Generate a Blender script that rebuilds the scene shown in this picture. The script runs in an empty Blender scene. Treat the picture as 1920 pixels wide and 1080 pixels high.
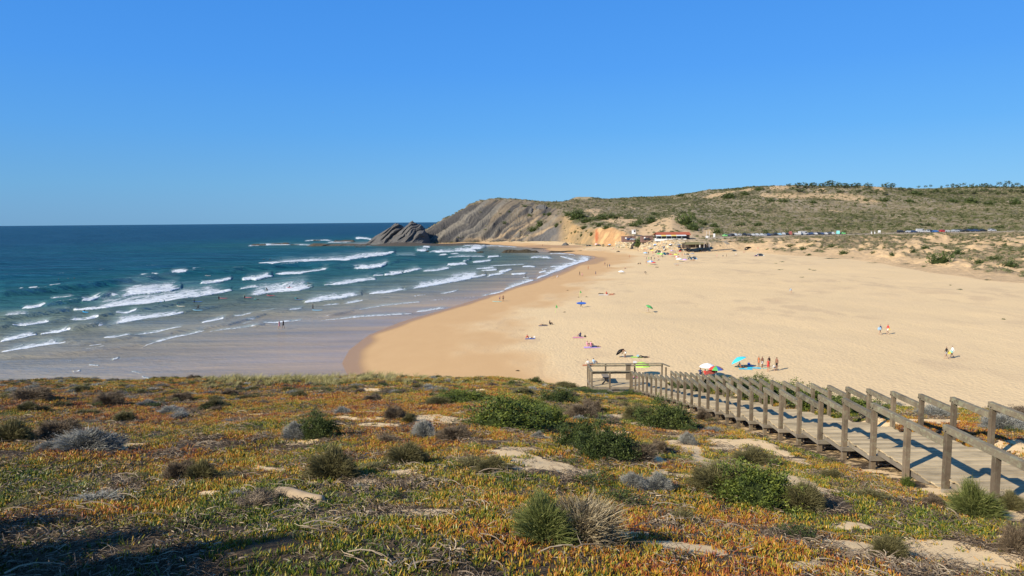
import bpy, bmesh, math, random
import numpy as np
from math import radians as R
random.seed(7)
RNG = np.random.default_rng(11)
scene = bpy.context.scene
COL = scene.collection

# ------------------------------------------------------------------ camera
CAMZ = 21.0
F = 1330.0                       # focal length in photograph pixels (1920 wide)
PITCH = math.atan(125.0 / F)
ROLL = R(-0.49)
cam = bpy.data.cameras.new('camera')
cam.sensor_width = 36.0
cam.lens = 36.0 * F / 1920.0
cam.clip_start = 0.2
cam.clip_end = 120000.0
camo = bpy.data.objects.new('camera', cam)
COL.objects.link(camo)
scene.camera = camo
from mathutils import Matrix, Vector
RM = Matrix.Rotation(math.pi / 2 - PITCH, 3, 'X') @ Matrix.Rotation(ROLL, 3, 'Z')
camo.matrix_world = Matrix.Translation((0, 0, CAMZ)) @ RM.to_4x4()
RN = np.array(RM)

# ------------------------------------------------------------------ light
SUN_EL = R(32.0)
SH = np.array([0.80, 0.60])      # shadows fall this way on the ground
world = bpy.data.worlds.new('World')
scene.world = world
world.use_nodes = True
wn = world.node_tree
for n in list(wn.nodes): wn.nodes.remove(n)
sky = wn.nodes.new('ShaderNodeTexSky')
sky.sky_type = 'NISHITA'
sky.sun_disc = False
sky.sun_elevation = SUN_EL
sky.sun_rotation = math.atan2(-SH[0], -SH[1])
sky.altitude = 30
sky.air_density = 1.0
sky.dust_density = 0.5
sky.ozone_density = 2.0
tcw = wn.nodes.new('ShaderNodeTexCoord')
sep = wn.nodes.new('ShaderNodeSeparateXYZ'); wn.links.new(tcw.outputs['Generated'], sep.inputs[0])
rm = wn.nodes.new('ShaderNodeMapRange'); wn.links.new(sep.outputs['Z'], rm.inputs[0])
rm.inputs[1].default_value = -0.1; rm.inputs[2].default_value = 1.0
def sky_ramp(stops):
    r = wn.nodes.new('ShaderNodeValToRGB'); wn.links.new(rm.outputs[0], r.inputs[0])
    e = r.color_ramp.elements
    while len(e) < len(stops): e.new(0.5)
    for el, (z, c) in zip(e, stops): el.position = (z + 0.1) / 1.1; el.color = (*c, 1)
    return r.outputs[0]
# clear summer air: paler to the right (landward), greyer blue low over the sea on the left
right = sky_ramp([(-0.1, (0.20, 0.35, 0.55)), (-0.002, (0.31, 0.57, 0.88)), (0.05, (0.235, 0.51, 0.90)), (0.12, (0.135, 0.42, 0.93)), (0.20, (0.090, 0.345, 0.93)), (0.32, (0.065, 0.285, 0.86)), (0.6, (0.045, 0.18, 0.52)), (1.0, (0.035, 0.12, 0.36))])
left = sky_ramp([(-0.1, (0.16, 0.28, 0.46)), (-0.002, (0.195, 0.36, 0.62)), (0.05, (0.165, 0.39, 0.72)), (0.12, (0.115, 0.36, 0.83)), (0.20, (0.080, 0.315, 0.87)), (0.32, (0.058, 0.265, 0.82)), (0.6, (0.045, 0.18, 0.52)), (1.0, (0.035, 0.12, 0.36))])
az = wn.nodes.new('ShaderNodeMapRange'); wn.links.new(sep.outputs['X'], az.inputs[0]); az.interpolation_type = 'SMOOTHSTEP'
az.inputs[1].default_value = -0.75; az.inputs[2].default_value = 0.45
mx = wn.nodes.new('ShaderNodeMix'); mx.data_type = 'RGBA'
wn.links.new(az.outputs[0], mx.inputs[0]); wn.links.new(left, mx.inputs[6]); wn.links.new(right, mx.inputs[7])
gain = wn.nodes.new('ShaderNodeMix'); gain.data_type = 'RGBA'; gain.blend_type = 'MULTIPLY'; gain.inputs[0].default_value = 1.0
wn.links.new(mx.outputs[2], gain.inputs[6]); gain.inputs[7].default_value = (4.3, 5.7, 5.7, 1)
hs = wn.nodes.new('ShaderNodeMix'); hs.data_type = 'RGBA'; hs.inputs[0].default_value = 0.93
bg = wn.nodes.new('ShaderNodeBackground')
bg.inputs['Strength'].default_value = 0.13
wo = wn.nodes.new('ShaderNodeOutputWorld')
wn.links.new(sky.outputs[0], hs.inputs[6]); wn.links.new(gain.outputs[2], hs.inputs[7])
wn.links.new(hs.outputs[2], bg.inputs[0])
wn.links.new(bg.outputs[0], wo.inputs[0])
sl = bpy.data.lights.new('sun', 'SUN')
sl.energy = 5.0
sl.angle = R(0.53)
sl.color = (1.0, 0.91, 0.76)
so = bpy.data.objects.new('sun', sl)
COL.objects.link(so)
sd = Vector((SH[0] * math.cos(SUN_EL), SH[1] * math.cos(SUN_EL), -math.sin(SUN_EL)))
so.rotation_euler = sd.to_track_quat('-Z', 'Y').to_euler()
so.location = (-60, -40, 80)
vs = scene.view_settings
vs.view_transform = 'Standard'
vs.look = 'None'
vs.gamma = 1.0
vs.exposure = 0.4
vs.use_curve_mapping = False
scene.cycles.max_bounces = 5
scene.cycles.diffuse_bounces = 2
scene.cycles.glossy_bounces = 2
scene.cycles.transmission_bounces = 2

# ------------------------------------------------------------------ maths
def raydir(u, v):
    """world direction (x/y, z/y) of a measured point of the photograph"""
    u, v = np.broadcast_arrays(np.asarray(u, float), np.asarray(v, float))
    a = (np.asarray(u, float) - 960.0) / F
    b = -(np.asarray(v, float) - 540.0) / F
    d = RN @ np.stack([a, b, -np.ones_like(a)]).reshape(3, -1)
    return (d[0] / d[1]).reshape(np.shape(a)), (d[2] / d[1]).reshape(np.shape(a))

def project(x, y, z):
    p = np.stack([np.asarray(x, float), np.asarray(y, float), np.asarray(z, float) - CAMZ])
    q = np.tensordot(RN.T, p, axes=1)
    return 960 + F * q[0] / -q[2], 540 - F * q[1] / -q[2]

def zplane(u, v, z=0.0):
    t, s = raydir(u, v)
    y = (z - CAMZ) / s
    return t * y, y

def smooth(a, b, x):
    t = np.clip((np.asarray(x, float) - a) / (b - a), 0, 1)
    return t * t * (3 - 2 * t)

def _hash(ix, iy, seed):
    h = (ix.astype(np.int64) * 374761393 + iy.astype(np.int64) * 668265263 + seed * 974711) & 0x7fffffff
    h = ((h ^ (h >> 13)) * 1274126177) & 0x7fffffff
    h = (h ^ (h >> 16)) & 0xffffff
    return h / float(0xffffff)

def noise(x, y, seed=0):
    x = np.asarray(x, float); y = np.asarray(y, float)
    ix = np.floor(x); iy = np.floor(y)
    fx = x - ix; fy = y - iy
    fx = fx * fx * (3 - 2 * fx); fy = fy * fy * (3 - 2 * fy)
    a = _hash(ix, iy, seed); b = _hash(ix + 1, iy, seed)
    c = _hash(ix, iy + 1, seed); d = _hash(ix + 1, iy + 1, seed)
    return (a * (1 - fx) + b * fx) * (1 - fy) + (c * (1 - fx) + d * fx) * fy

def fbm(x, y, seed=0, o=4):
    s = 0; a = 0.5; n = 0
    for i in range(o):
        s = s + a * noise(np.asarray(x) * 2 ** i, np.asarray(y) * 2 ** i, seed + i * 17)
        n += a; a *= 0.5
    return s / n            # 0..1

# ------------------------------------------------------------------ materials
def new_mat(name):
    m = bpy.data.materials.new(name); m.use_nodes = True
    nt = m.node_tree
    return m, nt, nt.nodes['Principled BSDF']

def nd(nt, kind, **kw):
    n = nt.nodes.new(kind)
    for k, v in kw.items():
        if k in ('operation', 'blend_type', 'data_type', 'attribute_name', 'attribute_type', 'feature', 'noise_dimensions', 'wave_type', 'bands_direction', 'interpolation_type', 'distance'):
            setattr(n, k, v)
    return n

def mixc(nt, fac, a, b, blend='MIX'):
    n = nt.nodes.new('ShaderNodeMix'); n.data_type = 'RGBA'; n.blend_type = blend
    for sock, val in ((n.inputs[0], fac), (n.inputs[6], a), (n.inputs[7], b)):
        if hasattr(val, 'links') or isinstance(val, bpy.types.NodeSocket): nt.links.new(val, sock)
        elif isinstance(val, (tuple, list)): sock.default_value = (*val[:3], 1)
        else: sock.default_value = val
    return n.outputs[2]

def mth(nt, op, a, b=None, c=None, clamp=False):
    n = nt.nodes.new('ShaderNodeMath'); n.operation = op; n.use_clamp = clamp
    for i, val in enumerate((a, b, c)):
        if val is None: continue
        if isinstance(val, bpy.types.NodeSocket): nt.links.new(val, n.inputs[i])
        else: n.inputs[i].default_value = val
    return n.outputs[0]

def noiz(nt, scale, detail=4, rough=0.55, vec=None):
    n = nt.nodes.new('ShaderNodeTexNoise')
    n.inputs['Scale'].default_value = scale
    n.inputs['Detail'].default_value = detail
    n.inputs['Roughness'].default_value = rough
    if vec is not None: nt.links.new(vec, n.inputs['Vector'])
    return n.outputs['Fac']

def ramp(nt, fac, stops):
    n = nt.nodes.new('ShaderNodeValToRGB')
    nt.links.new(fac, n.inputs[0])
    e = n.color_ramp.elements
    while len(e) < len(stops): e.new(0.5)
    for el, (p, c) in zip(e, stops):
        el.position = p
        el.color = (*c, 1) if len(c) == 3 else c
    return n.outputs[0]

def mapr(nt, val, a, b, c=0.0, d=1.0):
    n = nt.nodes.new('ShaderNodeMapRange')
    nt.links.new(val, n.inputs[0])
    for i, q in enumerate((a, b, c, d)): n.inputs[i + 1].default_value = q
    return n.outputs[0]

def bumpn(nt, height, strength, dist, bsdf, normal=None):
    n = nt.nodes.new('ShaderNodeBump')
    if isinstance(strength, bpy.types.NodeSocket): nt.links.new(strength, n.inputs['Strength'])
    else: n.inputs['Strength'].default_value = strength
    n.inputs['Distance'].default_value = dist
    nt.links.new(height, n.inputs['Height'])
    if normal is not None: nt.links.new(normal, n.inputs['Normal'])
    if bsdf is not None: nt.links.new(n.outputs[0], bsdf.inputs['Normal'])
    return n.outputs[0]

def position(nt):
    return nt.nodes.new('ShaderNodeNewGeometry').outputs['Position']

def scaled(nt, vec, s, rot=(0, 0, 0)):
    n = nt.nodes.new('ShaderNodeMapping')
    nt.links.new(vec, n.inputs[0]); n.inputs['Scale'].default_value = s; n.inputs['Rotation'].default_value = rot
    return n.outputs[0]

def attr(nt, name, kind='GEOMETRY'):
    n = nt.nodes.new('ShaderNodeAttribute'); n.attribute_name = name; n.attribute_type = kind
    return n

def plain(name, col, rough=0.7, spec=0.3, var=0.12, scale=6.0, metal=0.0, coord='Object'):
    """a simple material with mild mottling and a little relief"""
    m, nt, b = new_mat(name)
    tc = nt.nodes.new('ShaderNodeTexCoord').outputs[coord]
    f = noiz(nt, scale, 4, 0.6, tc)
    lo = tuple(c * (1 - var) for c in col); hi = tuple(min(1, c * (1 + var)) for c in col)
    nt.links.new(mixc(nt, f, lo, hi), b.inputs['Base Color'])
    b.inputs['Roughness'].default_value = rough
    b.inputs['Specular IOR Level'].default_value = spec
    b.inputs['Metallic'].default_value = metal
    return m

# ------------------------------------------------------------------ object helpers
def tag(o, label=None, cat=None, group=None, kind=None):
    if label: o['label'] = label
    if cat: o['category'] = cat
    if group: o['group'] = group
    if kind: o['kind'] = kind
    return o

def mesh_obj(name, verts, faces, mats=None, parent=None, smooth_=False, cols=None, floats=None, matidx=None):
    me = bpy.data.meshes.new(name)
    verts = np.asarray(verts, dtype=np.float32)
    if isinstance(faces, np.ndarray):
        n, k = faces.shape
        me.vertices.add(len(verts)); me.vertices.foreach_set('co', verts.ravel())
        me.loops.add(n * k); me.loops.foreach_set('vertex_index', faces.astype(np.int32).ravel())
        me.polygons.add(n); me.polygons.foreach_set('loop_start', np.arange(0, n * k, k, dtype=np.int32))
        me.polygons.foreach_set('loop_total', np.full(n, k, dtype=np.int32))
        me.update(calc_edges=True)
    else:
        me.from_pydata([tuple(map(float, v)) for v in verts], [], faces)
    if mats:
        for m in (mats if isinstance(mats, (list, tuple)) else [mats]): me.materials.append(m)
    if matidx is not None: me.polygons.foreach_set('material_index', np.asarray(matidx, dtype=np.int32))
    for k2, arr in (cols or {}).items():
        a = me.attributes.new(k2, 'FLOAT_COLOR', 'POINT')
        arr = np.asarray(arr, dtype=np.float32)
        if arr.shape[1] == 3: arr = np.concatenate([arr, np.ones((len(arr), 1), np.float32)], 1)
        a.data.foreach_set('color', arr.ravel())
    for k2, arr in (floats or {}).items():
        a = me.attributes.new(k2, 'FLOAT', 'POINT')
        a.data.foreach_set('value', np.asarray(arr, dtype=np.float32).ravel())
    if smooth_: me.polygons.foreach_set('use_smooth', np.ones(len(me.polygons), dtype=bool))
    me.validate(verbose=False); me.update()
    o = bpy.data.objects.new(name, me)
    COL.objects.link(o)
    if parent: o.parent = parent
    return o

def empty(name, loc, rz=0.0):
    o = bpy.data.objects.new(name, None); COL.objects.link(o)
    o.empty_display_size = 0.3
    o.location = loc; o.rotation_euler = (0, 0, rz)
    return o

KIDS = {}
def copy_tree(o, loc, rz=0.0, scale=None, **tags):
    kids = KIDS.get(o.name)
    if kids is None: kids = KIDS[o.name] = [c for c in bpy.data.objects if c.parent is o]
    c = o.copy(); COL.objects.link(c)
    c.location = loc; c.rotation_euler = (0, 0, rz)
    if scale is not None: c.scale = scale if hasattr(scale, '__len__') else (scale,) * 3
    for ch in kids:
        d = ch.copy(); COL.objects.link(d); d.parent = c
        sub = KIDS.get(ch.name)
        if sub is None: sub = KIDS[ch.name] = [q for q in bpy.data.objects if q.parent is ch]
        for s in sub:
            e = s.copy(); COL.objects.link(e); e.parent = d
    tag(c, **tags)
    return c

class MB:
    """collects boxes, bars and lofts for one mesh"""
    def __init__(s): s.v = []; s.f = []; s.m = []
    def add(s, vs_, fs, mi=0):
        n = len(s.v); s.v += [tuple(map(float, p)) for p in vs_]
        for f in fs: s.f.append(tuple(n + i for i in f)); s.m.append(mi)
    def box(s, x0, x1, y0, y1, z0, z1, mi=0, rz=0, c=(0, 0)):
        P = [(x0, y0, z0), (x1, y0, z0), (x1, y1, z0), (x0, y1, z0), (x0, y0, z1), (x1, y0, z1), (x1, y1, z1), (x0, y1, z1)]
        if rz:
            ca, sa = math.cos(rz), math.sin(rz)
            P = [(c[0] + (x - c[0]) * ca - (y - c[1]) * sa, c[1] + (x - c[0]) * sa + (y - c[1]) * ca, z) for x, y, z in P]
        s.add(P, [(0, 3, 2, 1), (4, 5, 6, 7), (0, 1, 5, 4), (1, 2, 6, 5), (2, 3, 7, 6), (3, 0, 4, 7)], mi)
    def bar(s, a, b, w, h, mi=0):
        a = Vector(a); b = Vector(b); d = (b - a).normalized()
        side = d.cross(Vector((0, 0, 1)))
        if side.length < 1e-3: side = Vector((1, 0, 0))
        side.normalize(); up = side.cross(d).normalized()
        P = []
        for q in (a, b):
            for i, j in ((-1, -1), (1, -1), (1, 1), (-1, 1)): P.append(q + side * (w / 2 * i) + up * (h / 2 * j))
        s.add(P, [(0, 3, 2, 1), (4, 5, 6, 7), (0, 1, 5, 4), (1, 2, 6, 5), (2, 3, 7, 6), (3, 0, 4, 7)], mi)
    def tube(s, pts, rad, n=6, mi=0, caps=True):
        rings = []
        for i, p in enumerate(pts):
            p = Vector(p)
            d = (Vector(pts[min(i + 1, len(pts) - 1)]) - Vector(pts[max(i - 1, 0)])).normalized()
            a = d.cross(Vector((0.13, 0.2, 1)));
            if a.length < 1e-3: a = Vector((1, 0, 0))
            a.normalize(); b = d.cross(a)
            r = rad[i] if hasattr(rad, '__len__') else rad
            rings.append([p + (a * math.cos(2 * math.pi * k / n) + b * math.sin(2 * math.pi * k / n)) * r for k in range(n)])
        V = [q for rg in rings for q in rg]; Fs = []
        for i in range(len(pts) - 1):
            for k in range(n):
                Fs.append((i * n + k, i * n + (k + 1) % n, (i + 1) * n + (k + 1) % n, (i + 1) * n + k))
        if caps:
            Fs.append(tuple(range(n - 1, -1, -1))); Fs.append(tuple((len(pts) - 1) * n + k for k in range(n)))
        s.add(V, Fs, mi)
    def build(s, name, mats=None, parent=None, smooth_=False):
        return mesh_obj(name, s.v, s.f, mats, parent, smooth_, matidx=s.m)
# ================================================================== LAND FORMS
# ---- shoreline (measured points, then world metres)
SHORE_PX = [(1117, 484), (1110, 486), (1085, 496), (1050, 512), (1000, 530), (925, 553), (840, 580), (760, 603), (700, 628), (665, 655), (652, 680), (662, 700), (690, 716)]
sx, sy = zplane(np.array([p[0] for p in SHORE_PX]), np.array([p[1] for p in SHORE_PX]))
far_px = [(800, 456.5), (930, 458.5), (975, 462), (1020, 466), (1030, 471.5), (1075, 476), (1112, 481)]
fx_, fy_ = zplane(np.array([p[0] for p in far_px], float), np.array([p[1] for p in far_px], float))
SHX = np.concatenate([[4000, 900, 60, -105, -140], fx_, sx, [-18, -30, -60, -400]])
SHY = np.concatenate([[60000, 2500, 1150, 780, 712], fy_, sy, [72, 64, 58, 52]])

def shore_dist(x, y):
    """distance to the water's edge, positive on land"""
    x = np.asarray(x, float); y = np.asarray(y, float)
    best = np.full(x.shape, 1e9)
    inside = np.zeros(x.shape, bool)
    X = np.append(SHX, [-90000, -90000]); Y = np.append(SHY, [52, 60000])
    n = len(X)
    for i in range(n):
        ax, ay, bx, by = X[i], Y[i], X[(i + 1) % n], Y[(i + 1) % n]
        if i < n - 3:
            dx, dy = bx - ax, by - ay
            q = np.clip(((x - ax) * dx + (y - ay) * dy) / (dx * dx + dy * dy), 0, 1)
            best = np.minimum(best, np.hypot(x - ax - q * dx, y - ay - q * dy))
        cond = ((ay > y) != (by > y))
        with np.errstate(divide='ignore', invalid='ignore'):
            xi = (bx - ax) * (y - ay) / (by - ay if by != ay else 1e-9) + ax
        inside ^= cond & (x < xi)
    return np.where(inside, -best, best)

def beachz(x, y):
    d = shore_dist(x, y)
    A = 2.4 + 1.5 * smooth(110, 360, y)
    z = np.where(d > 0, A * (1 - np.exp(-np.maximum(d, 0) / 52.0)), 0.035 * d)
    z = z + smooth(14, 50, d) * (fbm(x / 22, y / 22, 5, 3) - 0.5) * 0.9 * smooth(30, 140, y)
    return np.maximum(z, -4.0)

# ---- far land: profiles (distance, measured height line) per measured column
PROF = {
 690: [(700, 470), (760, 470), (1500, 450)],
 780: [(700, 470), (760, 470), (1500, 450)],
 795: [(700, 456), (722, 436), (735, 431), (760, 437), (900, 460), (1500, 450)],
 812: [(700, 455), (722, 436), (742, 421.5), (770, 430), (900, 455), (1500, 450)],
 830: [(697, 455), (722, 432), (745, 410), (770, 418), (900, 450), (1500, 450)],
 860: [(695, 455), (720, 430), (752, 395), (780, 404), (900, 440), (1500, 448)],
 880: [(692, 455), (720, 425), (755, 384), (775, 384), (820, 398), (1000, 440), (1500, 448)],
 900: [(690, 455), (720, 422), (755, 382), (775, 374.5), (830, 386), (1000, 430), (1500, 448)],
 925: [(686, 455), (715, 424), (750, 385), (780, 371.5), (840, 378), (1000, 420), (1500, 445)],
 960: [(680, 455), (710, 425), (745, 387), (780, 372.5), (840, 376), (1000, 410), (1500, 440)],
 1000: [(670, 455.5), (700, 430), (735, 394), (775, 377.5), (840, 377), (1000, 400), (1500, 430)],
 1040: [(650, 456.5), (675, 435), (705, 405), (740, 388), (860, 379), (1000, 388), (1500, 420)],
 1062: [(620, 458), (640, 440), (675, 412), (715, 393), (860, 380), (960, 377), (1100, 385), (1500, 400)],
 1080: [(575, 459.5), (595, 445), (630, 418), (700, 398), (860, 381), (950, 372), (990, 369), (1100, 380), (1500, 400)],
 1105: [(545, 459.5), (562, 440), (585, 425), (640, 409), (720, 395), (860, 382), (950, 373), (990, 369), (1100, 378), (1500, 390)],
 1130: [(525, 460), (538, 440), (550, 426), (640, 410), (720, 397), (860, 385), (980, 374), (1100, 378), (1500, 390)],
 1150: [(510, 461), (520, 443), (532, 426), (600, 415), (700, 402), (850, 386), (1000, 373), (1200, 380), (1500, 390)],
 1180: [(480, 462), (490, 452), (500, 438), (560, 422), (700, 402), (850, 387), (1030, 372), (1200, 378), (1500, 390)],
 1200: [(448, 463), (457, 451), (475, 449), (505, 438), (600, 415), (750, 399), (900, 383), (1050, 370.5), (1250, 378), (1500, 380)],
 1260: [(415, 467), (424, 449.5), (446, 448), (475, 434), (530, 413), (650, 402), (850, 386), (1050, 366.5), (1250, 375), (1500, 380)],
 1300: [(410, 466), (424, 451), (446, 447), (480, 436), (550, 419), (650, 408), (850, 382), (960, 364), (1030, 361), (1250, 368), (1500, 375)],
 1320: [(406, 465), (420, 453), (445, 446), (480, 438), (600, 418), (800, 391), (940, 367), (1000, 357), (1200, 364), (1500, 372)],
 1400: [(398, 464), (415, 455), (435, 443), (458, 441), (600, 420), (750, 401), (880, 371), (950, 350), (1200, 360), (1500, 370)],
 1480: [(350, 475), (385, 462), (430, 446), (438, 442), (458, 440), (600, 421), (750, 399), (880, 364), (950, 348), (1200, 357), (1500, 365)],
 1560: [(322, 481), (345, 470), (400, 453), (436, 442), (458, 439), (600, 420), (750, 397), (880, 364), (950, 349), (1200, 355), (1500, 365)],
 1620: [(300, 487), (330, 472), (390, 455), (438, 440), (460, 437.5), (600, 419), (750, 396), (880, 362), (950, 349), (1200, 354), (1500, 362)],
 1690: [(258, 500), (290, 482), (340, 464), (400, 449), (440, 438), (460, 436), (600, 418), (750, 394), (880, 364), (960, 355), (1200, 358), (1500, 362)],
 1750: [(232, 509), (262, 491), (300, 475), (380, 452), (444, 437), (465, 435), (600, 416), (800, 386), (950, 360), (1100, 353.5), (1300, 358), (1500, 362)],
 1850: [(205, 522), (235, 500), (280, 478), (380, 450), (450, 435), (470, 433), (600, 414), (800, 385), (950, 362), (1100, 350), (1300, 356), (1500, 360)],
 1920: [(196, 527), (225, 505), (270, 482), (380, 448), (450, 434), (470, 432), (600, 412), (800, 384), (950, 360), (1100, 349), (1300, 354), (1500, 360)],
 2300: [(170, 540), (205, 515), (250, 490), (380, 446), (450, 430), (470, 428), (600, 408), (800, 380), (950, 355), (1100, 344), (1300, 350), (1500, 360)],
}
TU = sorted(PROF)
NT, NY = 980, 720
TT = np.concatenate([np.linspace(raydir(780, 430)[0], raydir(1120, 430)[0], 440, endpoint=False), np.linspace(raydir(1120, 430)[0], 0.80, 470, endpoint=False), np.linspace(0.80, 1.0, NT - 910)])
LY = np.linspace(math.log(150.0), math.log(1450.0), NY)
YY = np.exp(LY)
TG, YG = np.meshgrid(TT, YY, indexing='ij')
XG = TG * YG
uk = np.array([float(raydir(u, 430)[0]) for u in TU])
rows = []
base_k = []
for u in TU:
    P = PROF[u]
    ds = np.array([p[0] for p in P], float)
    zs = np.array([CAMZ + p[0] * float(raydir(u, p[1])[1]) for p in P])
    rows.append((ds, zs)); base_k.append(ds[0])
BASE = np.interp(TT, uk, base_k)
# interpolate profiles with the distance measured from each column's own foot, so feet and crests line up
KEYS = np.stack([np.interp(YY, r[0], r[1]) for r in rows])
Zp = np.zeros((NT, NY))
idx = np.clip(np.searchsorted(uk, TT) - 1, 0, len(uk) - 2)
w = np.clip((TT - uk[idx]) / (uk[idx + 1] - uk[idx]), 0, 1)
for j in range(NT):
    i = idx[j]; ww = w[j]
    b = BASE[j]
    qs = []
    for k in (i, i + 1):
        ds, zs = rows[k]
        # shift that fades out with distance from the foot
        yy = YY + (ds[0] - b) * np.clip(1 - (YY - b) / 160.0, 0, 1)
        qs.append(np.interp(yy, ds, zs))
    Zp[j] = qs[0] * (1 - ww) + qs[1] * ww
ker = np.array([1, 2, 3, 2, 1], float); ker /= ker.sum()
for k in range(2): Zp = np.apply_along_axis(lambda r: np.convolve(np.pad(r, 2, 'edge'), ker, 'valid'), 0, Zp)
for k in range(2): Zp = np.apply_along_axis(lambda r: np.convolve(np.pad(r, 2, 'edge'), ker, 'valid'), 1, Zp)
UG, VG = project(XG, YG, Zp)
gx = np.gradient(Zp, axis=1) / np.gradient(YG, axis=1)
# relief
steep = smooth(0.22, 0.45, gx)
head = smooth(1075, 1040, UG) * smooth(785, 800, UG)
clay = smooth(1040, 1075, UG) * smooth(1195, 1165, UG)
warp = fbm(XG / 30, Zp / 14, 31, 3) * 9
strat = (Zp + gx * 0) * 0.80 - XG * 0.62 + warp          # beds that climb to the right
lay = fbm(strat / 4.2, XG / 45 + Zp / 60, 41, 4)
lay2 = np.abs(fbm(strat / 2.0, XG / 28, 47, 3) - 0.5) * 2
gul = np.abs(fbm((XG - Zp * 0.9) / 9.0, Zp / 40, 53, 4) - 0.5) * 2
rel = head * steep * ((fbm(strat / 2.6, XG / 70, 99, 3) - 0.5) * -4.5 + (lay - 0.5) * 9.0 + (lay2 - 0.3) * 2.2 + (fbm(XG / 6, Zp / 4, 3, 3) - 0.5) * 1.6)
rel += clay * steep * ((gul - 0.3) * 5.0 + (fbm(XG / 5, YG / 5, 8, 3) - 0.5) * 2.0)
hill = smooth(470, 560, YG)
rel += (1 - head * steep) * hill * ((fbm(XG / 55, YG / 55, 12, 4) - 0.5) * 5.0 + (fbm(XG / 9, YG / 9, 14, 3) - 0.5) * 1.6)
dunes = smooth(0, 22, YG - BASE[:, None]) * smooth(436, 400, YG) * smooth(1330, 1420, UG)
rel += dunes * ((fbm(XG / 16, YG / 16, 21, 4) - 0.45) * 7.0 * smooth(0, 60, YG - BASE[:, None]) + (fbm(XG / 6, YG / 6, 23, 3) - 0.5) * 3.2 * smooth(2, 26, YG - BASE[:, None]) + (fbm(XG / 2.5, YG / 2.5, 22, 2) - 0.5) * 1.0)
upper = smooth(860, 900, YG) * smooth(1290, 1340, UG)
rel += upper * (fbm(XG / 30, YG / 30, 25, 4) - 0.5) * 5
ridge_fix = smooth(730, 745, YG) * smooth(1075, 1050, UG)
rel *= (1 - 0.75 * ridge_fix)
ZL = Zp + rel
BZ = beachz(XG, YG)
onhill = (YG >= BASE[:, None] - 6)
kb = np.where(UG > 1290, smooth(-5, 16, YG - BASE[:, None]), smooth(-5, 5, YG - BASE[:, None]))
ZL = np.where(onhill, ZL * kb + (BZ - 0.5 * smooth(2, -5, YG - BASE[:, None])) * (1 - kb), BZ - 0.5)

def table(A, x, y):
    t = np.asarray(x, float) / np.asarray(y, float)
    i = np.interp(t, TT, np.arange(NT)); j = np.clip((np.log(np.maximum(y, 1)) - LY[0]) / (LY[1] - LY[0]), 0, NY - 1)
    i0 = np.minimum(i.astype(int), NT - 2); j0 = np.minimum(j.astype(int), NY - 2)
    a = i - i0; b = j - j0
    return (A[i0, j0] * (1 - a) + A[i0 + 1, j0] * a) * (1 - b) + (A[i0, j0 + 1] * (1 - a) + A[i0 + 1, j0 + 1] * a) * b

# ---- near dune the camera stands on
def dune_plane(x, y):
    x = np.asarray(x, float); y = np.asarray(y, float)
    tilt = -0.75 - 0.35 * np.clip((y - 15) / 30, 0, 1)
    k = np.where(x < 7.5, smooth(-1.5, 7.5, x), 1 - 0.45 * smooth(9.6, 12.2, x))
    return CAMZ - 1.9 - 0.18 * y + tilt * k

def dune_edge(x):
    x = np.asarray(x, float)
    e = 45.5 + 1.2 * np.sin(x * 0.23) + 0.8 * np.sin(x * 0.61 + 1)
    e = np.where(x > 3, 45.5 + (x - 3) * 1.4, e) * smooth(15, 11.5, x) + (25.5 - 0.25 * (x - 15)) * (1 - smooth(15, 11.5, x))
    e = np.minimum(e, 50.8)
    return e

def near_raw(x, y):
    """height of the near dune with its rolling relief, falling away past its edge"""
    e = dune_edge(x)
    und = (fbm(np.asarray(x) / 3.2 + 40, np.asarray(y) / 3.2, 61, 4) - 0.5) * 0.42 + (fbm(np.asarray(x) / 9.0, np.asarray(y) / 9.0, 63, 3) - 0.5) * 0.5
    deckzone = smooth(6.6, 7.6, x) * smooth(11.6, 10.4, x) * smooth(52, 49, y)
    plat = smooth(4.4, 5.2, x) * smooth(11.2, 10.4, x) * smooth(45.0, 46.3, y) * smooth(51, 49.5, y)
    und = und * (1 - 0.8 * np.maximum(deckzone, plat)) * smooth(2, 6, y) - 0.12 * deckzone
    past = np.maximum(0, np.asarray(y) - e)
    fall = -0.62 * past * smooth(0, 4, past)
    return dune_plane(x, np.minimum(y, e + 1.0)) + und + fall

def near_z(x, y):
    return near_raw(x, y)

def terrain(x, y):
    x = np.asarray(x, float); y = np.asarray(y, float)
    b = beachz(x, y)
    t = x / np.maximum(y, 1e-3)
    far = np.where((y > 150) & (t > TT[0]), table(ZL, x, np.maximum(y, 150.1)), -9)
    nz = np.where(y < 90, near_raw(x, y), -50)
    return np.maximum(np.maximum(b, far), nz)

_ys = np.concatenate([np.arange(4, 52, 0.1), np.geomspace(52, 1400, 1500)])
def place(u, v, sea=True):
    """where the line of sight through a measured point meets the land (or the sea)"""
    t, s = raydir(float(u), float(v))
    t = float(t); s = float(s)
    zr = CAMZ + s * _ys
    g = terrain(t * _ys, _ys)
    if sea: g = np.maximum(g, 0.0)
    below = np.nonzero(zr < g)[0]
    if len(below) == 0: return (t * 900, 900.0, float(terrain(t * 900, np.array(900.0))))
    i = max(below[0], 1)
    a = (zr[i - 1] - g[i - 1]); b = (g[i] - zr[i])
    y = _ys[i - 1] + (_ys[i] - _ys[i - 1]) * a / max(a + b, 1e-9)
    return (t * y, float(y), float(g[i - 1] + (g[i] - g[i - 1]) * a / max(a + b, 1e-9)))

def place_batch(us, vs_):
    return [place(a, b) for a, b in zip(us, vs_)]

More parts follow.
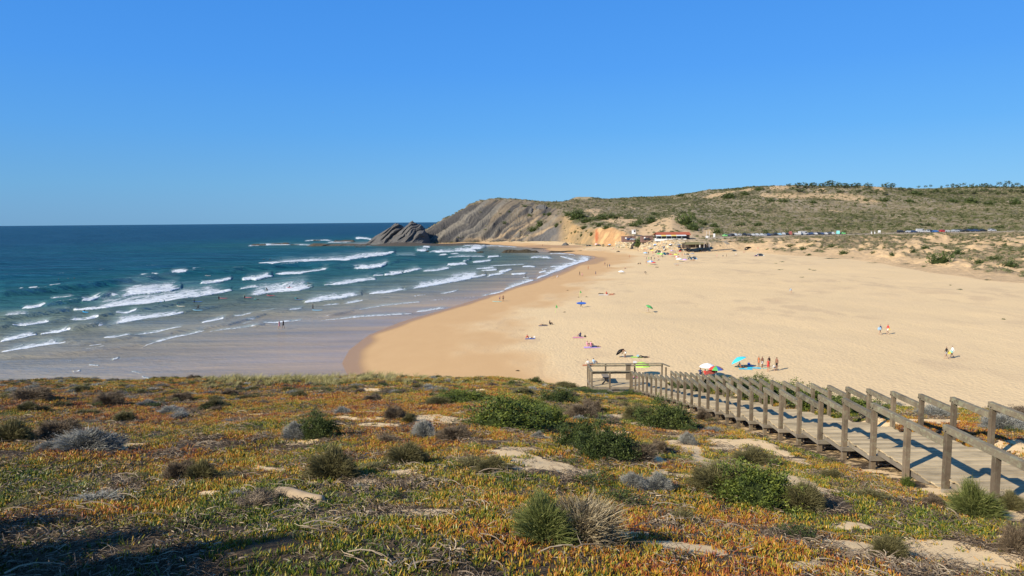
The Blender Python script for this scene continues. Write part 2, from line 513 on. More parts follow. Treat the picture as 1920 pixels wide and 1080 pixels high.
def grid_faces(n, m, mask=None):
    i, j = np.meshgrid(np.arange(n - 1), np.arange(m - 1), indexing='ij')
    if mask is not None:
        keep = mask[:-1, :-1]
        i = i[keep]; j = j[keep]
    i = i.ravel(); j = j.ravel()
    return np.stack([i * m + j, (i + 1) * m + j, (i + 1) * m + j + 1, i * m + j + 1], 1)

def compact(verts, faces, *arrs):
    used = np.unique(faces)
    remap = np.zeros(len(verts), np.int64); remap[used] = np.arange(len(used))
    return (verts[used], remap[faces]) + tuple(a[used] for a in arrs)

# ---- colours of the far ground (what the ground is made of, not how it is lit)
def lerp(a, b, k): return a * (1 - k[..., None]) + np.asarray(b) * k[..., None]
C = np.zeros(XG.shape + (3,))
n1 = fbm(XG / 7, YG / 10, 71, 4); n2 = fbm(XG / 40, YG / 60, 73, 3); n3 = fbm(XG / 2.5, YG / 4, 75, 3)
C[:] = (0.25, 0.21, 0.14)
C = lerp(C, (0.34, 0.275, 0.19), smooth(0.5, 0.75, n1))
C = lerp(C, (0.115, 0.105, 0.06), smooth(0.5, 0.7, n2))
VEG = np.ones(XG.shape) * 0.85
def ell(u0, v0, ru, rv, ang=0.0, soft=0.35):
    ca, sa = math.cos(R(ang)), math.sin(R(ang))
    du = UG - u0; dv = VG - v0
    a = (du * ca + dv * sa) / ru; b = (-du * sa + dv * ca) / rv
    r = np.sqrt(a * a + b * b) + (fbm(XG / 6 + u0, YG / 9 + v0, 81, 4) - 0.5) * 1.1
    return smooth(1 + soft, 1 - soft, r)
SANDC = (0.56, 0.40, 0.23)
# open sand on the slopes above the cafe, along the upper dune and the far mound
sand = np.zeros(XG.shape)
for a in [(1240, 418, 34, 11, -14), (1222, 430, 36, 10, -18), (1262, 427, 24, 9, 0), (1178, 428, 24, 7, -10), (1320, 437, 24, 7, 0), (1165, 414, 30, 5, -6), (1205, 436, 24, 6, -14), (1150, 410, 34, 6, 8), (1170, 418, 20, 5, 0), (1290, 436, 16, 7, 0), (1326, 432, 20, 5, 0), (1118, 400, 10, 6, 30), (1270, 408, 12, 4, 0),
          (1112, 394, 14, 2.4, 0), (1380, 428, 20, 2, 0),
          (1340, 366, 22, 4, -12), (1365, 360, 14, 4, -15), (1466, 352, 24, 4.5, -4), (1540, 357, 14, 3, 0), (1646, 352, 14, 4.5, 5), (1620, 349, 8, 3, 0),
          (1480, 366, 40, 5, 3), (1560, 368, 60, 5.5, 4), (1610, 373, 40, 5, 10), (1440, 364, 14, 3, 0), (1400, 356, 16, 2.5, -6)]:
    sand = np.maximum(sand, ell(*a) * (0.95 if a[1] > 390 else 0.8))
paths = np.zeros(XG.shape)
for pts in [[(1155, 385), (1172, 388), (1190, 393)], [(1125, 374), (1130, 378)], [(1540, 392), (1580, 397)], [(1380, 425), (1392, 429)]]:
    pu = np.array([p[0] for p in pts], float); pv = np.array([p[1] for p in pts], float)
    vv = np.interp(UG, pu, pv)
    paths = np.maximum(paths, ((UG > pu[0]) & (UG < pu[-1]) & (np.abs(VG - vv) < 0.7)) * 0.8)
C = lerp(C, SANDC, np.clip(sand + paths, 0, 1)); VEG = VEG * (1 - 0.92 * np.clip(sand + paths, 0, 1))
# far pale mound
mound = ell(1096, 371, 20, 4.0)
C = lerp(C, (0.36, 0.29, 0.17), mound); VEG *= (1 - mound)
# dune belt below the road
db = smooth(0, 10, YG - BASE[:, None]) * smooth(440, 425, YG) * smooth(1300, 1345, UG)
ds_ = fbm(XG / 10, YG / 22, 91, 4)
dveg = smooth(0.45, 0.58, 0.6 * ds_ + 0.4 * fbm(XG / 3.2, YG / 7, 93, 3) + 0.12 * smooth(340, 430, YG) - 0.10 * smooth(40, 0, YG - BASE[:, None]))
C = lerp(C, SANDC, np.clip(db, 0, 1)); 
C = lerp(C, (0.24, 0.185, 0.115), db * dveg * 0.8)
VEG = VEG * (1 - db) + db * dveg * 0.9
edge_ = smooth(1290, 1320, UG) * smooth(440, 430, YG)
VEG *= 1 - edge_ * smooth(26, 4, YG - BASE[:, None])
C = lerp(C, SANDC, edge_ * smooth(14, 4, YG - BASE[:, None]))
# headland rock
hr = head * smooth(0.12, 0.3, gx) * smooth(1078, 1060, UG + (n1 - 0.5) * 30)
slate = np.zeros(XG.shape + (3,)); slate[:] = (0.135, 0.128, 0.118)
slate = lerp(slate, (0.215, 0.19, 0.15), smooth(0.45, 0.62, lay))
slate = lerp(slate, (0.075, 0.072, 0.070), smooth(0.35, 0.12, lay2) * 0.8)
tan = smooth(0.50, 0.66, fbm(strat / 9, XG / 60, 97, 3) + 0.24 * smooth(900, 1010, UG) * smooth(448, 400, VG) + 0.14 * smooth(400, 378, VG) - 0.14 * smooth(930, 850, UG))
slate = lerp(slate, (0.30, 0.235, 0.155), tan * 0.75)
fine = fbm(strat / 2.6, XG / 70, 99, 3)
slate = lerp(slate, (0.085, 0.082, 0.08), smooth(0.52, 0.62, fine) * 0.9)
slate = lerp(slate, (0.27, 0.245, 0.20), smooth(0.42, 0.32, fine) * 0.75)
low_right = ell(1038, 442, 34, 16, 0, 0.4)
slate = lerp(slate, (0.16, 0.155, 0.15), low_right * 0.9)
for a in [(930, 444, 60, 2.2, -24), (905, 448, 40, 1.8, -8), (985, 425, 34, 1.8, -35), (1010, 438, 30, 2.0, -30), (970, 447, 30, 1.6, -5)]:
    slate = lerp(slate, (0.46, 0.34, 0.21), ell(*a, 0.5) * 0.9)
wetfoot = smooth(448, 453.5, VG + (n3 - 0.5) * 3) * smooth(1000, 930, UG)
slate = slate * 0.84
slate = lerp(slate, (0.06, 0.052, 0.042), wetfoot * 0.8)
C = C * (1 - hr[..., None]) + slate * hr[..., None]
VEG *= (1 - 0.97 * hr)
# ochre and orange clay cliff
cl = clay * smooth(0.14, 0.3, gx) * smooth(418, 428, VG + (n1 - 0.5) * 12)
cl = np.maximum(cl, smooth(1035, 1070, UG + (n1 - 0.5) * 30) * smooth(1120, 1095, UG) * smooth(0.16, 0.3, gx) * smooth(398, 408, VG))
oc = np.zeros(XG.shape + (3,)); oc[:] = (0.40, 0.27, 0.135)
oc = lerp(oc, (0.30, 0.22, 0.12), smooth(0.4, 0.6, n1))
org = smooth(1108, 1124, UG + (n1 - 0.5) * 16) * smooth(1190, 1172, UG)
oc = lerp(oc, (0.50, 0.265, 0.125), org * (0.5 + 0.45 * smooth(0.35, 0.6, n2)))
oc = lerp(oc, (0.60, 0.40, 0.19), org * smooth(0.5, 0.72, n1) * 0.8)
oc = lerp(oc, (0.42, 0.13, 0.06), ell(1119, 443, 3.5, 13, 0, 0.4) * 0.9)
C = C * (1 - cl[..., None]) + oc * cl[..., None]
VEG *= (1 - 0.96 * cl)
VEG *= (1 - smooth(455, 450, YG) * smooth(432, 438, YG) * smooth(1330, 1350, UG))  # kept clear for the road
VEG *= (1 - 0.9 * smooth(1150, 1180, UG) * smooth(1330, 1310, UG) * smooth(475, 455, YG))
C = lerp(C, (0.50, 0.38, 0.24), smooth(1170, 1190, UG) * smooth(1345, 1330, UG) * smooth(466, 455, YG) * 0.8)
C = C * (0.86 + 0.28 * n3[..., None])

def land_material():
    m, nt, b = new_mat('land_cover')
    c = attr(nt, 'cover')
    p = position(nt)
    f = noiz(nt, 0.55, 6, 0.65, p)
    f2 = noiz(nt, 0.09, 4, 0.6, p)
    k = mixc(nt, 1.0, c.outputs['Color'], mixc(nt, f, (0.62, 0.62, 0.62), (1.38, 1.36, 1.32)), 'MULTIPLY')
    k = mixc(nt, 1.0, k, mixc(nt, f2, (0.85, 0.86, 0.88), (1.15, 1.13, 1.1)), 'MULTIPLY')
    nt.links.new(k, b.inputs['Base Color'])
    b.inputs['Roughness'].default_value = 0.95
    b.inputs['Specular IOR Level'].default_value = 0.1
    bumpn(nt, f, 0.8, 1.2, b)
    return m
LAND = land_material()
VL = np.stack([XG, YG, ZL], -1).reshape(-1, 3)
CL = C.reshape(-1, 3)
seaside = (TG[:, :] < float(raydir(792, 430)[0]))
headmask = onhill & (UG < 1092) & ~seaside
dunemask = onhill & (UG >= 1300) & (YG < 434)
hillmask = onhill & ~headmask & ~dunemask & ~seaside & (UG >= 1092)
for name, mk in (('headland', headmask), ('dunes', dunemask), ('hillside', hillmask)):
    f = grid_faces(NT, NY, mk)
    v, f, c = compact(VL, f, CL)
    o = mesh_obj(name, v, f, LAND, smooth_=(name != 'headland'), cols={'cover': c})
    tag(o, kind='structure')

# ---- beach sheet
bt = np.concatenate([np.linspace(-1.0, -0.34, 40, endpoint=False), np.linspace(-0.34, 0.80, 380, endpoint=False), np.linspace(0.80, 1.1, 24)])
by = np.exp(np.linspace(math.log(40), math.log(820), 400))
bT, bY = np.meshgrid(bt, by, indexing='ij'); bX = bT * bY
bZ = beachz(bX, bY)
bd = shore_dist(bX, bY)
near_hill = np.where(bT > TT[0], bY - np.interp(bT, TT, BASE), -100)
bZ = bZ - 3.0 * smooth(14, 40, near_hill)
n_m = fbm(bX / 9, bY / 14, 101, 4)
moist = smooth(27, 15, bd + (n_m - 0.5) * 22)
wet = smooth(2.6, 0.2, bd + (fbm(bX / 12, bY / 12, 103, 3) - 0.5) * 2.6) 
ub, vb = project(bX, bY, bZ)
lag = np.zeros(bX.shape)
for a in [(1112, 489, 26, 7, -10), (1070, 503, 40, 5, -28), (1040, 462, 70, 3, 0)]:
    ca, sa = math.cos(R(a[4])), math.sin(R(a[4])); du = ub - a[0]; dv = vb - a[1]
    rr = np.sqrt(((du * ca + dv * sa) / a[2]) ** 2 + ((-du * sa + dv * ca) / a[3]) ** 2) + (n_m - 0.5) * 0.6
    lag = np.maximum(lag, smooth(1.2, 0.7, rr))
wet = np.maximum(wet, lag * 0.75)
band_ = smooth(0.12, 0.02, np.abs(moist - 0.45)) * smooth(0.40, 0.62, fbm(bX / 2.0, bY / 4, 111, 3))
tracks = 0.9 * band_ + smooth(0.50, 0.68, fbm(bX / 3.2, bY / 7, 107, 4)) * smooth(0.40, 0.7, fbm(bX / 28, bY / 28, 109, 3)) * (1 - moist)
def sand_material():
    m, nt, b = new_mat('beach_sand')
    p = position(nt)
    mo = attr(nt, 'moist').outputs['Fac']; we = attr(nt, 'wet').outputs['Fac']; tr = attr(nt, 'tracks').outputs['Fac']
    big = noiz(nt, 0.035, 5, 0.55, scaled(nt, p, (1, 0.55, 1), (0, 0, 0.5)))
    mid = noiz(nt, 0.35, 5, 0.6, scaled(nt, p, (1, 0.45, 1)))
    fin = noiz(nt, 2.6, 3, 0.6, p)
    dry = mixc(nt, big, (0.67, 0.485, 0.262), (0.77, 0.575, 0.32))
    dry = mixc(nt, mapr(nt, mid, 0.35, 0.7), dry, (0.70, 0.515, 0.29))
    dry = mixc(nt, mth(nt, 'MULTIPLY', tr, 0.5), dry, (0.50, 0.36, 0.22))
    dry = mixc(nt, mth(nt, 'MULTIPLY', mapr(nt, fin, 0.52, 0.7), 0.22), dry, (0.44, 0.31, 0.18))
    damp = mixc(nt, mid, (0.56, 0.35, 0.165), (0.62, 0.40, 0.195))
    c1 = mixc(nt, mo, dry, damp)
    c2 = mixc(nt, we, c1, (0.37, 0.225, 0.115))
    nt.links.new(c2, b.inputs['Base Color'])
    nt.links.new(mapr(nt, we, 0.45, 0.95, 0.93, 0.5), b.inputs['Roughness'])
    nt.links.new(mapr(nt, we, 0.3, 0.95, 0.1, 0.16), b.inputs['Specular IOR Level'])
    foot = nt.nodes.new('ShaderNodeTexVoronoi'); foot.feature = 'SMOOTH_F1'
    foot.inputs['Scale'].default_value = 2.3; foot.inputs['Smoothness'].default_value = 0.5
    nt.links.new(p, foot.inputs['Vector'])
    hgt = mth(nt, 'ADD', mth(nt, 'MULTIPLY', foot.outputs['Distance'], 0.30), mth(nt, 'MULTIPLY', mid, 0.9))
    hgt = mth(nt, 'ADD', hgt, mth(nt, 'MULTIPLY', fin, 0.5))
    hgt = mth(nt, 'MULTIPLY', hgt, mapr(nt, mo, 0.0, 1.0, 1.0, 0.12))
    bumpn(nt, hgt, 0.55, 0.30, b)
    return m
SANDM = sand_material()
f = grid_faces(len(bt), len(by), (near_hill < 38) & (bd > -30))
v, f, mo_, we_, tr_ = compact(np.stack([bX, bY, bZ], -1).reshape(-1, 3), f, moist.ravel(), wet.ravel(), tracks.ravel())
o = mesh_obj('beach', v, f, SANDM, smooth_=True, floats={'moist': mo_, 'wet': we_, 'tracks': tr_})
tag(o, kind='structure')
o = mesh_obj('seabed', [(-40000, 30, -6), (40000, 30, -6), (40000, 60000, -6), (-40000, 60000, -6)], [(0, 1, 2, 3)], plain('seabed_sand', (0.3, 0.25, 0.18), 0.9, 0.1, 0.1, 0.1))
tag(o, kind='structure')
# ================================================================== SEA
# breaking lines: (measured front line, thickness, trailing wash, strength)
FOAM = [
 ([(38, 549), (43, 548)], 1.5, 0, 1), ([(55, 549), (72, 547)], 2.5, 0, 1), ([(92, 544), (115, 540)], 2, 0, 1),
 ([(40, 580), (60, 580), (88, 574)], 5, 3, 1), ([(152, 567), (170, 565), (192, 558)], 6, 3, 1),
 ([(207, 556), (230, 557), (260, 552), (320, 547), (343, 540)], 7, 14, 1), ([(100, 560), (118, 559), (133, 556)], 4, 2, 1),
 ([(136, 584), (200, 579), (250, 572), (320, 565), (370, 557), (437, 545)], 5, 16, 1),
 ([(8, 597), (50, 593)], 2, 6, 0.8), ([(20, 613), (50, 611), (95, 604)], 3, 7, 1), ([(128, 601), (160, 601), (186, 595)], 4, 3, 1), ([(216, 589), (240, 588), (259, 582)], 3, 3, 1),
 ([(0, 640), (40, 634), (70, 628)], 4, 6, 1), ([(75, 628), (110, 624), (137, 618)], 3, 4, 1), ([(185, 612), (220, 608), (260, 601), (320, 592), (348, 586)], 4, 9, 1),
 ([(0, 661), (30, 656), (60, 651), (96, 646), (128, 643)], 2.5, 6, 0.95), ([(192, 636), (215, 635), (242, 629)], 2.5, 3, 1), ([(250, 629), (290, 623), (345, 613)], 1.8, 3, 0.9),
 ([(375, 606), (395, 603), (422, 597)], 2.4, 3, 1), ([(437, 595), (455, 592), (472, 588)], 2, 2, 0.9), ([(165, 649), (192, 645)], 2, 0, 0.9), ([(160, 657), (200, 649)], 1.3, 0, 0.8),
 ([(265, 653), (275, 648), (290, 643), (320, 635), (385, 620)], 1.8, 3, 0.9), ([(392, 622), (430, 617), (480, 611)], 1.6, 2, 0.85), ([(498, 607), (520, 605), (545, 602)], 2.4, 2, 0.95), ([(550, 602), (565, 600)], 1.6, 2, 0.9),
 ([(570, 599), (600, 595), (618, 593)], 1.1, 0, 0.7), ([(600, 601), (640, 598), (675, 595), (700, 593), (775, 588)], 1.5, 2, 0.85), ([(776, 586), (800, 583), (835, 577)], 1.7, 3, 0.9),
 ([(665, 584), (690, 578), (720, 573), (790, 566)], 1.4, 2, 0.75), ([(800, 564), (835, 561), (900, 556)], 1.0, 0, 0.7), ([(772, 557), (800, 554)], 1.2, 0, 0.7),
 ([(640, 570), (660, 568), (681, 564)], 2, 2, 0.9), ([(605, 573), (640, 570)], 1.6, 1, 0.9), ([(832, 550), (845, 548), (858, 545)], 2, 1, 0.9), ([(543, 583), (555, 581), (567, 578)], 2.2, 3, 0.9), ([(455, 607), (470, 603)], 1.6, 1, 0.8), ([(466, 600), (476, 598)], 1.8, 1, 0.8),
 ([(492, 585), (505, 583), (515, 580)], 1.5, 1, 0.7),
 ([(900, 556), (925, 551), (948, 546)], 1.9, 2, 1), ([(942, 545), (965, 537), (1003, 525)], 2.8, 5, 0.9), ([(1003, 525), (1025, 517), (1045, 508), (1065, 501), (1090, 492), (1117, 483)], 4.5, 7, 1),
 ([(567, 569), (600, 566), (640, 562), (681, 554)], 6, 9, 1), ([(690, 552), (720, 550), (757, 544)], 4, 5, 1), ([(757, 544), (800, 538), (850, 529), (880, 524), (914, 517)], 4.5, 10, 1), ([(914, 519), (945, 513)], 3.2, 2, 1),
 ([(605, 536), (640, 534), (670, 530), (706, 524)], 4, 6, 1), ([(455, 557), (480, 554), (500, 550), (560, 545), (588, 538)], 4, 14, 1), ([(450, 543), (485, 538)], 3, 2, 0.95),
 ([(375, 533), (400, 532), (437, 525)], 6, 2, 1), ([(453, 527), (480, 526), (513, 519)], 7, 4, 1), ([(512, 515), (565, 513), (600, 509), (618, 505)], 4, 2, 1), ([(490, 522), (505, 518)], 2, 1, 1),
 ([(483, 498), (510, 499), (575, 495), (640, 490), (690, 484), (743, 476)], 6.5, 6, 1), ([(322, 516), (335, 515), (349, 514)], 6, 2, 1), ([(363, 509), (379, 507)], 2, 0, 1), ([(260, 523), (279, 520)], 4, 2, 1), ([(286, 515), (295, 516), (305, 517)], 4, 0, 1),
 ([(661, 504), (690, 505), (715, 502), (731, 495)], 7, 4, 1), ([(718, 518), (740, 517), (757, 513)], 5, 4, 1), ([(755, 513), (787, 506)], 4, 4, 1), ([(700, 517), (720, 517)], 2, 3, 0.9),
 ([(790, 510), (820, 509), (844, 503)], 2.6, 4, 0.95), ([(780, 472), (790, 472), (802, 471)], 7, 2, 1), ([(795, 464), (806, 465)], 3, 2, 0.9),
 ([(803, 474), (850, 474), (880, 473), (896, 473)], 5, 3, 0.95), ([(850, 471), (880, 470), (905, 467), (913, 465)], 6, 3, 1), ([(868, 462), (885, 461), (902, 462)], 3, 1, 0.9),
 ([(835, 499), (850, 498), (876, 496)], 4, 2, 1), ([(872, 491), (882, 488)], 5, 1, 1), ([(884, 494), (900, 493), (923, 490)], 3.4, 2, 1), ([(838, 483), (870, 482), (912, 482)], 2, 3, 0.8), ([(914, 484), (925, 483), (936, 481)], 3.2, 1, 1), ([(825, 479), (839, 478)], 2.4, 1, 1), ([(845, 477), (860, 476)], 2.4, 1, 1),
 ([(893, 505), (910, 505), (926, 503)], 2.2, 3, 0.95), ([(903, 509), (933, 507)], 2.6, 1, 1), ([(935, 511), (948, 510), (959, 507)], 3.4, 2, 1), ([(958, 516), (987, 514)], 3, 1, 1),
 ([(994, 485), (1010, 484), (1033, 485)], 3.6, 2, 1), ([(980, 501), (1004, 501)], 2.6, 1, 1), ([(1028, 501), (1062, 499)], 1.8, 1, 0.9), ([(1012, 512), (1023, 509)], 2.4, 1, 1), ([(915, 499), (950, 498), (990, 496)], 1.4, 1, 0.8), ([(1018, 505), (1024, 504)], 1.6, 1, 0.8),
 ([(1028, 476), (1050, 476), (1066, 477), (1082, 480)], 1.8, 1, 0.9), ([(1050, 482), (1062, 485), (1082, 490)], 2.6, 3, 0.9), ([(900, 461), (940, 462), (972, 464)], 1.3, 1, 0.8),
 ([(464, 462), (500, 460), (548, 459)], 1.8, 2, 1), ([(548, 459), (600, 461)], 1.6, 1, 0.9), ([(570, 452), (620, 451)], 1.6, 1, 1), ([(665, 448), (680, 448), (700, 451)], 3, 1, 1), ([(612, 455), (660, 454)], 1.6, 1, 1), ([(640, 461), (700, 461), (760, 460), (800, 460)], 1.0, 0, 0.7), ([(740, 481), (782, 481)], 2, 5, 0.55),
 ([(265, 706), (280, 711), (292, 717)], 2.2, 2, 0.9), ([(252, 697), (268, 702)], 1.4, 2, 0.7), ([(212, 675), (222, 672)], 3, 1, 0.8), ([(168, 685), (185, 686)], 2, 1, 0.8), ([(138, 698), (150, 697)], 3, 0, 0.7),
 ([(535, 633), (560, 639), (590, 647), (625, 652)], 0.8, 0, 0.45), ([(118, 679), (138, 676)], 1, 0, 0.6), ([(90, 687), (100, 686)], 1.4, 0, 0.6), ([(205, 557), (205.5, 557)], 1, 0, 0.1),
]
# unbroken swell fronts (line, height)
SWELL = [([(0, 557), (25, 555), (60, 552), (110, 547), (160, 541), (230, 532), (290, 527)], 1.3), ([(88, 577), (152, 567)], 0.8), ([(190, 560), (208, 556)], 0.9), ([(0, 600), (60, 593), (136, 584)], 0.6),
 ([(259, 584), (320, 574), (345, 568)], 0.4), ([(0, 617), (20, 614)], 0.5), ([(95, 605), (130, 602)], 0.5), ([(186, 596), (216, 590)], 0.5), ([(137, 619), (160, 616), (186, 612)], 0.6), ([(348, 586), (420, 574), (450, 570)], 0.4), 
 ([(300, 519), (350, 515), (420, 511), (500, 505), (560, 500), (640, 503)], 1.2), ([(612, 507), (640, 505), (662, 504)], 0.9), ([(731, 497), (750, 491), (775, 488)], 0.8), ([(180, 515), (260, 522)], 0.4),
 ([(240, 498), (320, 495), (440, 488)], 0.4), ([(0, 538), (120, 533), (220, 520)], 0.4), ([(0, 520), (140, 515), (230, 505), (330, 500)], 0.5), ([(380, 474), (480, 470)], 0.3), ([(88, 640), (192, 636)], 0.25), ([(128, 645), (192, 637)], 0.3), ([(422, 598), (437, 596)], 0.3),
 ([(560, 528), (605, 524)], 0.4), ([(540, 534), (580, 530)], 0.5), ([(680, 565), (730, 558), (800, 555)], 0.25), ([(480, 612), (498, 608)], 0.3), ([(618, 594), (665, 584)], 0.3), ([(150, 647), (250, 634)], 0.3), ([(20, 672), (160, 660), (265, 648)], 0.2), ([(320, 626), (430, 610), (500, 590), (545, 585)], 0.3)]
nfar = 40
sv = np.concatenate([[415.45, 415.6, 415.8, 416.1, 416.5, 417.0, 417.6, 418.3], np.arange(419.2, 745, 0.55)])
syr = (0 - CAMZ) / raydir(np.full(len(sv), 960.0), sv)[1]
sea_y = syr[::-1]
sea_y = np.concatenate([[40, 52], sea_y])
st = np.concatenate([np.linspace(-2.2, -0.80, 30, endpoint=False), np.linspace(-0.80, 0.17, 860, endpoint=False), np.linspace(0.17, 1.6, 60)])
sT, sY = np.meshgrid(st, sea_y, indexing='ij'); sX = sT * sY
su, sv_ = project(sX, sY, np.zeros_like(sX))
foam = np.zeros(sX.shape); sh = np.zeros(sX.shape); wash_all = np.zeros(sX.shape)
rag = fbm(sX / 2.2, sY / 5.0, 121, 3) - 0.5
rag2 = fbm(sX / 7, sY / 16, 123, 3) - 0.5
thick = 0.12 + 1.45 * smooth(0.25, 0.72, fbm(sX / 5.5, sY / 30, 129, 3))
clump = fbm(sX / 1.3, sY / 3.5, 127, 3)
mpp = sY / F                                       # metres per measured pixel across
def line_arr(pts):
    return np.array([p[0] for p in pts], float), np.array([p[1] for p in pts], float)
vis = (sv_ > 440) & (su > -80) & (su < 1140)
for pts, wd, wash, st_ in FOAM:
    pu, pv = line_arr(pts)
    box = (su > pu[0] - 6) & (su < pu[-1] + 6) & (sv_ > pv.min() - wd - wash * 1.6 - 6) & (sv_ < pv.max() + 6)
    if not box.any(): continue
    U = su[box]; V = sv_[box]; r1 = rag[box]; r2 = rag2[box]; cp = clump[box]; tk = thick[box]
    vf = np.interp(U, pu, pv) + r2 * min(2.4, 0.5 * wd + 0.4) + r1 * min(1.6, 0.35 * wd + 0.2)
    L = max(pu[-1] - pu[0], 1.0)
    e = smooth(-2, min(10, 0.2 * L) , U - pu[0] + r1 * 8) * smooth(-2, min(10, 0.16 * L), pu[-1] - U + r1 * 8)
    dv = vf - V
    tk2 = tk if wd > 3.5 else 0.55 + 0.45 * tk
    ww = (0.56 if wd > 3.5 else 1.0) * wd * (0.45 + 0.55 * e) * tk2
    core = smooth(-0.45, 0.35, dv) * smooth(ww * 1.15, ww * 0.55, dv) * smooth(0.12, 0.4, e)
    fm = (0.45 + 0.55 * smooth(0.2, 0.7, tk2)) * smooth(-0.45, 0.35, dv) * np.clip(1.12 - dv / (ww * 1.5), 0, 1) * smooth(0.05, 0.5, e) * (0.70 + 0.55 * cp)
    if wash > 0:
        q = dv / (wash * 1.7 + wd)
        e2 = smooth(-4, max(12, 0.35 * L), U - pu[0] + r1 * 16 + r2 * 30) * smooth(-4, max(10, 0.22 * L), pu[-1] - U + r1 * 16 + r2 * 20)
        wm = smooth(-0.05, 0.05, q) * smooth(1.25, 0.15, q + r2 * 0.5) * smooth(0.0, 0.8, e2)
        lace = smooth(0.40, 0.62, cp + 0.28 * (1 - np.clip(q, 0, 1)) * wm)
        fm = np.maximum(fm, wm * (0.34 + 0.42 * lace))
        wash_all[box] = np.maximum(wash_all[box], wm * 0.55)
    foam[box] = np.maximum(foam[box], fm * st_)
    h = wd * mpp[box] * 0.36
    amp = np.clip(h, 0.05, 0.75) * min(1, wd / 3.0) * smooth(0.1, 0.5, e)
    sh[box] = np.maximum(sh[box], amp * smooth(-0.6, 0.5, dv) * smooth(wd * 2.2, wd * 0.3, dv) * (0.8 + 0.5 * cp))
for pts, hh in SWELL:
    pu, pv = line_arr(pts)
    box = (su > pu[0] - 30) & (su < pu[-1] + 30) & (sv_ > pv.min() - 16) & (sv_ < pv.max() + 10)
    U = su[box]; V = sv_[box]
    vf = np.interp(U, pu, pv) + rag2[box] * 2.0
    dv = vf - V
    e = smooth(-28, 14, U - pu[0]) * smooth(-28, 14, pu[-1] - U)
    w_ = 6.0 + hh * 2.5
    foam[box] = np.maximum(foam[box], 0.55 * e * min(1, hh * 1.6) * smooth(-0.3, 0.3, dv - 0.22 * w_) * smooth(1.6, 0.6, dv - 0.22 * w_) * smooth(0.45, 0.6, clump[box]))
    sh[box] = np.maximum(sh[box], 1.25 * hh * e * smooth(-w_ * 0.18, w_ * 0.22, dv) * smooth(w_ * 2.4, w_ * 0.4, dv))
d_sh = shore_dist(sX, sY)
off = np.maximum(0, -d_sh)
# general swell and chop as real relief where the mesh can carry it
ph = sY * 0.9 - sX * 0.30 + 14 * fbm(sX / 60, sY / 60, 131, 2)
amp = 0.28 * smooth(20, 90, off) * smooth(2200, 500, sY)
sh += amp * (fbm(sX / 38 + 5, (sY - 0.25 * sX) / 9.5, 133, 3) - 0.5) * 2.4
sh += 0.05 * smooth(2, 30, off) * smooth(500, 120, sY) * (fbm(sX / 6, (sY - 0.2 * sX) / 1.6, 135, 2) - 0.5) * 2
sh *= smooth(0, 8, off) * 0.92 + 0.08
sZ = sh - 0.03 + np.where(off > 0, 0, -0.35 * np.minimum(1, d_sh / 2))
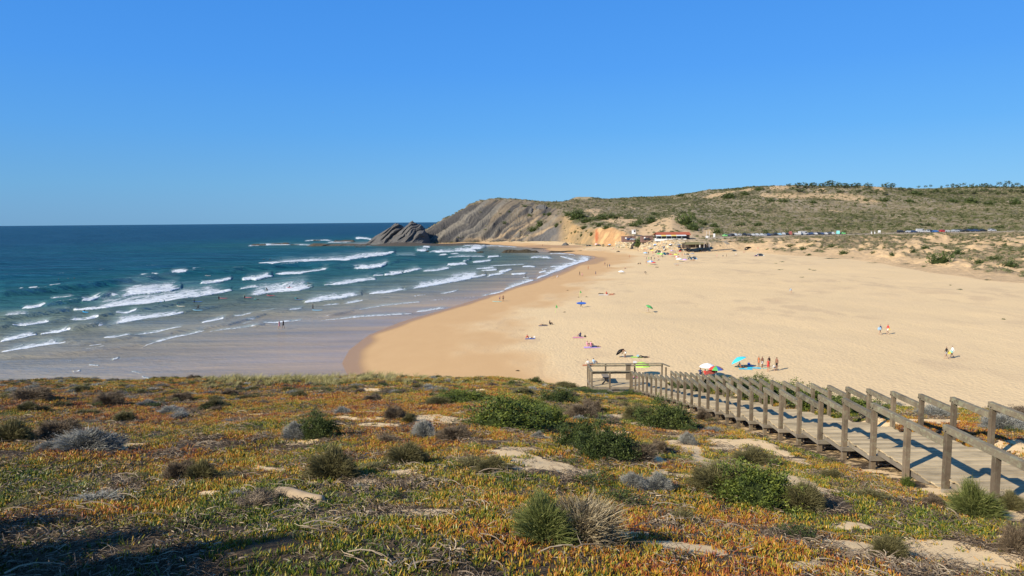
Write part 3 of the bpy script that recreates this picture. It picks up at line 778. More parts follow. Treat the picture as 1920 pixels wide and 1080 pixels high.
# natural clumping of the open-sea whitecaps
wc = smooth(0.80, 0.86, fbm(sX / 9, sY / 26, 141, 3)) * smooth(200, 300, off) * smooth(900, 500, sY) * 0.0
foam = np.clip(np.maximum(foam, wc), 0, 1)
depth = off * np.interp(sY, [90, 120, 150, 190, 250, 340], [0.75, 0.95, 1.3, 1.9, 2.6, 2.9])
shoal = np.zeros(sX.shape)
def sea_material():
    m, nt, b = new_mat('sea_water')
    p = position(nt)
    fo = attr(nt, 'foam').outputs['Fac']; de = attr(nt, 'depth').outputs['Fac']; wa = attr(nt, 'wash').outputs['Fac']
    stir = noiz(nt, 0.012, 4, 0.6, scaled(nt, p, (1, 2.2, 1), (0, 0, -0.15)))
    dn = mth(nt, 'MULTIPLY', de, mapr(nt, stir, 0.3, 0.7, 0.8, 1.2))
    k = mapr(nt, mth(nt, 'POWER', mth(nt, 'MAXIMUM', dn, 0.01), 0.5), 0, 36, 0, 1)
    body = ramp(nt, k, [(0.0, (0.42, 0.285, 0.175)), (0.10, (0.34, 0.262, 0.182)), (0.21, (0.225, 0.22, 0.17)), (0.29, (0.125, 0.165, 0.135)),
                        (0.40, (0.036, 0.115, 0.115)), (0.54, (0.013, 0.090, 0.112)), (0.72, (0.010, 0.075, 0.120)), (1.0, (0.010, 0.062, 0.120))])
    streak = noiz(nt, 0.05, 5, 0.6, scaled(nt, p, (0.35, 1.6, 1), (0, 0, -0.2)))
    body = mixc(nt, 1.0, body, mixc(nt, mapr(nt, streak, 0.3, 0.7), (0.66, 0.70, 0.76), (1.34, 1.30, 1.24)), 'MULTIPLY')
    body = mixc(nt, mth(nt, 'MULTIPLY', wa, 0.8), body, (0.34, 0.46, 0.46))
    br = noiz(nt, 1.7, 5, 0.7, scaled(nt, p, (1, 0.55, 1)))
    fk = mth(nt, 'ADD', fo, mth(nt, 'MULTIPLY', mth(nt, 'SUBTRACT', br, 0.5), 1.35))
    fk = mapr(nt, fk, 0.44, 0.70)
    fcol = mixc(nt, noiz(nt, 2.6, 4, 0.7, p), (0.58, 0.64, 0.68), (0.84, 0.86, 0.87))
    w1 = noiz(nt, 0.22, 5, 0.62, scaled(nt, p, (0.35, 1.15, 1), (0, 0, -0.22)))
    w2 = noiz(nt, 1.5, 4, 0.6, scaled(nt, p, (0.55, 1.1, 1), (0, 0, 0.25)))
    w3 = noiz(nt, 0.03, 4, 0.6, scaled(nt, p, (0.4, 1.6, 1), (0, 0, -0.15)))
    hh = mth(nt, 'ADD', mth(nt, 'MULTIPLY', w1, mapr(nt, de, 2, 120, 0.16, 2.8)), mth(nt, 'MULTIPLY', w2, mapr(nt, de, 0, 80, 0.08, 0.34)))
    hh = mth(nt, 'ADD', hh, mth(nt, 'MULTIPLY', w3, mapr(nt, de, 60, 500, 0.0, 14.0)))
    hh = mth(nt, 'ADD', hh, mth(nt, 'MULTIPLY', fk, 0.25))
    nrm = bumpn(nt, hh, 0.9, 1.0, None)
    # water body + sky reflection limited as a wind-roughened sea limits it, foam laid over both
    nt.nodes.remove(b)
    out = [n for n in nt.nodes if n.type == 'OUTPUT_MATERIAL'][0]
    df = nt.nodes.new('ShaderNodeBsdfDiffuse'); nt.links.new(body, df.inputs[0]); nt.links.new(nrm, df.inputs['Normal'])
    gl = nt.nodes.new('ShaderNodeBsdfGlossy'); gl.inputs['Roughness'].default_value = 0.12; nt.links.new(nrm, gl.inputs['Normal'])
    fr = nt.nodes.new('ShaderNodeFresnel'); fr.inputs[0].default_value = 1.333; nt.links.new(nrm, fr.inputs['Normal'])
    fc = mth(nt, 'MINIMUM', mth(nt, 'MULTIPLY', fr.outputs[0], mapr(nt, de, 5, 240, 0.85, 0.50)), mapr(nt, de, 5, 240, 0.27, 0.32))
    slick = noiz(nt, 0.035, 6, 0.65, scaled(nt, p, (0.3, 2.2, 1), (0, 0, -0.15)))
    fc = mth(nt, 'MULTIPLY', fc, mapr(nt, slick, 0.36, 0.64, 0.45, 1.5))
    m1 = nt.nodes.new('ShaderNodeMixShader'); nt.links.new(fc, m1.inputs[0]); nt.links.new(df.outputs[0], m1.inputs[1]); nt.links.new(gl.outputs[0], m1.inputs[2])
    ff = nt.nodes.new('ShaderNodeBsdfDiffuse'); nt.links.new(fcol, ff.inputs[0]); nt.links.new(nrm, ff.inputs['Normal'])
    m2 = nt.nodes.new('ShaderNodeMixShader'); nt.links.new(fk, m2.inputs[0]); nt.links.new(m1.outputs[0], m2.inputs[1]); nt.links.new(ff.outputs[0], m2.inputs[2])
    nt.links.new(m2.outputs[0], out.inputs[0])
    return m
SEAM = sea_material()
keep = (d_sh < 14)
f = grid_faces(len(st), len(sea_y), keep)
v, f, a1, a2, a3 = compact(np.stack([sX, sY, sZ], -1).reshape(-1, 3), f, foam.ravel(), depth.ravel(), wash_all.ravel())
o = mesh_obj('sea', v, f, SEAM, smooth_=True, floats={'foam': a1, 'depth': a2, 'wash': a3})
tag(o, kind='structure')
# ================================================================== NEAR DUNE SURFACE
nt_ = np.concatenate([np.linspace(-1.5, -0.82, 50, endpoint=False), np.linspace(-0.82, 0.82, 420, endpoint=False), np.linspace(0.82, 1.5, 50)])
ny_ = np.concatenate([np.exp(np.linspace(math.log(4.2), math.log(46), 330, endpoint=False)), np.linspace(46, 72, 60)])
nT, nY = np.meshgrid(nt_, ny_, indexing='ij'); nX = nT * nY
nZ = near_raw(nX, nY)
# openings of bare sand, measured: (u, v, half width, half height)
OPEN = [(1010, 868, 78, 13, 12), (1230, 800, 60, 10, 14), (1300, 848, 45, 12, 30), (1370, 835, 45, 9, 5), (810, 785, 52, 7, -4), (700, 795, 30, 3, 3), (510, 880, 34, 7, 4), (600, 885, 40, 5, 8), (490, 778, 20, 4, 0), (640, 783, 26, 4, 0),
        (395, 925, 22, 4, 0), (1180, 855, 60, 8, 10), (1280, 1025, 60, 9, 8), (1200, 1000, 40, 6, 0), (1620, 1030, 50, 13, 10), (1830, 1050, 110, 26, 8), (1840, 955, 60, 14, 12), (1500, 905, 45, 8, 18), (1600, 985, 40, 8, 0), (1440, 838, 45, 8, 25),
        (1090, 738, 22, 3, 0), (1020, 722, 16, 3, 0), (1740, 790, 60, 3, 0), (1880, 780, 40, 3, 0), (1500, 1060, 34, 7, 0), (1070, 885, 40, 8, 0), (245, 835, 30, 6, -8), (1900, 1010, 40, 12, 0), (1010, 815, 22, 5, 20)]
def opening(x, y, z):
    u, v = project(x, y, z)
    r = np.full(np.shape(x), 9.0)
    w_ = (fbm(np.asarray(x) / 0.8, np.asarray(y) / 0.8, 151, 3) - 0.5) * 2.6
    for a in OPEN:
        ca, sa = math.cos(R(a[4])), math.sin(R(a[4])); du = u - a[0]; dv = v - a[1]
        r = np.minimum(r, np.sqrt(((du * ca + dv * sa) / a[2]) ** 2 + ((-du * sa + dv * ca) / a[3]) ** 2) + w_)
    extra = 0.8 * smooth(0.66, 0.71, fbm(np.asarray(x) / 1.3 + 70, np.asarray(y) / 1.0, 153, 4)) * smooth(420, 620, u) * smooth(1000, 960, v)
    return np.maximum(smooth(1.25, 0.75, r), extra)
def litter_mask(x, y, z):
    u, v = project(x, y, z)
    n = fbm(np.asarray(x) / 1.1 + 9, np.asarray(y) / 1.1, 157, 4)
    r = 0.9 * smooth(0.63, 0.71, n + 0.05 * smooth(960, 1060, v) + 0.05 * smooth(900, 1400, u))
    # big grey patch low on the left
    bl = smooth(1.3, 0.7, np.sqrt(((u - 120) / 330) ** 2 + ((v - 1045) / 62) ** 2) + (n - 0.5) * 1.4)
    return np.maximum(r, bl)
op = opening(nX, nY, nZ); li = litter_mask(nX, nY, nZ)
clear = smooth(7.2, 8.0, nX) * smooth(10.6, 9.8, nX)
frontslope = smooth(0, 6, nY - dune_edge(nX))
def near_material():
    m, nt, b = new_mat('dune_ground')
    p = position(nt)
    s = attr(nt, 'sand').outputs['Fac']
    f1 = noiz(nt, 5.0, 6, 0.7, p); f2 = noiz(nt, 26.0, 4, 0.7, p); f0 = noiz(nt, 0.8, 4, 0.6, p)
    lit = mixc(nt, f1, (0.038, 0.026, 0.015), (0.15, 0.105, 0.062))
    lit = mixc(nt, mapr(nt, f2, 0.56, 0.72), lit, (0.26, 0.20, 0.13))
    sd = mixc(nt, f0, (0.76, 0.52, 0.26), (0.86, 0.63, 0.345))
    sd = mixc(nt, mapr(nt, f2, 0.61, 0.75), sd, (0.28, 0.19, 0.11))
    f3 = noiz(nt, 1.9, 5, 0.7, p)
    k = mapr(nt, mth(nt, 'ADD', mth(nt, 'ADD', s, mth(nt, 'MULTIPLY', mth(nt, 'SUBTRACT', f1, 0.5), 1.3)), mth(nt, 'MULTIPLY', mth(nt, 'SUBTRACT', f3, 0.5), 1.2)), 0.36, 0.56)
    nt.links.new(mixc(nt, k, lit, sd), b.inputs['Base Color'])
    b.inputs['Roughness'].default_value = 0.95
    b.inputs['Specular IOR Level'].default_value = 0.1
    hgt = mth(nt, 'ADD', mth(nt, 'MULTIPLY', f1, 1.0), mth(nt, 'MULTIPLY', f2, 0.4))
    bumpn(nt, hgt, mapr(nt, k, 0, 1, 0.8, 0.3), 0.05, b)
    return m
o = mesh_obj('dune_ground', np.stack([nX, nY, nZ], -1).reshape(-1, 3), grid_faces(len(nt_), len(ny_)), near_material(), smooth_=True,
             floats={'sand': np.maximum(np.maximum(op, frontslope * 0.7), clear * 0.4).ravel()})
tag(o, kind='structure')
o = mesh_obj('ground_behind_camera', [(-60, -60, 19.0), (60, -60, 19.0), (6.4, 4.3, 18.1), (-6.4, 4.3, 18.1)], [(0, 1, 2, 3)], o.data.materials[0])
tag(o, kind='structure'); o.name = 'ground'

# ================================================================== SCATTERING
def scatter(name, pts, rot, scl, pick, tint, protos, label=None, extra=None):
    """one mass of plants: points that carry turned, scaled, tinted copies of a few clumps"""
    n = len(pts)
    me = bpy.data.meshes.new(name)
    me.vertices.add(n); me.vertices.foreach_set('co', np.asarray(pts, np.float32).ravel())
    a = me.attributes.new('rot', 'FLOAT_VECTOR', 'POINT'); a.data.foreach_set('vector', np.asarray(rot, np.float32).ravel())
    scl = np.asarray(scl, np.float32)
    if scl.ndim == 1: scl = np.repeat(scl[:, None], 3, 1)
    a = me.attributes.new('scl', 'FLOAT_VECTOR', 'POINT'); a.data.foreach_set('vector', scl.ravel())
    a = me.attributes.new('pick', 'INT', 'POINT'); a.data.foreach_set('value', np.asarray(pick, np.int32))
    a = me.attributes.new('tint', 'FLOAT', 'POINT'); a.data.foreach_set('value', np.asarray(tint, np.float32))
    a = me.attributes.new('shade', 'FLOAT', 'POINT'); a.data.foreach_set('value', RNG.random(n).astype(np.float32))
    o = bpy.data.objects.new(name, me); COL.objects.link(o)
    coll = bpy.data.collections.new(name + '_clumps')
    for i, q in enumerate(protos):
        for c in list(q.users_collection): c.objects.unlink(q)
        q.name = '%s_clump_%02d' % (name, i)
        coll.objects.link(q)
    g = bpy.data.node_groups.new(name + '_scatter', 'GeometryNodeTree')
    g.interface.new_socket('Geometry', in_out='INPUT', socket_type='NodeSocketGeometry')
    g.interface.new_socket('Geometry', in_out='OUTPUT', socket_type='NodeSocketGeometry')
    gi = g.nodes.new('NodeGroupInput'); go = g.nodes.new('NodeGroupOutput')
    mp = g.nodes.new('GeometryNodeMeshToPoints'); ip = g.nodes.new('GeometryNodeInstanceOnPoints')
    ci = g.nodes.new('GeometryNodeCollectionInfo')
    ci.inputs['Collection'].default_value = coll
    ci.inputs['Separate Children'].default_value = True
    ci.inputs['Reset Children'].default_value = True
    def at(nm, typ):
        q = g.nodes.new('GeometryNodeInputNamedAttribute'); q.data_type = typ; q.inputs['Name'].default_value = nm
        return q.outputs['Attribute']
    e2r = g.nodes.new('FunctionNodeEulerToRotation')
    g.links.new(at('rot', 'FLOAT_VECTOR'), e2r.inputs[0])
    g.links.new(gi.outputs[0], mp.inputs['Mesh'])
    g.links.new(mp.outputs[0], ip.inputs['Points'])
    g.links.new(ci.outputs[0], ip.inputs['Instance'])
    ip.inputs['Pick Instance'].default_value = True
    g.links.new(at('pick', 'INT'), ip.inputs['Instance Index'])
    g.links.new(e2r.outputs[0], ip.inputs['Rotation'])
    g.links.new(at('scl', 'FLOAT_VECTOR'), ip.inputs['Scale'])
    g.links.new(ip.outputs[0], go.inputs[0])
    mod = o.modifiers.new('scatter', 'NODES'); mod.node_group = g
    tag(o, label=label[0] if label else None, cat=label[1] if label else None, kind='stuff')
    return o

def proto(name, v, f, mat, cols=None, floats=None):
    return mesh_obj(name, v, f, mat, cols=cols, floats=floats)

# ---- ice plant: clumps of upright three-sided fleshy leaves
def leaf_mat():
    m, nt, b = new_mat('ice_plant_leaf')
    r = attr(nt, 'leaf').outputs['Fac']; tip = attr(nt, 'tip').outputs['Fac']
    ti = attr(nt, 'tint', 'INSTANCER').outputs['Fac']; shd = attr(nt, 'shade', 'INSTANCER').outputs['Fac']
    x = mth(nt, 'ADD', mth(nt, 'MULTIPLY', ti, 0.78), mth(nt, 'MULTIPLY', mth(nt, 'SUBTRACT', r, 0.5), 0.50))
    x = mth(nt, 'ADD', x, mth(nt, 'MULTIPLY', tip, 0.17))
    c = ramp(nt, x, [(0.0, (0.045, 0.085, 0.012)), (0.20, (0.130, 0.165, 0.018)), (0.38, (0.32, 0.27, 0.026)), (0.53, (0.50, 0.27, 0.028)),
                     (0.70, (0.42, 0.135, 0.022)), (0.86, (0.23, 0.055, 0.026)), (1.0, (0.10, 0.030, 0.026))])
    c = mixc(nt, mth(nt, 'MULTIPLY', mapr(nt, shd, 0.0, 1.0), 0.35), c, mixc(nt, 1.0, c, (0.62, 0.62, 0.62), 'MULTIPLY'))
    nt.links.new(c, b.inputs['Base Color'])
    b.inputs['Roughness'].default_value = 0.45
    b.inputs['Specular IOR Level'].default_value = 0.35
    return m
LEAFM = leaf_mat()
def ice_clump(seed, nleaf, rad, hmin, hmax, lean):
    rg = random.Random(seed); V = []; Fc = []; L = []; Tp = []
    for k in range(nleaf):
        a = rg.uniform(0, 2 * math.pi); q = rad * math.sqrt(rg.random())
        bx, by = q * math.cos(a), q * math.sin(a)
        h = rg.uniform(hmin, hmax); r0 = rg.uniform(0.0065, 0.0095)
        da = a + rg.uniform(-1.1, 1.1); ln = rg.uniform(0.05, lean) * h
        dx, dy = math.cos(da), math.sin(da)
        n0 = len(V); ph = rg.uniform(0, 6.3); lv = rg.random()
        for (s, rr) in ((0.0, 0.8), (0.45, 1.0), (0.85, 0.7)):
            cx = bx + dx * ln * s * (0.35 + 0.65 * s); cy = by + dy * ln * s * (0.35 + 0.65 * s); cz = h * s - 0.01
            for j in range(3):
                t = ph + j * 2.0944
                V.append((cx + math.cos(t) * r0 * rr, cy + math.sin(t) * r0 * rr, cz)); L.append(lv); Tp.append(s ** 3)
        V.append((bx + dx * ln, by + dy * ln, h)); L.append(lv); Tp.append(1.0)
        for s in range(2):
            for j in range(3):
                A = n0 + s * 3 + j; B = n0 + s * 3 + (j + 1) % 3
                Fc.append((A, B, B + 3, A + 3))
        for j in range(3): Fc.append((n0 + 6 + j, n0 + 6 + (j + 1) % 3, n0 + 9))
    return proto('ice_plant_clump', V, Fc, LEAFM, floats={'leaf': L, 'tip': Tp})
ice_protos = [ice_clump(1, 20, 0.12, 0.05, 0.10, 0.5), ice_clump(2, 26, 0.14, 0.05, 0.095, 0.7), ice_clump(3, 16, 0.10, 0.06, 0.12, 0.45), ice_clump(4, 30, 0.15, 0.045, 0.09, 0.9), ice_clump(5, 12, 0.09, 0.06, 0.11, 1.1)]

def near_points(n, tmax=0.86, y0=4.6, y1=52.0, k=1.0):
    """random ground points, even in density per square metre"""
    y = np.sqrt(RNG.random(n) * (y1 ** 2 - y0 ** 2) + y0 ** 2)
    t = (RNG.random(n) * 2 - 1) * tmax
    return t * y, y
def dens_area(tmax, y0, y1): return tmax * (y1 ** 2 - y0 ** 2)

DECKBLOCK = lambda x, y: ((x > 7.62) & (x < 10.5) & (y < 47.5)) | ((x > 5.0) & (x < 10.5) & (y > 46.1) & (y < 49.6))
def ground_points(density, y0, y1, tmax=0.86):
    x, y = near_points(int(density * dens_area(tmax, y0, y1)), tmax, y0, y1)
    z = near_raw(x, y)
    ok = ~DECKBLOCK(x, y) & (y < dune_edge(x) + 5.0)
    return x[ok], y[ok], z[ok]
X_, Y_, Z_ = [np.concatenate(q) for q in zip(ground_points(120, 4.6, 16), ground_points(80, 16, 30), ground_points(44, 30, 52))]
o_ = opening(X_, Y_, Z_); l_ = litter_mask(X_, Y_, Z_)
uu, vv = project(X_, Y_, Z_)
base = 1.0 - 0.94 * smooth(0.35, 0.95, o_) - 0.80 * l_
patch = fbm(X_ / 1.6 + 3, Y_ / 1.6, 163, 4)
base *= (smooth(0.24, 0.38, patch) * 0.9 + 0.10) * (0.55 + 0.45 * smooth(0.32, 0.46, fbm(X_ / 0.45, Y_ / 0.45, 165, 3)))
grassband = smooth(330, 420, uu) * smooth(860, 760, uu) * smooth(742, 733, vv)
base *= (1 - 0.55 * grassband)
keep_ = RNG.random(len(X_)) < base
X_, Y_, Z_, uu, vv, patch = X_[keep_], Y_[keep_], Z_[keep_], uu[keep_], vv[keep_], patch[keep_]
tn = fbm(X_ / 2.6, Y_ / 2.6, 167, 3)
tint = 0.37 + (tn - 0.5) * 1.0 + (fbm(X_ / 0.7, Y_ / 0.7, 169, 3) - 0.5) * 0.75
tint += 0.26 * smooth(900, 760, vv) * smooth(1150, 700, uu)       # orange-red sweep far left and middle
tint -= 0.20 * smooth(880, 960, vv) * smooth(1000, 500, uu)       # fresh green lower left
tint += 0.06 * smooth(1100, 1400, uu) * smooth(820, 900, vv)
tint -= 0.10 * smooth(1000, 1100, uu) * smooth(820, 760, vv)
tint += 0.22 * smooth(1600, 1700, uu) * smooth(860, 800, vv)
tint += RNG.normal(0, 0.08, len(X_))
tint = np.clip(tint, 0.02, 1.0)
N_ = len(X_)
rot = np.stack([RNG.normal(0, 0.12, N_), RNG.normal(0, 0.12, N_), RNG.random(N_) * 6.283], 1)
sc1 = RNG.uniform(0.5, 0.95, N_) * (0.9 + 0.35 * smooth(16, 34, Y_))
scl = np.stack([sc1 * 1.05, sc1 * 1.05, sc1 * RNG.uniform(0.6, 1.0, N_)], 1)
pick = RNG.integers(0, 5, N_)
scatter('ice_plant', np.stack([X_, Y_, Z_ - 0.01], 1), rot, scl, pick, tint, ice_protos, ('carpet of green, yellow and red ice plant covering the dune', 'ground cover'))

# ---- dry litter: curled dead leaves and twigs
def litter_mat():
    m, nt, b = new_mat('dead_litter')
    r = attr(nt, 'leaf').outputs['Fac']; ti = attr(nt, 'tint', 'INSTANCER').outputs['Fac']
    x = mth(nt, 'ADD', mth(nt, 'MULTIPLY', r, 0.6), mth(nt, 'MULTIPLY', ti, 0.4))
    c = ramp(nt, x, [(0.0, (0.040, 0.026, 0.016)), (0.35, (0.115, 0.082, 0.054)), (0.65, (0.24, 0.185, 0.13)), (1.0, (0.52, 0.42, 0.29))])
    nt.links.new(c, b.inputs['Base Color']); b.inputs['Roughness'].default_value = 0.85
    b.inputs['Specular IOR Level'].default_value = 0.15
    return m
LITM = litter_mat()
def litter_clump(seed, n, rad, lmin, lmax, up):
    rg = random.Random(seed); V = []; Fc = []; L = []
    for k in range(n):
        a = rg.uniform(0, 6.283); q = rad * math.sqrt(rg.random()); x, y = q * math.cos(a), q * math.sin(a)
        d = rg.uniform(0, 6.283); ln = rg.uniform(lmin, lmax); r0 = rg.uniform(0.0022, 0.006); lv = rg.random()
        z = rg.uniform(0.0, 0.03); pit = rg.uniform(-0.1, up); cur = rg.uniform(-1.4, 1.4)
        n0 = len(V)
        for s in range(4):
            for j in range(3):
                t = 2.0944 * j + d
                V.append((x + r0 * math.cos(t) * (1 - s * 0.25), y + r0 * math.sin(t) * (1 - s * 0.25), z + r0 * 0.8 * math.sin(t + 1))); L.append(lv)
            x += math.cos(d) * ln / 3; y += math.sin(d) * ln / 3; z = max(0.0, z + pit * ln / 3); d += cur / 3; pit -= 0.2
        for s in range(3):
            for j in range(3):
                A = n0 + s * 3 + j; B = n0 + s * 3 + (j + 1) % 3
                Fc.append((A, B, B + 3, A + 3))
    return proto('litter', V, Fc, LITM, floats={'leaf': L})
lit_protos = [litter_clump(11, 34, 0.2, 0.04, 0.14, 0.6), litter_clump(12, 44, 0.2, 0.03, 0.10, 0.9), litter_clump(13, 9, 0.25, 0.10, 0.30, 0.25), litter_clump(14, 40, 0.18, 0.02, 0.08, 1.2)]
X_, Y_, Z_ = [np.concatenate(q) for q in zip(ground_points(34, 4.6, 16), ground_points(22, 16, 34))]
o_ = opening(X_, Y_, Z_); l_ = litter_mask(X_, Y_, Z_)
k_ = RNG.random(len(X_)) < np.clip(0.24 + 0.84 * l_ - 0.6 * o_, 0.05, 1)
X_, Y_, Z_ = X_[k_], Y_[k_], Z_[k_]; N_ = len(X_)
uu, vv = project(X_, Y_, Z_)
pick = RNG.integers(0, 4, N_)
scatter('leaf_litter', np.stack([X_, Y_, Z_], 1), np.stack([RNG.normal(0, 0.1, N_), RNG.normal(0, 0.1, N_), RNG.random(N_) * 6.283], 1), RNG.uniform(0.7, 1.3, N_), pick, RNG.random(N_), lit_protos, ('grey dead leaves and twigs lying between the ice plants', 'plant litter'))

# ---- marram grass along the crest
def grass_mat(name, a, b_, c_):
    m, nt, b = new_mat(name)
    r = attr(nt, 'leaf').outputs['Fac']
    c = ramp(nt, r, [(0.0, a), (0.5, b_), (1.0, c_)])
    nt.links.new(c, b.inputs['Base Color']); b.inputs['Roughness'].default_value = 0.6
    b.inputs['Specular IOR Level'].default_value = 0.25
    return m
GRM = grass_mat('marram_grass', (0.17, 0.17, 0.055), (0.36, 0.32, 0.12), (0.52, 0.44, 0.22))
def grass_clump(seed, n, rad, h0, h1, mat, wd=0.006, lean=0.7, wind=0.35):
    rg = random.Random(seed); V = []; Fc = []; L = []
    for k in range(n):
        a = rg.uniform(0, 6.283); q = rad * math.sqrt(rg.random()); x, y = q * math.cos(a), q * math.sin(a)
        h = rg.uniform(h0, h1); d = a + rg.uniform(-0.8, 0.8); ln = rg.uniform(0.1, lean); lv = rg.random()
        w = rg.uniform(0.6, 1.3) * wd; ta = rg.uniform(0, 6.283); wx, wy = math.cos(ta) * w, math.sin(ta) * w
        n0 = len(V)
        for s in (0, 0.5, 0.85):
            px = x + math.cos(d) * ln * h * s * s + wind * h * s * s; py = y + math.sin(d) * ln * h * s * s; pz = h * s * (1 - 0.22 * ln * s)
            V.append((px - wx * (1 - 0.5 * s), py - wy * (1 - 0.5 * s), pz)); V.append((px + wx * (1 - 0.5 * s), py + wy * (1 - 0.5 * s), pz)); L += [lv, lv]
        V.append((x + math.cos(d) * ln * h + wind * h, y + math.sin(d) * ln * h, h * (1 - 0.25 * ln))); L.append(lv)
        Fc += [(n0, n0 + 1, n0 + 3, n0 + 2), (n0 + 2, n0 + 3, n0 + 5, n0 + 4), (n0 + 4, n0 + 5, n0 + 6)]
    return proto('grass', V, Fc, mat, floats={'leaf': L})
gr_protos = [grass_clump(21, 60, 0.22, 0.35, 0.75, GRM, 0.008), grass_clump(22, 50, 0.25, 0.3, 0.6, GRM, 0.008, 0.9), grass_clump(23, 70, 0.2, 0.4, 0.85, GRM, 0.007)]
gx_, gy_, gz_ = ground_points(8.0, 34, 52)
uu, vv = project(gx_, gy_, gz_)
dens = smooth(300, 400, uu) * smooth(800, 740, uu) * smooth(742, 730, vv) * 0.55 * smooth(0.30, 0.55, fbm(gx_ / 2.0, gy_ / 2.0, 171, 3)) + smooth(740, 800, uu) * smooth(1110, 1040, uu) * smooth(748, 726, vv) * 0.34 + smooth(340, 280, uu) * smooth(724, 717, vv) * 0.30
k_ = RNG.random(len(gx_)) < dens
gx_, gy_, gz_ = gx_[k_], gy_[k_], gz_[k_]; N_ = len(gx_)
uu, vv = project(gx_, gy_, gz_)
gs = RNG.uniform(0.35, 1.0, N_) * (0.28 + 0.42 * smooth(330, 450, uu) * smooth(860, 700, uu))
scatter('marram_grass', np.stack([gx_, gy_, gz_], 1), np.stack([RNG.normal(0, 0.1, N_), RNG.normal(0, 0.1, N_), RNG.uniform(-0.6, 0.6, N_)], 1), gs, RNG.integers(0, 3, N_), RNG.random(N_), gr_protos, ('pale windblown marram grass along the crest of the dune', 'grass'))

# ================================================================== SHRUBS (each one a thing)
def foliage_mat(name, stops, rough=0.6):
    m, nt, b = new_mat(name)
    r = attr(nt, 'leaf').outputs['Fac']
    oi = nt.nodes.new('ShaderNodeObjectInfo').outputs['Random']
    x = mth(nt, 'ADD', r, mth(nt, 'MULTIPLY', mth(nt, 'SUBTRACT', oi, 0.5), 0.2))
    nt.links.new(ramp(nt, x, stops), b.inputs['Base Color'])
    b.inputs['Roughness'].default_value = rough; b.inputs['Specular IOR Level'].default_value = 0.25
    return m
MG = foliage_mat('green_foliage', [(0, (0.028, 0.046, 0.010)), (0.5, (0.085, 0.115, 0.018)), (1, (0.21, 0.235, 0.038))])
MD = foliage_mat('dark_foliage', [(0, (0.020, 0.034, 0.010)), (0.5, (0.055, 0.078, 0.018)), (1, (0.115, 0.14, 0.030))])
MO = foliage_mat('olive_twigs', [(0, (0.060, 0.052, 0.022)), (0.5, (0.125, 0.110, 0.042)), (1, (0.22, 0.20, 0.085))])
MB_ = foliage_mat('brown_twigs', [(0, (0.060, 0.042, 0.026)), (0.5, (0.150, 0.110, 0.070)), (1, (0.27, 0.21, 0.135))])
MS = foliage_mat('silver_twigs', [(0, (0.11, 0.105, 0.09)), (0.5, (0.24, 0.235, 0.205)), (1, (0.42, 0.42, 0.36))])
MT = foliage_mat('tan_stalks', [(0, (0.14, 0.10, 0.05)), (0.5, (0.30, 0.235, 0.13)), (1, (0.50, 0.41, 0.26))])
MTG = foliage_mat('green_stalks', [(0, (0.05, 0.07, 0.018)), (0.5, (0.12, 0.14, 0.035)), (1, (0.24, 0.25, 0.08))])
MSTEM = plain('shrub_stem', (0.12, 0.09, 0.065), 0.9, 0.1, 0.3, 20)
def dome_dir(rg):
    z = rg.random() ** 0.8; a = rg.uniform(0, 6.283); s = math.sqrt(max(0, 1 - z * z))
    return s * math.cos(a), s * math.sin(a), z
def lump(dx, dy, dz, sd):
    return 0.80 + 0.13 * math.sin(dx * 5.1 + sd) * math.cos(dy * 4.3 + sd * 2) + 0.10 * math.sin(dz * 7 + dx * 6 + sd * 3) + 0.07 * math.sin(dy * 11 + sd)
def leafy(seed, n, mat, lsz=0.035, clump=0.10, nclump=110):
    """unit shrub (radius 1, height 1) of leaf-sized faces gathered in sprigs"""
    rg = random.Random(seed); V = []; Fc = []; L = []
    for c in range(nclump):
        dx, dy, dz = dome_dir(rg); r = lump(dx, dy, dz, seed) * rg.uniform(0.66, 1.16)
        cx, cy, cz = dx * r, dy * r, dz * r; base_l = rg.uniform(0.15, 0.75)
        cs = clump * rg.uniform(0.6, 1.4)
        for k in range(n // nclump):
            ox, oy, oz = rg.gauss(0, cs), rg.gauss(0, cs), rg.gauss(0, cs * 0.9)
            x, y, z = cx + ox, cy + oy, max(0.02, cz + oz)
            s = lsz * rg.uniform(0.6, 1.4)
            ax = Vector((rg.gauss(0, 1) + dx, rg.gauss(0, 1) + dy, rg.gauss(0, 0.7) + dz + 0.6)).normalized()
            bx = ax.cross(Vector((rg.gauss(0, 1), rg.gauss(0, 1), rg.gauss(0, 1)))).normalized()
            n0 = len(V); p = Vector((x, y, z))
            V += [tuple(p - bx * s * 0.4), tuple(p + bx * s * 0.4), tuple(p + ax * s * 1.7)]
            lv = min(1, max(0, base_l + rg.uniform(-0.25, 0.25) + 0.10 * oz / cs)); L += [lv] * 3
            Fc.append((n0, n0 + 1, n0 + 2))
    return V, Fc, L
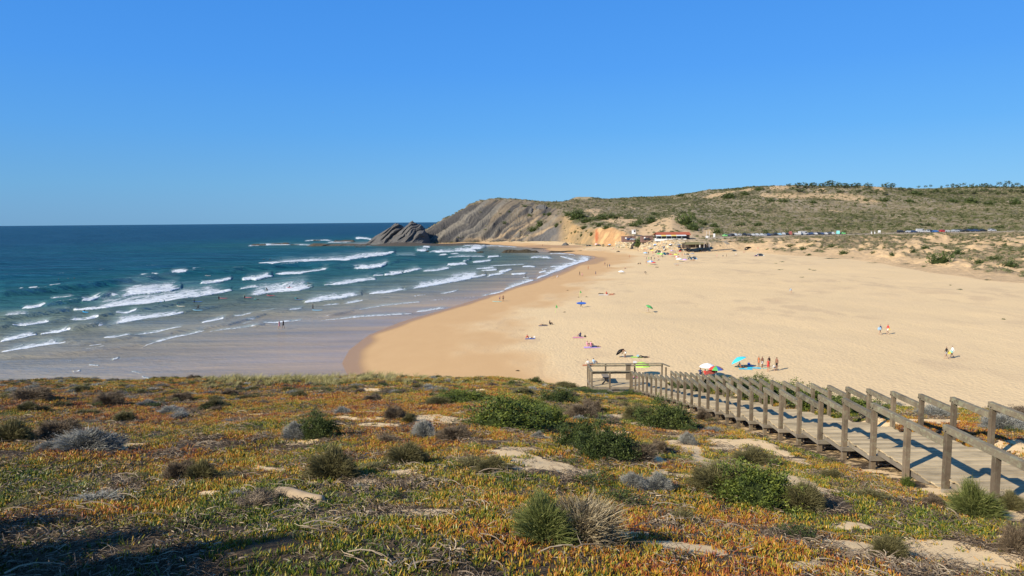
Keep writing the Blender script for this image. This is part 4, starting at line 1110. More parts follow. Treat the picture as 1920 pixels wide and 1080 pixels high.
def twiggy(seed, n, lsz=0.02):
    """unit dome of fine twigs radiating from the foot"""
    rg = random.Random(seed); V = []; Fc = []; L = []
    for k in range(n):
        dx, dy, dz = dome_dir(rg); r = lump(dx, dy, dz, seed) * rg.uniform(0.8, 1.1)
        e = Vector((dx * r, dy * r, dz * r + 0.02)); s0 = rg.uniform(0.45, 0.8)
        a = Vector((e.x * s0 * 0.8, e.y * s0 * 0.8, e.z * s0)); a += Vector((rg.gauss(0, 0.05), rg.gauss(0, 0.05), rg.gauss(0, 0.03)))
        e += Vector((rg.gauss(0, 0.06), rg.gauss(0, 0.06), rg.gauss(0, 0.05)))
        w = (e - a).cross(Vector((rg.gauss(0, 1), rg.gauss(0, 1), rg.gauss(0, 1)))).normalized() * lsz * rg.uniform(0.4, 1.0)
        n0 = len(V); mid = a.lerp(e, 0.55) + Vector((rg.gauss(0, 0.03), rg.gauss(0, 0.03), rg.gauss(0, 0.03)))
        lv = rg.random()
        V += [tuple(a - w * 0.6), tuple(a + w * 0.6), tuple(mid + w), tuple(mid - w), tuple(e)]; L += [lv] * 5
        Fc += [(n0, n0 + 1, n0 + 2, n0 + 3), (n0 + 3, n0 + 2, n0 + 4)]
    return V, Fc, L
def core_mesh(seed, k=0.70):
    V = []; Fc = []
    n, m = 14, 6
    for i in range(m):
        ph_ = (i / (m - 1)) * math.pi / 2
        for j in range(n):
            a = 6.283 * j / n
            dx, dy, dz = math.cos(a) * math.cos(ph_), math.sin(a) * math.cos(ph_), math.sin(ph_)
            r = lump(dx, dy, dz, seed) * k
            V.append((dx * r, dy * r, dz * r - 0.04))
    for i in range(m - 1):
        for j in range(n): Fc.append((i * n + j, i * n + (j + 1) % n, (i + 1) * n + (j + 1) % n, (i + 1) * n + j))
    return V, Fc
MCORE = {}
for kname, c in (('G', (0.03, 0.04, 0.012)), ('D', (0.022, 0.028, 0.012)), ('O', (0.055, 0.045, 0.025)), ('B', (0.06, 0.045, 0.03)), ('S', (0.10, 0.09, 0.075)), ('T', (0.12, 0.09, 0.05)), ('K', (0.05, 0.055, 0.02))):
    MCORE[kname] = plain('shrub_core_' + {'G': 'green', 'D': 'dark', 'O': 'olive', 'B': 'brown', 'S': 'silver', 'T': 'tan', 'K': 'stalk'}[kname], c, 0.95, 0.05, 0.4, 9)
def make_shrub(kind, seed):
    root = empty('shrub', (0, 0, 0))
    if kind in 'GD':
        V, Fc, L = leafy(seed, 9000, MG if kind == 'G' else MD, 0.034, 0.085, 120)
        mat = MG if kind == 'G' else MD
    elif kind == 'K' or kind == 'T':
        mat = MTG if kind == 'K' else MT
        V, Fc, L = twiggy(seed, 5200, 0.0075)
    else:
        mat = {'O': MO, 'B': MB_, 'S': MS}[kind]
        V, Fc, L = twiggy(seed, 6500, 0.009)
        V2, F2, L2 = leafy(seed + 5, 4200, mat, 0.020, 0.075, 110)
        n0 = len(V); V += V2; L += L2; Fc += [tuple(i + n0 for i in q) for q in F2]
    mesh_obj('foliage', V, Fc, mat, root, floats={'leaf': L})
    V, Fc = core_mesh(seed, 0.72 if kind in 'GD' else 0.6)
    mesh_obj('stems', V, Fc, MCORE[kind], root, smooth_=True)  # added dark dome inside, blocks the view through the foliage
    return root
SHP = {}
def shrub(u, v, wpx, hpx, kind, label, group=None, seed=None, depth=0.8):
    """v is the foot of the shrub nearest the viewer"""
    x, y, z = place(u, v, False)
    Wm = wpx / F * y / 2; Hm = hpx / F * y * 1.02
    y2 = y + Wm * depth * 0.8
    x2 = x * y2 / y; z2 = float(terrain(x2, np.array(y2)))
    k = (kind, (seed or int(u)) % 2)
    args = dict(label=label, cat='tussock' if kind in 'KT' else 'shrub', group=group)
    sc = (Wm * 1.22 * y2 / y, Wm * 1.2 * depth, max(Hm * 1.0, Wm * 0.35))
    rz = (u * 0.37) % 6.283
    if k not in SHP:
        SHP[k] = make_shrub(kind, 30 + len(SHP) * 7)
        o = SHP[k]; o.location = (x2, y2, z2 - 0.03 * Hm); o.rotation_euler = (0, 0, 0); o.scale = sc; tag(o, **args)
        return o
    return copy_tree(SHP[k], (x2, y2, z2 - 0.03 * Hm), 0.0 if wpx > 60 else rz, sc, **args)
SHRUBS = [
 (945, 806, 165, 58, 'G', 'big bright green leafy shrub in the middle of the dune'),
 (1030, 800, 70, 40, 'G', 'rounded green shrub joined to the right end of the big green one'),
 (1085, 842, 95, 50, 'D', 'dark green leafy shrub just left of the darkest one'),
 (1140, 866, 120, 72, 'D', 'darkest leafy shrub, below the middle of the boardwalk'),
 (1195, 868, 80, 40, 'B', 'shaded grey-brown twiggy shrub at the foot of the darkest leafy shrub'),
 (1248, 806, 112, 56, 'D', 'dark green leafy shrub hugging the lower boardwalk steps'),
 (1195, 790, 60, 36, 'O', 'olive twiggy shrub at the left end of the one by the lower steps'),
 (870, 757, 112, 22, 'G', 'low spreading green shrub near the crest of the dune'),
 (1345, 930, 130, 60, 'O', 'olive shrub on the left of the large green one, lower right'),
 (1420, 955, 175, 78, 'G', 'large green leafy shrub low on the right of the dune'),
 (1505, 962, 84, 60, 'O', 'yellowish olive shrub at the right end of the large green one'),
 (1022, 1026, 150, 104, 'K', 'green half of the big grass tussock at the bottom'),
 (1092, 1028, 165, 108, 'T', 'straw-coloured dry half of the big tussock at the bottom'),
 (1665, 1052, 76, 54, 'O', 'small round silvery-green dome shrub on bare sand at bottom right'),
 (1892, 958, 60, 36, 'O', 'low olive shrub right of the broom-like one by the boardwalk'),
 (1905, 1040, 66, 66, 'B', 'brown twiggy shrub cut off by the right edge'),
 (763, 873, 86, 46, 'O', 'round olive-brown dome shrub with red ice plant at its foot'),
 (622, 902, 104, 66, 'O', 'grey-olive shrub in the middle left above the pale log'),
 (556, 826, 58, 36, 'S', 'grey left half of a twiggy shrub standing in ice plant'),
 (598, 824, 72, 48, 'D', 'dark olive shrub with an open hollow left of centre'),
 (922, 888, 70, 32, 'O', 'flat olive shrub beside the long bare sand patch'),
 (340, 902, 70, 42, 'B', 'brown-olive twiggy shrub on the left, lying in green ice plant'),
 (378, 902, 62, 40, 'O', 'yellow-olive shrub touching the brown one on the left'),
 (112, 828, 96, 44, 'B', 'brown dome shrub behind the grey dry one on the left'),
 (20, 832, 86, 46, 'O', 'olive dome shrub cut by the left edge'),
 (165, 848, 130, 46, 'S', 'sprawling dead grey shrub on the left'),
 (95, 846, 60, 18, 'S', 'low grey tail of dry twigs left of the sprawling dead shrub'),
 (205, 760, 62, 26, 'B', 'dark brown low shrub near the crest, left'),
 (235, 792, 56, 22, 'O', 'small olive shrub above the dead grey one'),
 (60, 752, 84, 26, 'B', 'wide brown shrub near the crest at far left'),
 (52, 772, 40, 18, 'O', 'small olive bump below the wide brown shrub at far left'),
 (275, 764, 40, 15, 'S', 'small dark grey shrub near the crest'),
 (340, 752, 46, 16, 'B', 'brown mound at the crest left of the marram grass'),
 (402, 768, 58, 20, 'O', 'olive mound below the marram grass'),
 (320, 776, 60, 16, 'S', 'flat grey twigs left of the olive mound'),
 (430, 742, 40, 13, 'B', 'small brown mound in front of the marram grass'),
 (560, 744, 36, 12, 'O', 'small olive mound in the middle of the marram strip'),
 (642, 776, 36, 14, 'S', 'grey tuft beside a small sand patch'),
 (698, 752, 40, 12, 'B', 'low brown mound under the right end of the marram grass'),
 (740, 786, 44, 26, 'B', 'brown shrub left of the sandy gap, upper middle'),
 (768, 792, 36, 18, 'O', 'olive shrub joined to the brown one by the sandy gap'),
 (795, 820, 56, 34, 'S', 'grey dry shrub left of the bright green one'),
 (852, 828, 70, 30, 'B', 'tan-brown dry shrub directly under the bright green one'),
 (825, 760, 60, 14, 'O', 'flat olive shrub left of the low spreading green one'),
 (1188, 918, 60, 32, 'S', 'silver-grey shrub, left of the pair below the centre right'),
 (1232, 922, 60, 34, 'S', 'paler silver shrub, right of the pair below the centre right'),
 (1290, 834, 36, 26, 'S', 'small grey ball shrub on sand right of the dark shrubs'),
 (1008, 824, 30, 16, 'S', 'little grey tuft under the bright green shrubs'),
 (1092, 786, 66, 34, 'B', 'brown heathery shrub between the green shrubs'),
 (1110, 770, 46, 22, 'B', 'smaller brown shrub behind the heathery one'),
 (1318, 790, 36, 24, 'B', 'small brown ball shrub at the side of the boardwalk steps'),
 (1236, 850, 42, 26, 'B', 'brown twiggy shrub beside the darkest leafy shrub'),
 (1410, 872, 90, 30, 'O', 'wide olive shrub on sand right of centre'),
 (1560, 898, 52, 18, 'O', 'small olive shrub below the boardwalk'),
 (1752, 950, 56, 22, 'B', 'dry brown twiggy mat under the nearest boardwalk post'),
 (1702, 914, 30, 22, 'G', 'small green tuft at the foot of a boardwalk post'),
 (1360, 905, 30, 16, 'B', 'tiny brown tuft above the large green shrub'),
 (980, 742, 60, 15, 'O', 'flat olive shrub on the crest right of the marram grass'),
 (1060, 726, 50, 12, 'O', 'olive hummock on the crest left of the platform'),
 (960, 722, 22, 9, 'D', 'small dark hummock on the crest above the green shrubs'),
 (1003, 718, 26, 10, 'D', 'dark hummock on the crest left of the olive hummock'),
 (1045, 756, 76, 24, 'D', 'dark green scrub between the crest and the bright green shrub'),
 (985, 770, 70, 24, 'G', 'green scrub right behind the big bright green shrub'),
 (150, 734, 46, 9, 'O', 'low hummock on the left part of the crest'),
]
for s_ in SHRUBS: shrub(*s_)
# scrub on the far side of the boardwalk, placed on the ground
for i, (x, y, w_, h_, k, lab) in enumerate([
 (7.3, 10.85, 0.52, 0.66, 'K', 'grey-green broom-like shrub leaning against the nearest boardwalk post'),
 (11.2, 44.0, 1.3, 0.6, 'D', 'dark green scrub behind the far rail next to the platform'),
 (11.6, 40.0, 1.5, 0.7, 'D', 'dark green scrub behind the far rail, second above the platform'),
 (11.7, 36.5, 1.4, 0.7, 'G', 'green scrub behind the far rail on the lower steps'),
 (11.9, 33.5, 1.5, 0.8, 'D', 'wide dark scrub behind the far rail on the lower steps'),
 (12.0, 30.5, 1.6, 0.85, 'G', 'wide green scrub behind the middle of the far rail'),
 (12.2, 27.6, 1.5, 0.8, 'G', 'tall green scrub behind the middle of the far rail'),
 (12.2, 24.8, 1.3, 0.6, 'G', 'green scrub behind the far rail, last before the red ice plant'),
 (13.4, 22.0, 0.7, 0.35, 'S', 'grey tuft behind the far rail above the red ice plant'),
 (13.2, 18.6, 0.8, 0.45, 'S', 'grey shrub in red ice plant behind the far rail'),
 (15.2, 20.8, 0.9, 0.4, 'B', 'brown shrub on the edge of the sand behind the far rail'),
 (14.3, 17.4, 0.8, 0.5, 'S', 'large grey shrub behind the far rail near the right edge'),
 (13.9, 15.9, 0.6, 0.4, 'B', 'dark brown shrub behind the far rail at the right edge'),
 (6.3, 38.5, 0.9, 0.4, 'G', 'bright green clump beside the lower boardwalk steps'),
 (4.6, 43.0, 1.4, 0.3, 'D', 'low green scrub in front of the platform')]):
    key = (k, 0)
    z = float(terrain(x, np.array(float(y))))
    args = dict(label=lab, cat='shrub', group=None)
    if key not in SHP: SHP[key] = make_shrub(k, 90 + i); o = SHP[key]; o.location = (x, y, z); o.scale = (w_, w_, h_); tag(o, **args)
    else: copy_tree(SHP[key], (x, y, z - 0.04), i * 1.3, (w_, w_, h_), **args)
# unseen shrubs added outside the view to cast shade into the lower left
for i, (x, y, w_, h_) in enumerate([(-5.4, 5.0, 0.8, 1.5), (-6.7, 5.8, 1.0, 1.5), (-4.5, 4.1, 0.75, 1.6), (-3.9, 3.3, 0.8, 1.6), (-4.9, 4.4, 0.6, 2.1)]):
    copy_tree(SHP[('O', 0)], (x, y, float(near_raw(x, np.array(y))) - 0.05), i * 2.0, (w_, w_, h_), label=['olive shrub outside the lower left of the view, tallest one', 'broad olive shrub outside the lower left, farthest from the viewer', 'narrow olive shrub outside the lower left, middle one', 'olive shrub outside the lower left, nearest the viewer', 'thin tall olive shrub outside the lower left, in front'][i], cat='shrub', group='shrubs outside the lower left of the view')

# low hummocks of olive and brown scrub growing through the ice plant
hum = []
for i, (kk_, mt_) in enumerate((('O', MO), ('B', MB_), ('D', MD), ('S', MS), ('O', MO))):
    if kk_ == 'D': V, Fc, L = leafy(700 + i, 1500, mt_, 0.05, 0.12, 50)
    else:
        V, Fc, L = twiggy(700 + i, 1100, 0.014); V2, F2, L2 = leafy(720 + i, 900, mt_, 0.035, 0.09, 50)
        n0 = len(V); V += V2; L += L2; Fc += [tuple(a + n0 for a in q) for q in F2]
    hum.append(proto('hummock', V, Fc, mt_, floats={'leaf': L}))
hx, hy, hz = ground_points(0.55, 8, 50)
hx2, hy2, hz2 = ground_points(0.9, 28, 50); hx = np.concatenate([hx, hx2]); hy = np.concatenate([hy, hy2]); hz = np.concatenate([hz, hz2])
k_ = (opening(hx, hy, hz) < 0.5) & (fbm(hx / 3.5, hy / 3.5, 181, 3) > 0.44)
hx, hy, hz = hx[k_], hy[k_], hz[k_]; N_ = len(hx)
hs_ = RNG.uniform(0.10, 0.34, N_)
scatter('low_scrub', np.stack([hx, hy, hz - 0.02], 1), np.stack([RNG.normal(0, 0.1, N_), RNG.normal(0, 0.1, N_), RNG.random(N_) * 6.28], 1), np.stack([hs_ * RNG.uniform(1, 1.8, N_), hs_, hs_ * RNG.uniform(0.5, 0.85, N_)], 1), RNG.integers(0, 5, N_), RNG.random(N_), hum, ('low olive and brown scrub growing through the ice plant', 'scrub'))
# pale log
lx, ly, lz = place(563, 940, False)
a0 = Vector(place(520, 928, False)); a1_ = Vector(place(606, 944, False))
mb = MB()
pts = [a0.lerp(a1_, t) + Vector((0, 0, 0.03 + 0.01 * math.sin(t * 7))) for t in (0, 0.04, 0.25, 0.5, 0.75, 0.96, 1.0)]
mb.tube(pts, [0.05, 0.085, 0.095, 0.088, 0.082, 0.07, 0.04], 9)
lg = mb.build('log', plain('weathered_log', (0.36, 0.27, 0.17), 0.8, 0.2, 0.45, 5), smooth_=True)
tag(lg, 'pale weathered log lying in the ice plant, lower left of centre', 'log')
# ================================================================== BOARDWALK
def wood_mat(name, a, b_, moss=0.0):
    m, nt, b = new_mat(name)
    tc = nt.nodes.new('ShaderNodeTexCoord').outputs['Object']
    ri = nt.nodes.new('ShaderNodeObjectInfo').outputs['Random']
    vec = nt.nodes.new('ShaderNodeVectorMath'); vec.operation = 'ADD'
    nt.links.new(tc, vec.inputs[0])
    cb = nt.nodes.new('ShaderNodeCombineXYZ'); nt.links.new(mth(nt, 'MULTIPLY', ri, 37.0), cb.inputs[0]); nt.links.new(mth(nt, 'MULTIPLY', ri, 11.0), cb.inputs[1])
    nt.links.new(cb.outputs[0], vec.inputs[1])
    g = nt.nodes.new('ShaderNodeAttribute'); g.attribute_name = 'grain'
    gv = scaled(nt, g.outputs['Vector'], (1.0, 1.0, 1.0))
    vv_ = nt.nodes.new('ShaderNodeVectorMath'); vv_.operation = 'ADD'; nt.links.new(gv, vv_.inputs[0]); nt.links.new(cb.outputs[0], vv_.inputs[1])
    gr = noiz(nt, 3.0, 6, 0.65, scaled(nt, vv_.outputs[0], (1.2, 26, 26)))
    bl = noiz(nt, 2.2, 4, 0.6, vv_.outputs[0])
    c = mixc(nt, gr, a, b_)
    c = mixc(nt, mth(nt, 'MULTIPLY', mapr(nt, bl, 0.45, 0.75), 0.6), c, tuple(q * 0.5 for q in a))
    if moss: c = mixc(nt, mth(nt, 'MULTIPLY', mapr(nt, noiz(nt, 9, 4, 0.7, vv_.outputs[0]), 0.5, 0.62), moss), c, (0.30, 0.31, 0.20))
    c = mixc(nt, 1.0, c, mixc(nt, ri, (0.78, 0.77, 0.76), (1.22, 1.2, 1.16)), 'MULTIPLY')
    nt.links.new(c, b.inputs['Base Color']); b.inputs['Roughness'].default_value = 0.85; b.inputs['Specular IOR Level'].default_value = 0.2
    bumpn(nt, gr, 0.5, 0.004, b)
    return m
WPOST = wood_mat('post_wood', (0.085, 0.062, 0.040), (0.25, 0.195, 0.135), 0.25)
WRAIL = wood_mat('rail_wood', (0.105, 0.086, 0.058), (0.29, 0.245, 0.17), 0.55)
WDECK = wood_mat('deck_wood', (0.38, 0.295, 0.175), (0.60, 0.485, 0.305))
WDARK = wood_mat('beam_wood', (0.17, 0.14, 0.11), (0.32, 0.28, 0.22), 0.2)
BOLT = plain('dark_bolt', (0.05, 0.045, 0.04), 0.5, 0.4, 0.2, 30, 0.6)
def timber(name, sx, sy, sz, mat, axis='z', seed=0, wob=0.002, bevel=0.006, holes=False):
    """one squared timber, centred in plan, foot at z=0, with eased edges and a grain coordinate along its length"""
    bm = bmesh.new()
    bmesh.ops.create_cube(bm, size=1.0)
    for v in bm.verts: v.co = Vector((v.co.x * sx, v.co.y * sy, (v.co.z + 0.5) * sz))
    bmesh.ops.bevel(bm, geom=list(bm.edges), offset=bevel, segments=1, affect='EDGES')
    rg = random.Random(seed)
    for v in bm.verts: v.co += Vector((rg.uniform(-wob, wob), rg.uniform(-wob, wob), rg.uniform(-wob, wob)))
    me = bpy.data.meshes.new(name); bm.to_mesh(me); bm.free(); me.materials.append(mat)
    at_ = me.attributes.new('grain', 'FLOAT_VECTOR', 'POINT')
    co = np.zeros(len(me.vertices) * 3, np.float32); me.vertices.foreach_get('co', co); co = co.reshape(-1, 3)
    order = {'z': [2, 0, 1], 'y': [1, 0, 2], 'x': [0, 1, 2]}[axis]
    at_.data.foreach_set('vector', co[:, order].ravel())
    return me
def link(name, me, parent, loc, rot=(0, 0, 0), scale=None):
    o = bpy.data.objects.new(name, me); COL.objects.link(o); o.parent = parent; o.location = loc; o.rotation_euler = rot
    if scale: o.scale = scale
    return o
bw = empty('boardwalk', (9.3, 20.7, CAMZ - 6.1))
tag(bw, 'long weathered wooden stair and boardwalk with double handrails running down to the beach', 'boardwalk')
off_ = Vector(bw.location)
def L_(x, y, z): return Vector((x, y, z)) - off_
XN, XF = 7.99, 10.6                     # rail post lines
# bays: (y near, y far, deck height)
bays = []
yk = 20.7
zk = CAMZ - 6.05
up = [(20.7, 19.35), (19.35, 18.0), (18.0, 16.7), (16.7, 15.35)]
y = 20.7; z = zk
k = 0
lower = []
while k < 20:
    lower.append((y, y + 1.3, z - 0.25)); y += 1.3; z -= 0.25; k += 1
y_end = y
z_end = z
upper_ = []
z = zk
for a, b in ((19.37, 20.7), (18.03, 19.37), (16.7, 18.03), (15.35, 16.7)):
    z2 = z; upper_.append((a, b, z2)); z += 0.25
z_l = zk + 0.25 * 4 - 0.02
upper_.append((12.72, 15.35, z_l))
upper_.append((10.1, 12.72, z_l + 0.27))
upper_.append((7.5, 10.1, z_l + 0.54))
upper_.append((4.9, 7.5, z_l + 0.81))
bays = upper_ + lower
DW = (XF - XN) - 0.13
plank_meshes = [timber('deck_plank', DW + d, 0.138, 0.032, WDECK, 'x', i, 0.0025, 0.004) for i, d in enumerate((0.0, 0.03, -0.02, 0.05, 0.015))]
planks = []
rgp = random.Random(5)
for (a, b, z) in bays:
    n = int(round((b - a) / 0.147)); st_p = (b - a) / n
    for i in range(n): planks.append(((XN + XF) / 2, a + st_p * (i + 0.5), z - 0.032))
# platform planks
PX0, PX1, PY0, PY1, PZ = 5.3, 10.5, 46.72, 49.25, z_end - 0.02
planks_p = []
n = int((PY1 - PY0) / 0.147)
planks.sort(key=lambda p: p[1])
near_n = 300 - n
for i, p in enumerate(planks[:near_n]):
    link('deck_plank', plank_meshes[i % 5], bw, L_(p[0] + rgp.uniform(-0.012, 0.012), p[1], p[2] + rgp.uniform(-0.003, 0.003)), (rgp.uniform(-0.008, 0.008), rgp.uniform(-0.002, 0.002), rgp.uniform(-0.004, 0.004)))
if planks[near_n:]:
    mb = MB()
    for p in planks[near_n:]: 
        q = L_(*p); mb.box(q.x - DW / 2, q.x + DW / 2, q.y - 0.069, q.y + 0.069, q.z, q.z + 0.032)
    o = mb.build('deck_planks', WDECK, bw); tag(o, kind='stuff')
pm = timber('deck_plank', PX1 - PX0, 0.138, 0.032, WDECK, 'x', 77, 0.002, 0.004)
for i in range(n): link('deck_plank', pm, bw, L_((PX0 + PX1) / 2, PY0 + (i + 0.5) * 0.147, PZ - 0.032 + rgp.uniform(-0.003, 0.003)))
# bearers, edge beams and risers under each bay
def beam(name, a, b, w_, h_, mat, parent=bw, seed=0, drop=0.0):
    a = Vector(a); b = Vector(b); d = b - a; L = d.length
    me = timber(name, w_, L, h_, mat, 'y', seed, 0.003, 0.006)
    o = bpy.data.objects.new(name, me); COL.objects.link(o); o.parent = parent
    mid = (a + b) / 2 - off_ if parent is bw else (a + b) / 2
    yaw = math.atan2(-d.x, d.y); pit = math.asin(max(-1, min(1, d.z / L)))
    o.rotation_euler = (pit, 0, yaw); o.location = mid - Vector((0, 0, h_ / 2))
    return o
for i, (a, b, z) in enumerate(bays):
    for xs in (XN + 0.13, XF - 0.13):
        beam('side_beam', (xs, a + 0.01, z - 0.032 - 0.075), (xs, b - 0.01, z - 0.032 - 0.075), 0.06, 0.14, WDARK, seed=i)
    beam('cross_beam', (XN - 0.1, b - 0.06, z - 0.23), (XF + 0.1, b - 0.06, z - 0.23), 0.07, 0.10, WDARK, seed=i + 3)
# posts and rails
def post(x, y, ztop, zbot, w_=0.10, seed=0):
    h = ztop - zbot
    me = timber('post', w_, w_, h, WPOST, 'z', seed, 0.003, 0.006)
    return link('post', me, bw, L_(x, y, zbot), (0, 0, 0))
RH = 0.93
near_rail = []
BOLTM = None
bme = None
ys_sorted = sorted(bays, key=lambda q: q[0])
def rail_line(xp, side):
    """posts at every bay joint; each bay's level rail starts over its lower post and butts into the next post up"""
    global BOLTM, bme
    for i, (a, b, z) in enumerate(ys_sorted):
        zt = z + RH
        ground = float(terrain(xp, np.array(float(b)))) - 0.15
        post(xp, b - 0.0, zt - 0.068, min(ground, z - 0.35), 0.105, i)
        if b < 24:
            for dy_ in (-0.03, 0.06):
                if BOLTM is None: BOLTM = True; q_ = MB(); q_.tube([(0, 0, 0), (-0.014, 0, 0)], 0.013, 7); bo_ = q_.build('bolt', BOLT, bw); bme = bo_.data; bo_.location = L_(xp - 0.058, b + dy_, zt - 0.03)
                else: link('bolt', bme, bw, L_(xp - 0.058, b + dy_, zt - 0.03))
        if b - a > 2:
            post(xp, (a + b) / 2 , zt - 0.068, min(ground + 0.1, z - 0.35), 0.105, i + 40)
        beam('handrail', (xp, b + 0.09, zt + 0.0), (xp, a + 0.055, zt + 0.0 - (0.0)), 0.115, 0.135, WRAIL, seed=i)
rail_line(XN, 1)
rail_line(XF, 1)
# platform
plat_posts = [(PX0, PY0), (PX0, (PY0 + PY1) / 2), (PX0, PY1), (6.55, PY1), (PX1 + 0.03, PY1), (PX1 + 0.03, (PY0 + PY1) / 2), (8.6, PY1), (6.5, PY0), (7.88, PY0)]
for i, (x, y) in enumerate(plat_posts):
    post(x, y, PZ + 1.0, min(float(terrain(x, np.array(float(y)))) - 0.2, PZ - 0.5), 0.105, i + 60)
zt = PZ + 1.02
beam('handrail', (PX0 - 0.06, PY1, zt), (PX1 + 0.09, PY1, zt), 0.14, 0.05, WRAIL, seed=201)
beam('handrail', (PX0, PY0 + 0.08, zt), (PX0, PY1 - 0.08, zt), 0.14, 0.05, WRAIL, seed=202)
beam('handrail', (PX0 - 0.06, PY0, zt), (7.88, PY0, zt), 0.14, 0.05, WRAIL, seed=203)
beam('handrail', (PX1 + 0.03, PY0 + 0.3, zt + 0.24), (PX1 + 0.03, PY1 - 0.08, zt), 0.14, 0.05, WRAIL, seed=204)
beam('rail_board', (PX0, PY0 + 0.055, zt - 0.12), (7.84, PY0 + 0.055, zt - 0.12), 0.038, 0.12, WRAIL, seed=205)
beam('rail_board', (PX0, PY1 - 0.075, zt - 0.12), (PX1, PY1 - 0.075, zt - 0.12), 0.038, 0.12, WRAIL, seed=206)
beam('side_beam', (PX0 - 0.05, PY0 - 0.02, PZ - 0.13), (7.8, PY0 - 0.02, PZ - 0.13), 0.06, 0.16, WDARK, seed=207)
beam('side_beam', (PX0 - 0.03, PY0 + 0.05, PZ - 0.13), (PX0 - 0.03, PY1 - 0.03, PZ - 0.13), 0.06, 0.16, WDARK, seed=208)
beam('side_beam', (PX0 + 0.3, PY0 - 0.02, PZ - 0.36), (7.5, PY0 - 0.02, PZ - 0.36), 0.05, 0.12, WDARK, seed=209)
# small knob post cap lamp-like white plate on the far platform rail
t_ = empty('notice', (8.6, PY1 - 0.06, zt + 0.03))
tag(t_, 'small white plate fixed on the back rail of the platform', 'sign')
mb = MB(); mb.box(-0.12, 0.12, -0.012, 0.012, 0.02, 0.16); mb.build('plate', plain('white_plate', (0.75, 0.75, 0.73), 0.5), t_)
mb = MB(); mb.box(-0.02, 0.02, -0.01, 0.01, -0.03, 0.02); mb.build('bracket', BOLT, t_)
# leaning picnic seat on the platform
t_ = empty('bench', (6.35, 47.9, PZ))
tag(t_, 'small wooden bench with crossed legs on the lookout platform', 'bench')
for s_ in (-1, 1):
    mb = MB(); mb.bar((-0.28, s_ * 0.02 + s_ * 0.5, 0.0), (0.16, s_ * 0.5, 0.46), 0.05, 0.09); mb.build('leg', WDARK, t_)
    mb = MB(); mb.bar((0.22, s_ * 0.44, 0.0), (-0.16, s_ * 0.44, 0.44), 0.05, 0.09); mb.build('leg', WDARK, t_)
mb = MB(); mb.box(-0.22, 0.22, -0.7, 0.7, 0.46, 0.51); mb.build('seat', WDARK, t_)
t_ = empty('interpretation_post', (8.05, 48.7, PZ))
tag(t_, 'thick dark timber post with a sloping top at the back of the platform', 'post')
mb = MB(); mb.box(-0.16, 0.16, -0.05, 0.05, 0, 1.05); mb.build('column', WPOST, t_)
mb = MB(); mb.bar((0, -0.12, 1.06), (0, 0.12, 1.12), 0.4, 0.04); mb.build('top', WRAIL, t_)
# ================================================================== FAR VEGETATION
def bush_mesh(seed, n, lsz, mat):
    V, Fc, L = leafy(seed, n, mat, lsz, 0.13, max(12, n // 14))
    V2, F2 = core_mesh(seed, 0.74)
    return V, Fc, L, V2, F2
MHG = foliage_mat('hill_green', [(0, (0.028, 0.045, 0.014)), (0.5, (0.065, 0.092, 0.024)), (1, (0.12, 0.15, 0.04))])
def scrub_mat():
    m, nt, b = new_mat('scrub')
    r = attr(nt, 'leaf').outputs['Fac']; ti = attr(nt, 'tint', 'INSTANCER').outputs['Fac']
    x = mth(nt, 'ADD', mth(nt, 'MULTIPLY', ti, 0.85), mth(nt, 'MULTIPLY', mth(nt, 'SUBTRACT', r, 0.5), 0.35))
    c = ramp(nt, x, [(0.0, (0.065, 0.080, 0.028)), (0.28, (0.135, 0.142, 0.062)), (0.5, (0.22, 0.21, 0.115)), (0.75, (0.27, 0.225, 0.145)), (1.0, (0.36, 0.30, 0.205))])
    nt.links.new(c, b.inputs['Base Color']); b.inputs['Roughness'].default_value = 0.8; b.inputs['Specular IOR Level'].default_value = 0.1
    return m
SCM = scrub_mat()
sc_protos = []
for i in range(5):
    V, Fc, L, V2, F2 = bush_mesh(300 + i * 11, 150, 0.17, SCM)
    n0 = len(V); V = V + V2; Fc = Fc + [tuple(q + n0 for q in f_) for f_ in F2]; L = L + [0.15] * len(V2)
    sc_protos.append(proto('scrub', V, Fc, SCM, floats={'leaf': L}))
def far_points(n, y0, y1, t0, t1):
    y = np.sqrt(RNG.random(n) * (y1 ** 2 - y0 ** 2) + y0 ** 2); t = RNG.uniform(t0, t1, n)
    return t * y, y
VEGT = np.clip(VEG, 0, 1) * onhill
fx1, fy1 = far_points(75000, 440, 1180, -0.12, 0.86)
fx2, fy2 = far_points(42000, 190, 446, 0.22, 0.90)
bx_, by_ = np.concatenate([fx1, fx2]), np.concatenate([fy1, fy2])
vg = table(VEGT, bx_, by_)
keep_ = RNG.random(len(bx_)) < vg * np.where(by_ < 446, 0.85, 0.80)
bx_, by_ = bx_[keep_], by_[keep_]
bz_ = table(ZL, bx_, by_)
ubx, vbx = project(bx_, by_, bz_)
N_ = len(bx_)
tt_ = 0.60 + (fbm(bx_ / 45, by_ / 70, 201, 3) - 0.5) * 0.9 + RNG.normal(0, 0.27, N_)
tt_ -= 0.20 * smooth(1180, 1290, ubx) * smooth(1480, 1380, ubx) * smooth(395, 375, vbx)
tt_ += 0.18 * smooth(1200, 1120, ubx) * smooth(405, 378, vbx)
tt_ -= 0.18 * smooth(1650, 1800, ubx) * smooth(392, 372, vbx)
tt_ = np.clip(tt_, 0, 1)
sz = RNG.uniform(0.6, 1.7, N_) * np.where(by_ < 446, 0.62, 1.0)
big = RNG.random(N_) < 0.05
sz = np.where(big & (by_ > 446), sz * 1.6, sz); tt_ = np.where(big, tt_ * 0.35, tt_)
scl = np.stack([sz * RNG.uniform(0.9, 1.5, N_), sz, sz * RNG.uniform(0.5, 0.85, N_)], 1)
rot = np.stack([np.zeros(N_), np.zeros(N_), RNG.uniform(0, 6.28, N_)], 1)
